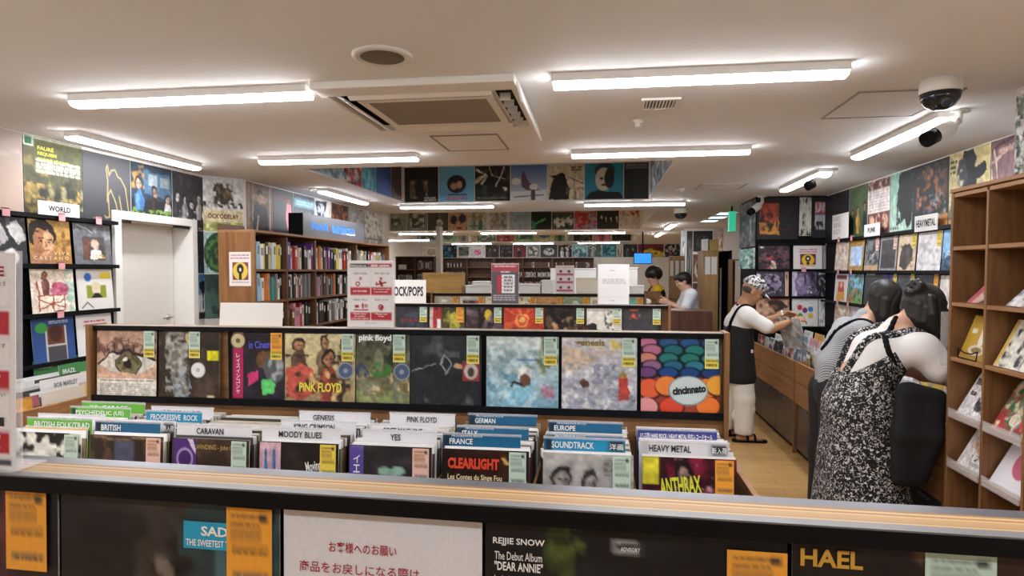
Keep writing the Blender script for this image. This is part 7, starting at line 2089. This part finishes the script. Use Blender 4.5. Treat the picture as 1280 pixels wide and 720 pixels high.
def drape(me, path, r, n=22, lift=.004, k=.01):
    """A band laid over a garment: path of (point outside, inward direction), dropped on to the surface."""
    from mathutils.bvhtree import BVHTree
    bv = BVHTree.FromPolygons([v.co.copy() for v in me.vertices], [tuple(p.vertices) for p in me.polygons])
    out = []
    for i in range(n):
        u = i / (n - 1) * (len(path) - 1)
        j = min(int(u), len(path) - 2)
        u -= j
        p = path[j][0] * (1 - u) + path[j + 1][0] * u
        d = unit(path[j][1] * (1 - u) + path[j + 1][1] * u)
        hit = bv.ray_cast(Vector(p - d * .25), Vector(d), .6)
        if hit[0] is not None:
            out.append(np.array(hit[0]) - d * lift)
    return Flesh().chain(out, [r] * len(out), k)


def locks(F, h, fw, hs, hu, ln, n=30, spread=2.7, r=.021, seed=1, out=.1, fwd=None):
    """Locks of hair from the crown over the skull, then hanging."""
    q = random.Random(seed)
    dn = V3(0, 0, -1)
    for lay in range(2):
        for i in range(n):
            a = -spread + 2 * spread * (i + .5 * lay) / (n - 1)
            d = -fw * math.cos(a) + hs * math.sin(a) * .86
            L = ln * q.uniform(.86, 1.06)
            o = out + q.uniform(-.004, .006) - .005 * lay
            top = h + hu * (.1 + q.uniform(0, .012)) + d * .03
            p1 = h + hu * .075 + d * (o * .82)
            p2 = h + hu * .01 + d * o + dn * .02
            p3 = h + d * (o * 1.04) + dn * (L * .62)
            p4 = h + d * (o * .92) + dn * L + (fwd if fwd is not None else 0)
            F.chain([top, p1, p2, p3, p4], [r * .8, r, r, r * .85, r * .45], .0045)
    return F


HAIRM = mat('black_hair', '15110e', .5, var=.35, scale=70)
HAIRM2 = mat('soft_black_hair', '1d1713', .42, var=.35, scale=60)

# ------------------------------------------------------------------ the man in the cap
mb = P(926, 548, z=0)
mb.y = 6.2
J = dict(pelvis=V3(-.03, 0, .76), waist=V3(-.045, 0, .92), chest=V3(-.04, 0, 1.08), neck=V3(.0, 0, 1.26), head=V3(.085, 0, 1.385), face=V3(.85, -.05, -.5), crown=V3(.3, 0, 1),
         shoulder={1: V3(.01, .17, 1.17), -1: V3(-.0, -.17, 1.17)}, elbow={1: V3(.2, .2, 1.06), -1: V3(.21, -.19, 1.05)},
         wrist={1: V3(.4, .14, 1.17), -1: V3(.43, -.1, 1.13)}, hip={1: V3(-.03, .09, .72), -1: V3(-.03, -.09, .72)}, knee={1: V3(-.06, .1, .4), -1: V3(.0, -.1, .4)},
         ankle={1: V3(-.12, .1, .08), -1: V3(.0, -.11, .08)}, hand={1: (V3(1, -.25, .0), V3(-.2, -.6, -.7)), -1: (V3(1, .2, .12), V3(-.1, .5, -.8))}, thumb={1: -1, -1: 1})
t = thing('person', 'man in a camouflage cap, black vest and white trousers reaching into the aisle-wall bin', 'person', mb)
put('body', body(J, .95, .97, curl=.5).mesh('body', skin_mat('tanned_skin', 'b07f5c'), .0065), t)
face_bits(J, t)
fw, hs, hu, R = J['R']
sh = Flesh()
for q in (1, -1):
    s_, e_ = J['shoulder'][q], J['elbow'][q]
    sh.cap(J['chest'] + V3(0, q * .05, 0), s_, .098, .075, .05).cap(J['neck'] + V3(-.01, 0, -.04), s_, .06, .068, .05)
    sh.cap(s_, s_ * .2 + e_ * .8, .07, .066, .03)
    sh.cap(J['waist'] + V3(0, q * .05, -.05), J['chest'] + V3(0, q * .065, 0), .1, .108, .05)
sh.cap(J['neck'] + V3(-.005, 0, -.03), J['neck'] + V3(.012, 0, .015), .066, .062, .02)
sh.cut(V3(0, 0, -1), -.84)
SHM = sh.mesh('white_shirt', cloth_mat('white_cotton', 'e9e6e2', .05), .008)
put('white_shirt', SHM, t)
ve = Flesh()
for q in (1, -1):
    ve.cap(V3(-.03, q * .075, .6), J['waist'] + V3(0, q * .055, 0), .138, .114, .06)
    ve.cap(J['waist'] + V3(0, q * .055, 0), J['chest'] + V3(-.0, q * .068, -.04), .112, .117, .06)
ve.cap(V3(-.03, 0, .6), V3(-.03, 0, .9), .14, .12, .05)
ve.cut(V3(0, 0, -1), -.545).cut(V3(.45, 0, 1), 1.1)
put('black_vest', ve.mesh('black_vest', cloth_mat('black_cotton', '141315'), .008), t)
bd = Flesh()
for q in (1, -1):
    bd.cap(V3(-.035, q * .07, .81), V3(-.035, q * .06, .87), .122, .119, .06)
bd.cut(V3(0, 0, -1), -.825).cut(V3(0, 0, 1), .86).cut(V3(-1, 0, 0), -.045)
put('striped_hem', bd.mesh('striped_hem', mottled('hem_stripes', ['e6e2de', 'a8323a', 'e6e2de'], 9, (.45, .55)), .007), t)
co = Flesh().chain([J['neck'] + V3(-.05, .04, -.005), J['neck'] + V3(-.055, 0, .01), J['neck'] + V3(-.045, -.045, -.01), J['neck'] + V3(.02, -.065, -.04)], [.018] * 4, .01)
put('collar', co.mesh('collar', mottled('collar_cloth', ['2a1a1e', '8d2430', '2a1a1e'], 20, (.42, .6)), .006), t)
st_ = drape(SHM, [(V3(-.12, -.1, .95), V3(1, .2, 0)), (V3(-.1, -.13, 1.12), V3(1, .3, -.4)), (V3(-.02, -.13, 1.25), V3(.2, .2, -1)), (V3(.08, -.12, 1.2), V3(-.6, .2, -.8))], .013)
put('shoulder_strap', st_.mesh('shoulder_strap', BLACKM, .006), t)
tr = Flesh()
for q in (1, -1):
    hp, kn, an = J['hip'][q], J['knee'][q], J['ankle'][q]
    tr.chain([hp, kn, an + V3(0, 0, .03)], [.108, .096, .084], .02)
    tr.cap(kn + V3(.03, 0, -.1), kn + V3(-.05, 0, -.16), .07, .06, .02)
tr.cut(V3(0, 0, -1), -.075).cut(V3(0, 0, 1), .66)
put('trousers', tr.mesh('trousers', cloth_mat('ivory_cotton', 'e0dcd0', .06), .008), t)
for q in (1, -1):
    a_ = J['ankle'][q]
    sd = Flesh().cap(a_ + V3(-.06, 0, -.065), a_ + V3(.17, 0, -.068), .04, .046, .01).cut(V3(0, 0, 1), .026).cut(V3(0, 0, -1), -.002)
    sd.cap(a_ + V3(.08, -.04, -.055), a_ + V3(.07, .04, -.05), .022, .022, .01)
    s2 = Flesh().cap(a_ + V3(-.065, 0, -.07), a_ + V3(.165, 0, -.07), .042, .046, .01).cut(V3(0, 0, 1), .022).cut(V3(0, 0, -1), -.001)
    s2m = s2.mesh('sandal', BLACKM, .006)
    so = put('sandal', s2m, t)
    for dx in (.03, .095):
        g = Flesh()
        for i in range(7):
            th0, th1 = math.pi * i / 7, math.pi * (i + 1) / 7
            g.cap(a_ + V3(dx, .042 * math.cos(th0), -.062 + .048 * math.sin(th0)), a_ + V3(dx, .042 * math.cos(th1), -.062 + .048 * math.sin(th1)), .011, .011, .004)
        put('strap', g.mesh('strap', BLACKM, .005), so)
cp = Flesh().ell(J['head'] + hu * .05 - fw * .012, (.111, .093, .1), .02, R)
cp.cut(-hu, -float(hu @ (J['head'] + hu * .035)))
cp.cut(np.array([0, 0, -1.]) * 0 - hu * 0 + V3(0, 0, 0), .1)
CAMO = mottled('camouflage_cloth', ['2a2a2c', '8d8d8b', 'e0dfdb', '55565a'], 22, (.42, .5, .6), 1.0)
co_ = put('cap', cp.mesh('cap', CAMO, .006), t)
vz = Flesh()
for i in range(-3, 4):
    c0 = J['head'] + hu * .045 + fw * .07 + hs * i * .022
    vz.cap(c0, c0 + fw * (.095 - .006 * i * i) - hu * .028, .008, .006, .02)
put('visor', vz.mesh('visor', CAMO, .005), co_)
hb_ = Flesh().ell(J['head'] - hu * .005 - fw * .035, (.066, .081, .05), .02, R)
put('hair', hb_.mesh('hair', mat('grey_hair', '4a423c', .7, var=.3, scale=80), .006), t)
wt = Flesh().chain([J['wrist'][1] * .93 + J['elbow'][1] * .07 + V3(0, -.028, .0), J['wrist'][1] * .93 + J['elbow'][1] * .07 + V3(0, .0, .03), J['wrist'][1] * .93 + J['elbow'][1] * .07 + V3(0, .028, .0)], [.009] * 3, .006)
put('wristwatch', wt.mesh('wristwatch', WHITEPL, .005), t)
# the record he is lifting
o = flat('record', 'grey plastic-sleeved record being lifted out of the bin by the man in the cap', 'record', art('a9a8a6', [('n', 'd2d1d0', 5, .5, 701), ('n', '7d7c7a', 7, .6, 702), ('l', 'e6e6e4', .03, .1, 0, .3, 1)], 24), .3, .3, (mb.x + .39, mb.y + .06, .865), rad(-65), -.32, .004, SLEEVE, None, 'c9c8c6')

# ------------------------------------------------------------------ woman in the striped shirt
wb = P(1068, 500, y=4.2)
wb.z = 0
J = dict(pelvis=V3(-.1, 0, .84), waist=V3(-.09, 0, 1.0), chest=V3(-.02, 0, 1.13), neck=V3(.06, 0, 1.28), head=V3(.155, .0, 1.385), face=V3(.75, .25, -.6), crown=V3(.5, 0, 1),
         shoulder={1: V3(.0, .16, 1.2), -1: V3(-.03, -.16, 1.2)}, elbow={1: V3(.12, .2, 1.0), -1: V3(.06, -.17, .97)},
         wrist={1: V3(.28, .14, 1.0), -1: V3(.25, -.1, .99)}, hip={1: V3(-.1, .09, .8), -1: V3(-.1, -.09, .8)}, knee={1: V3(-.1, .09, .44), -1: V3(-.12, -.09, .44)},
         ankle={1: V3(-.13, .09, .08), -1: V3(-.15, -.1, .08)}, hand={1: (V3(1, -.1, -.2), V3(0, -.4, -.9)), -1: (V3(1, .2, -.2), V3(0, .4, -.9))}, thumb={1: -1, -1: 1})
t = thing('person', 'woman with a black bob and grey striped shirt bending beyond the floral dress', 'person', wb)
SKINF = skin_mat('fair_skin', 'd3a58c')
put('body', body(J, .88, .9, True).mesh('body', SKINF, .0065), t)
face_bits(J, t)
fw, hs, hu, R = J['R']
sh = Flesh()
for q in (1, -1):
    s_, e_, w_ = J['shoulder'][q], J['elbow'][q], J['wrist'][q]
    sh.cap(J['chest'] + V3(0, q * .05, 0), s_, .095, .07, .05).cap(J['neck'] + V3(-.02, 0, -.05), s_, .055, .066, .05)
    sh.chain([s_, e_, e_ * .6 + w_ * .4], [.07, .066, .06], .03)
    sh.cap(J['pelvis'] + V3(-.0, q * .055, .0), J['waist'] + V3(-.01, q * .05, 0), .118, .105, .05)
    sh.cap(J['waist'] + V3(-.01, q * .05, 0), J['chest'] + V3(-.02, q * .065, 0), .105, .108, .05)
sh.cap(J['waist'] + V3(-.06, -.05, -.02), V3(-.17, -.08, .8), .07, .06, .05)
sh.cap(J['neck'] + V3(-.03, 0, -.03), J['neck'] + V3(-.005, 0, .01), .066, .06, .03)
sh.cut(V3(.2, 0, -1), -.8)
SHM = sh.mesh('striped_shirt', striped('grey_stripes', '74767a', 'b4b5b8', 36), .008)
put('striped_shirt', SHM, t)
tr = Flesh()
for q in (1, -1):
    hp, kn, an = J['hip'][q], J['knee'][q], J['ankle'][q]
    tr.chain([hp + V3(0, q * .02, .02), kn + V3(0, q * .02, 0), an + V3(0, 0, -.0)], [.135, .12, .105], .06)
tr.cap(J['waist'] + V3(.03, .04, -.06), J['pelvis'] + V3(.02, 0, 0), .115, .14, .05).cap(J['waist'] + V3(.02, -.05, -.05), J['pelvis'] + V3(.0, -.06, 0), .11, .135, .05)
tr.cap(V3(-.0, -.13, .93), V3(-.06, -.1, .6), .06, .1, .05)
tr.cut(V3(0, 0, -1), -.06).cut(V3(-.5, 0, 1), 1.035)
put('black_overalls', tr.mesh('black_overalls', cloth_mat('black_linen', '131215', .2), .009), t)
sp = drape(SHM, [(V3(.04, -.16, 1.02), V3(-.3, 1, 0)), (V3(.05, -.17, 1.15), V3(-.3, 1, -.3)), (V3(.01, -.12, 1.28), V3(0, .3, -1)), (V3(-.07, -.06, 1.25), V3(.5, 0, -1)), (V3(-.14, .02, 1.08), V3(1, 0, -.2))], .012)
put('shoulder_strap', sp.mesh('shoulder_strap', BLACKM, .006), t)
hr = Flesh().ell(J['head'] + hu * .04 - fw * .02, (.105, .088, .095), .02, R)
locks(hr, J['head'], fw, hs, hu, .185, 34, 2.45, r=.0165, seed=3)
put('hair', hr.mesh('hair', HAIRM, .006), t)
for q in (1, -1):
    a_ = J['ankle'][q]
    put('shoe', Flesh().cap(a_ + V3(-.05, 0, -.04), a_ + V3(.13, 0, -.05), .042, .036, .02).cut(V3(0, 0, -1), -.001).mesh('shoe', BLACKM, .007), t)

# ------------------------------------------------------------------ woman in the floral dress
wb = P(1104, 500, y=3.58)
wb.z = 0
J = dict(pelvis=V3(-.12, 0, .86), waist=V3(-.1, 0, 1.02), chest=V3(-.02, 0, 1.14), neck=V3(.065, 0, 1.28), head=V3(.175, .0, 1.375), face=V3(.75, .3, -.6), crown=V3(.45, 0, 1),
         shoulder={1: V3(.04, .18, 1.2), -1: V3(.1, -.18, 1.19)}, elbow={1: V3(.2, .2, 1.04), -1: V3(.25, -.21, 1.02)},
         wrist={1: V3(.38, .14, .98), -1: V3(.46, -.1, .97)}, hip={1: V3(-.12, .1, .82), -1: V3(-.12, -.1, .82)}, knee={1: V3(-.1, .1, .44), -1: V3(-.1, -.1, .44)},
         ankle={1: V3(-.12, .1, .08), -1: V3(-.12, -.1, .08)}, hand={1: (V3(1, -.1, -.2), V3(0, -.4, -.9)), -1: (V3(1, .2, -.3), V3(0, .4, -.9))}, thumb={1: -1, -1: 1})
t = thing('person', 'woman in a black and white floral pinafore dress and white T-shirt, bending over the bins', 'person', wb)
put('body', body(J, .9, 1.06, True).mesh('body', SKINF, .0065), t)
face_bits(J, t)
fw, hs, hu, R = J['R']
sh = Flesh()
for q in (1, -1):
    s_, e_ = J['shoulder'][q], J['elbow'][q]
    sh.cap(J['chest'] + V3(0, q * .06, 0), s_, .1, .072, .04).cap(J['neck'] + V3(-.02, 0, -.05), s_, .055, .07, .04)
    sh.cap(s_, s_ * .5 + e_ * .5, .074, .08, .03)
    sh.cap(J['waist'] + V3(0, q * .05, 0), J['chest'] + V3(-.02, q * .07, 0), .108, .112, .04)
sh.cap(J['neck'] + V3(-.03, 0, -.03), J['neck'] + V3(-.005, 0, .005), .066, .06, .03)
sh.cut(V3(0, 0, -1), -.93)
SHM = sh.mesh('white_shirt', cloth_mat('white_jersey', 'e6e3df', .05), .008)
put('white_shirt', SHM, t)
FLORAL = mottled('floral_cloth', ['0f0f10', '131314', 'b9b8b6', 'e3e2df'], 62, (.3, .56, .66), 1.5, .85, 1.5)
dr = Flesh()
for q in (1, -1):
    dr.cap(J['waist'] + V3(-.0, q * .055, 0), J['chest'] + V3(-.03, q * .075, -.02), .122, .128, .05)
    dr.cap(J['waist'] + V3(0, q * .055, 0), J['pelvis'] + V3(0, q * .065, 0), .12, .15, .05)
    dr.cap(J['pelvis'] + V3(0, q * .065, .0), V3(-.1, q * .09, .3), .15, .215, .05)
for i in range(10):
    a_ = 2 * math.pi * i / 10
    dr.cap(V3(-.12 + .09 * math.cos(a_), .1 * math.sin(a_), .75), V3(-.09 + .19 * math.cos(a_), .24 * math.sin(a_), .24), .05, .042, .03)
dr.cut(V3(0, 0, -1), -.2).cut(V3(-.75, 0, 1), 1.2)
put('floral_dress', dr.mesh('floral_dress', FLORAL, .008), t)
for q, yo in ((-1, -.1), (1, .1)):
    for dy in (-.016, .016):
        pass
    sp = drape(SHM, [(V3(-.16, yo * .55, 1.04), V3(1, 0, 0)), (V3(-.14, yo * .8, 1.16), V3(1, 0, -.4)), (V3(-.04, yo * 1.15, 1.3), V3(.2, 0, -1)), (V3(.06, yo * 1.25, 1.3), V3(0, 0, -1)), (V3(.14, yo * 1.2, 1.2), V3(-1, 0, -.5))], .021, 26, .0, .01)
    put('dress_strap', sp.mesh('dress_strap', FLORAL, .006), t)
hr = Flesh().ell(J['head'] + hu * .04 - fw * .015, (.105, .09, .098), .02, R)
locks(hr, J['head'], fw, hs, hu, .15, 30, 1.9, r=.0165, seed=7, fwd=V3(.0, 0, .0))
locks(hr, J['head'], fw, hs, hu, .23, 26, 2.6, r=.018, seed=9, out=.104, fwd=V3(.03, 0, -.0)) if False else None
for q in (1, -1):
    for i in range(6):
        a0 = J['head'] + hs * q * (.07 + .006 * (i % 2)) + hu * .04 + fw * (.05 - .022 * i)
        hr.chain([a0, a0 + hs * q * .022 + V3(0, 0, -.07), a0 + hs * q * .014 + V3(.01, 0, -.15), a0 + V3(.02, 0, -.2 - .015 * (i % 3))], [.026, .022, .016, .007], .007)
for i in range(7):
    a_ = i * .9
    c_ = J['head'] - fw * .1 + hu * .06
    hr.cap(c_ + hs * .03 * math.cos(a_) + hu * .03 * math.sin(a_), c_ - fw * .02 + hs * .035 * math.cos(a_ + .8) + hu * .035 * math.sin(a_ + .8), .024, .018, .008)
put('hair', hr.mesh('hair', HAIRM, .006), t)
for q in (1, -1):
    a_ = J['ankle'][q]
    put('shoe', Flesh().cap(a_ + V3(-.05, 0, -.04), a_ + V3(.13, 0, -.05), .042, .036, .02).cut(V3(0, 0, -1), -.001).mesh('shoe', BLACKM, .007), t)
tb = thing('shoulder_bag', 'large soft black shoulder bag hanging at the side of the floral dress', 'bag', (wb.x, wb.y, .47))
z0 = .47
bg = Flesh()
for dx in (-.05, 0, .06, .11):
    bg.chain([V3(.045 + dx, -.235, .985 - z0 - .015 * (dx / .06)), V3(.025 + dx * .95, -.255, .78 - z0), V3(.0 + dx * .6, -.262, .57 - z0)], [.033, .042, .036], .03)
bg.cap(V3(.03, -.235, .995 - z0), V3(.15, -.225, .965 - z0), .036, .034, .03)
put('bag_body', bg.mesh('bag_body', cloth_mat('black_canvas', '0f0e10', .25, 20), .009), tb)
bs = drape(SHM, [(V3(.02, -.3, .96), V3(-.1, 1, 0)), (V3(-.05, -.28, 1.12), V3(.3, 1, -.2)), (V3(-.08, -.22, 1.2), V3(.5, .6, -.6)), (V3(-.05, -.1, 1.3), V3(.1, 0, -1)), (V3(.04, -.03, 1.33), V3(0, 0, -1))], .012)
for i_, q_ in enumerate(bs.p):
    bs.p[i_] = (q_[0], q_[1] - V3(0, 0, z0), q_[2] - V3(0, 0, z0), *q_[3:])
put('strap', bs.mesh('strap', BLACKM, .006), tb)

# ------------------------------------------------------------------ the two staff behind the counter
pb_ = P(859, 400, y=9.0)
pb_.z = 0
J = dict(pelvis=V3(.04, 0, .84), waist=V3(.05, 0, 1.0), chest=V3(.03, 0, 1.16), neck=V3(-.0, 0, 1.32), head=V3(-.06, 0, 1.43), face=V3(-.9, -.1, -.35), crown=V3(-.3, 0, 1), side=V3(0, 1, 0),
         shoulder={1: V3(.02, .16, 1.25), -1: V3(.03, -.16, 1.25)}, elbow={1: V3(-.08, .2, 1.04), -1: V3(-.06, -.19, 1.04)}, wrist={1: V3(-.26, .12, 1.16), -1: V3(-.27, -.12, 1.14)},
         hip={1: V3(.04, .09, .8), -1: V3(.04, -.09, .8)}, knee={1: V3(.02, .09, .44), -1: V3(.02, -.09, .44)}, ankle={1: V3(.04, .09, .08), -1: V3(.04, -.09, .08)}, toe={1: V3(-1, 0, 0), -1: V3(-1, 0, 0)},
         hand={1: (V3(-1, 0, .3), V3(0, -1, 0)), -1: (V3(-1, 0, .3), V3(0, 1, 0))}, thumb={1: -1, -1: 1})
t = thing('person', 'dark-haired staff member in a white T-shirt reading a held-up board behind the counter', 'person', pb_)
put('body', body(J, .92, .92).mesh('body', SKINF, .008), t)
face_bits(J, t)
fw, hs, hu, R = J['R']
sh = Flesh()
for q in (1, -1):
    s_, e_ = J['shoulder'][q], J['elbow'][q]
    sh.cap(J['chest'] + V3(0, q * .05, 0), s_, .1, .078, .05).cap(J['neck'] + V3(0, 0, -.05), s_, .055, .072, .05).cap(s_, s_ * .25 + e_ * .75, .075, .078, .03)
    sh.cap(J['pelvis'] + V3(0, q * .06, 0), J['chest'] + V3(0, q * .065, 0), .118, .112, .05)
sh.cut(V3(0, 0, -1), -.82)
put('white_shirt', sh.mesh('white_shirt', cloth_mat('bluish_white_cotton', 'dfe4ec', .05), .01), t)
tr = Flesh()
for q in (1, -1):
    tr.chain([J['hip'][q], J['knee'][q], J['ankle'][q]], [.12, .09, .075], .04)
tr.cut(V3(0, 0, -1), -.06)
put('trousers', tr.mesh('trousers', cloth_mat('dark_denim', '1f2026'), .012), t)
hr = Flesh().ell(J['head'] + hu * .045 - fw * .018, (.108, .092, .085), .03, R).ell(J['head'] - fw * .05, (.07, .085, .08), .03, R).cap(J['head'] + hu * .08 + fw * .06 + hs * .05, J['head'] + hu * .075 + fw * .075 - hs * .05, .03, .03, .03)
put('hair', hr.mesh('hair', HAIRM2, .008), t)
for q in (1, -1):
    a_ = J['ankle'][q]
    put('shoe', Flesh().cap(a_ + V3(.05, 0, -.04), a_ + V3(-.13, 0, -.05), .042, .036, .02).cut(V3(0, 0, -1), -.001).mesh('shoe', BLACKM, .01), t)
o = flat('held_board', 'tilted brown board held up by the staff member in the white T-shirt', 'board', art('6a4a30', [('n', '8a643f', 5, .5, 711), ('r', .05, .05, .95, .95, '7a5636'), ('n', '54391f', 7, .6, 712)], 16), .32, .3, (pb_.x - .5, pb_.y - .165, 1.07), rad(35), .75, .01, None, None, '5a3d26')
ps = P(824, 400, y=9.9)
ps.z = 0
J = dict(pelvis=V3(.0, 0, .86), waist=V3(.0, 0, 1.02), chest=V3(-.03, 0, 1.19), neck=V3(-.06, 0, 1.36), head=V3(-.1, 0, 1.49), face=V3(-.9, -.3, -.35), crown=V3(-.3, 0, 1),
         shoulder={1: V3(-.05, .16, 1.29), -1: V3(-.03, -.17, 1.28)}, elbow={1: V3(-.17, .2, 1.1), -1: V3(-.12, -.2, 1.05)}, wrist={1: V3(-.3, .1, 1.28), -1: V3(-.3, -.1, 1.12)},
         hip={1: V3(0, .09, .82), -1: V3(0, -.09, .82)}, knee={1: V3(0, .09, .45), -1: V3(0, -.09, .45)}, ankle={1: V3(.02, .09, .08), -1: V3(.02, -.09, .08)}, toe={1: V3(-1, 0, 0), -1: V3(-1, 0, 0)},
         hand={1: (V3(-.6, -.3, .8), V3(-.5, -.8, 0)), -1: (V3(-1, 0, .2), V3(0, 1, 0))}, thumb={1: -1, -1: 1})
t = thing('person', 'staff member with thick black hair in yellow and black, beyond the white till boxes', 'person', ps)
put('body', body(J, .95, .95).mesh('body', SKINF, .008), t)
face_bits(J, t)
fw, hs, hu, R = J['R']
sh = Flesh()
for q in (1, -1):
    s_, e_ = J['shoulder'][q], J['elbow'][q]
    sh.cap(J['chest'] + V3(0, q * .05, 0), s_, .105, .08, .05).cap(J['neck'] + V3(0, 0, -.05), s_, .055, .074, .05).cap(s_, s_ * .2 + e_ * .8, .08, .08, .03)
    sh.cap(J['pelvis'] + V3(0, q * .06, 0), J['chest'] + V3(0, q * .065, 0), .12, .118, .05)
sh.cut(V3(0, 0, -1), -.84)
put('top', sh.mesh('top', mottled('yellow_black_cloth', ['17161a', '1d1b1c', 'e0b52a'], 5, (.3, .5), 0), .01), t)
tr = Flesh()
for q in (1, -1):
    tr.chain([J['hip'][q], J['knee'][q], J['ankle'][q]], [.12, .09, .075], .04)
tr.cut(V3(0, 0, -1), -.06)
put('trousers', tr.mesh('trousers', cloth_mat('black_denim', '19191c'), .012), t)
hr = Flesh().ell(J['head'] + hu * .05 - fw * .02, (.125, .112, .11), .03, R).ell(J['head'] - fw * .07 + hu * .02, (.09, .1, .1), .03, R)
put('hair', hr.mesh('hair', HAIRM2, .008), t)
for q in (1, -1):
    a_ = J['ankle'][q]
    put('shoe', Flesh().cap(a_ + V3(.05, 0, -.04), a_ + V3(-.13, 0, -.05), .042, .036, .02).cut(V3(0, 0, -1), -.001).mesh('shoe', BLACKM, .01), t)
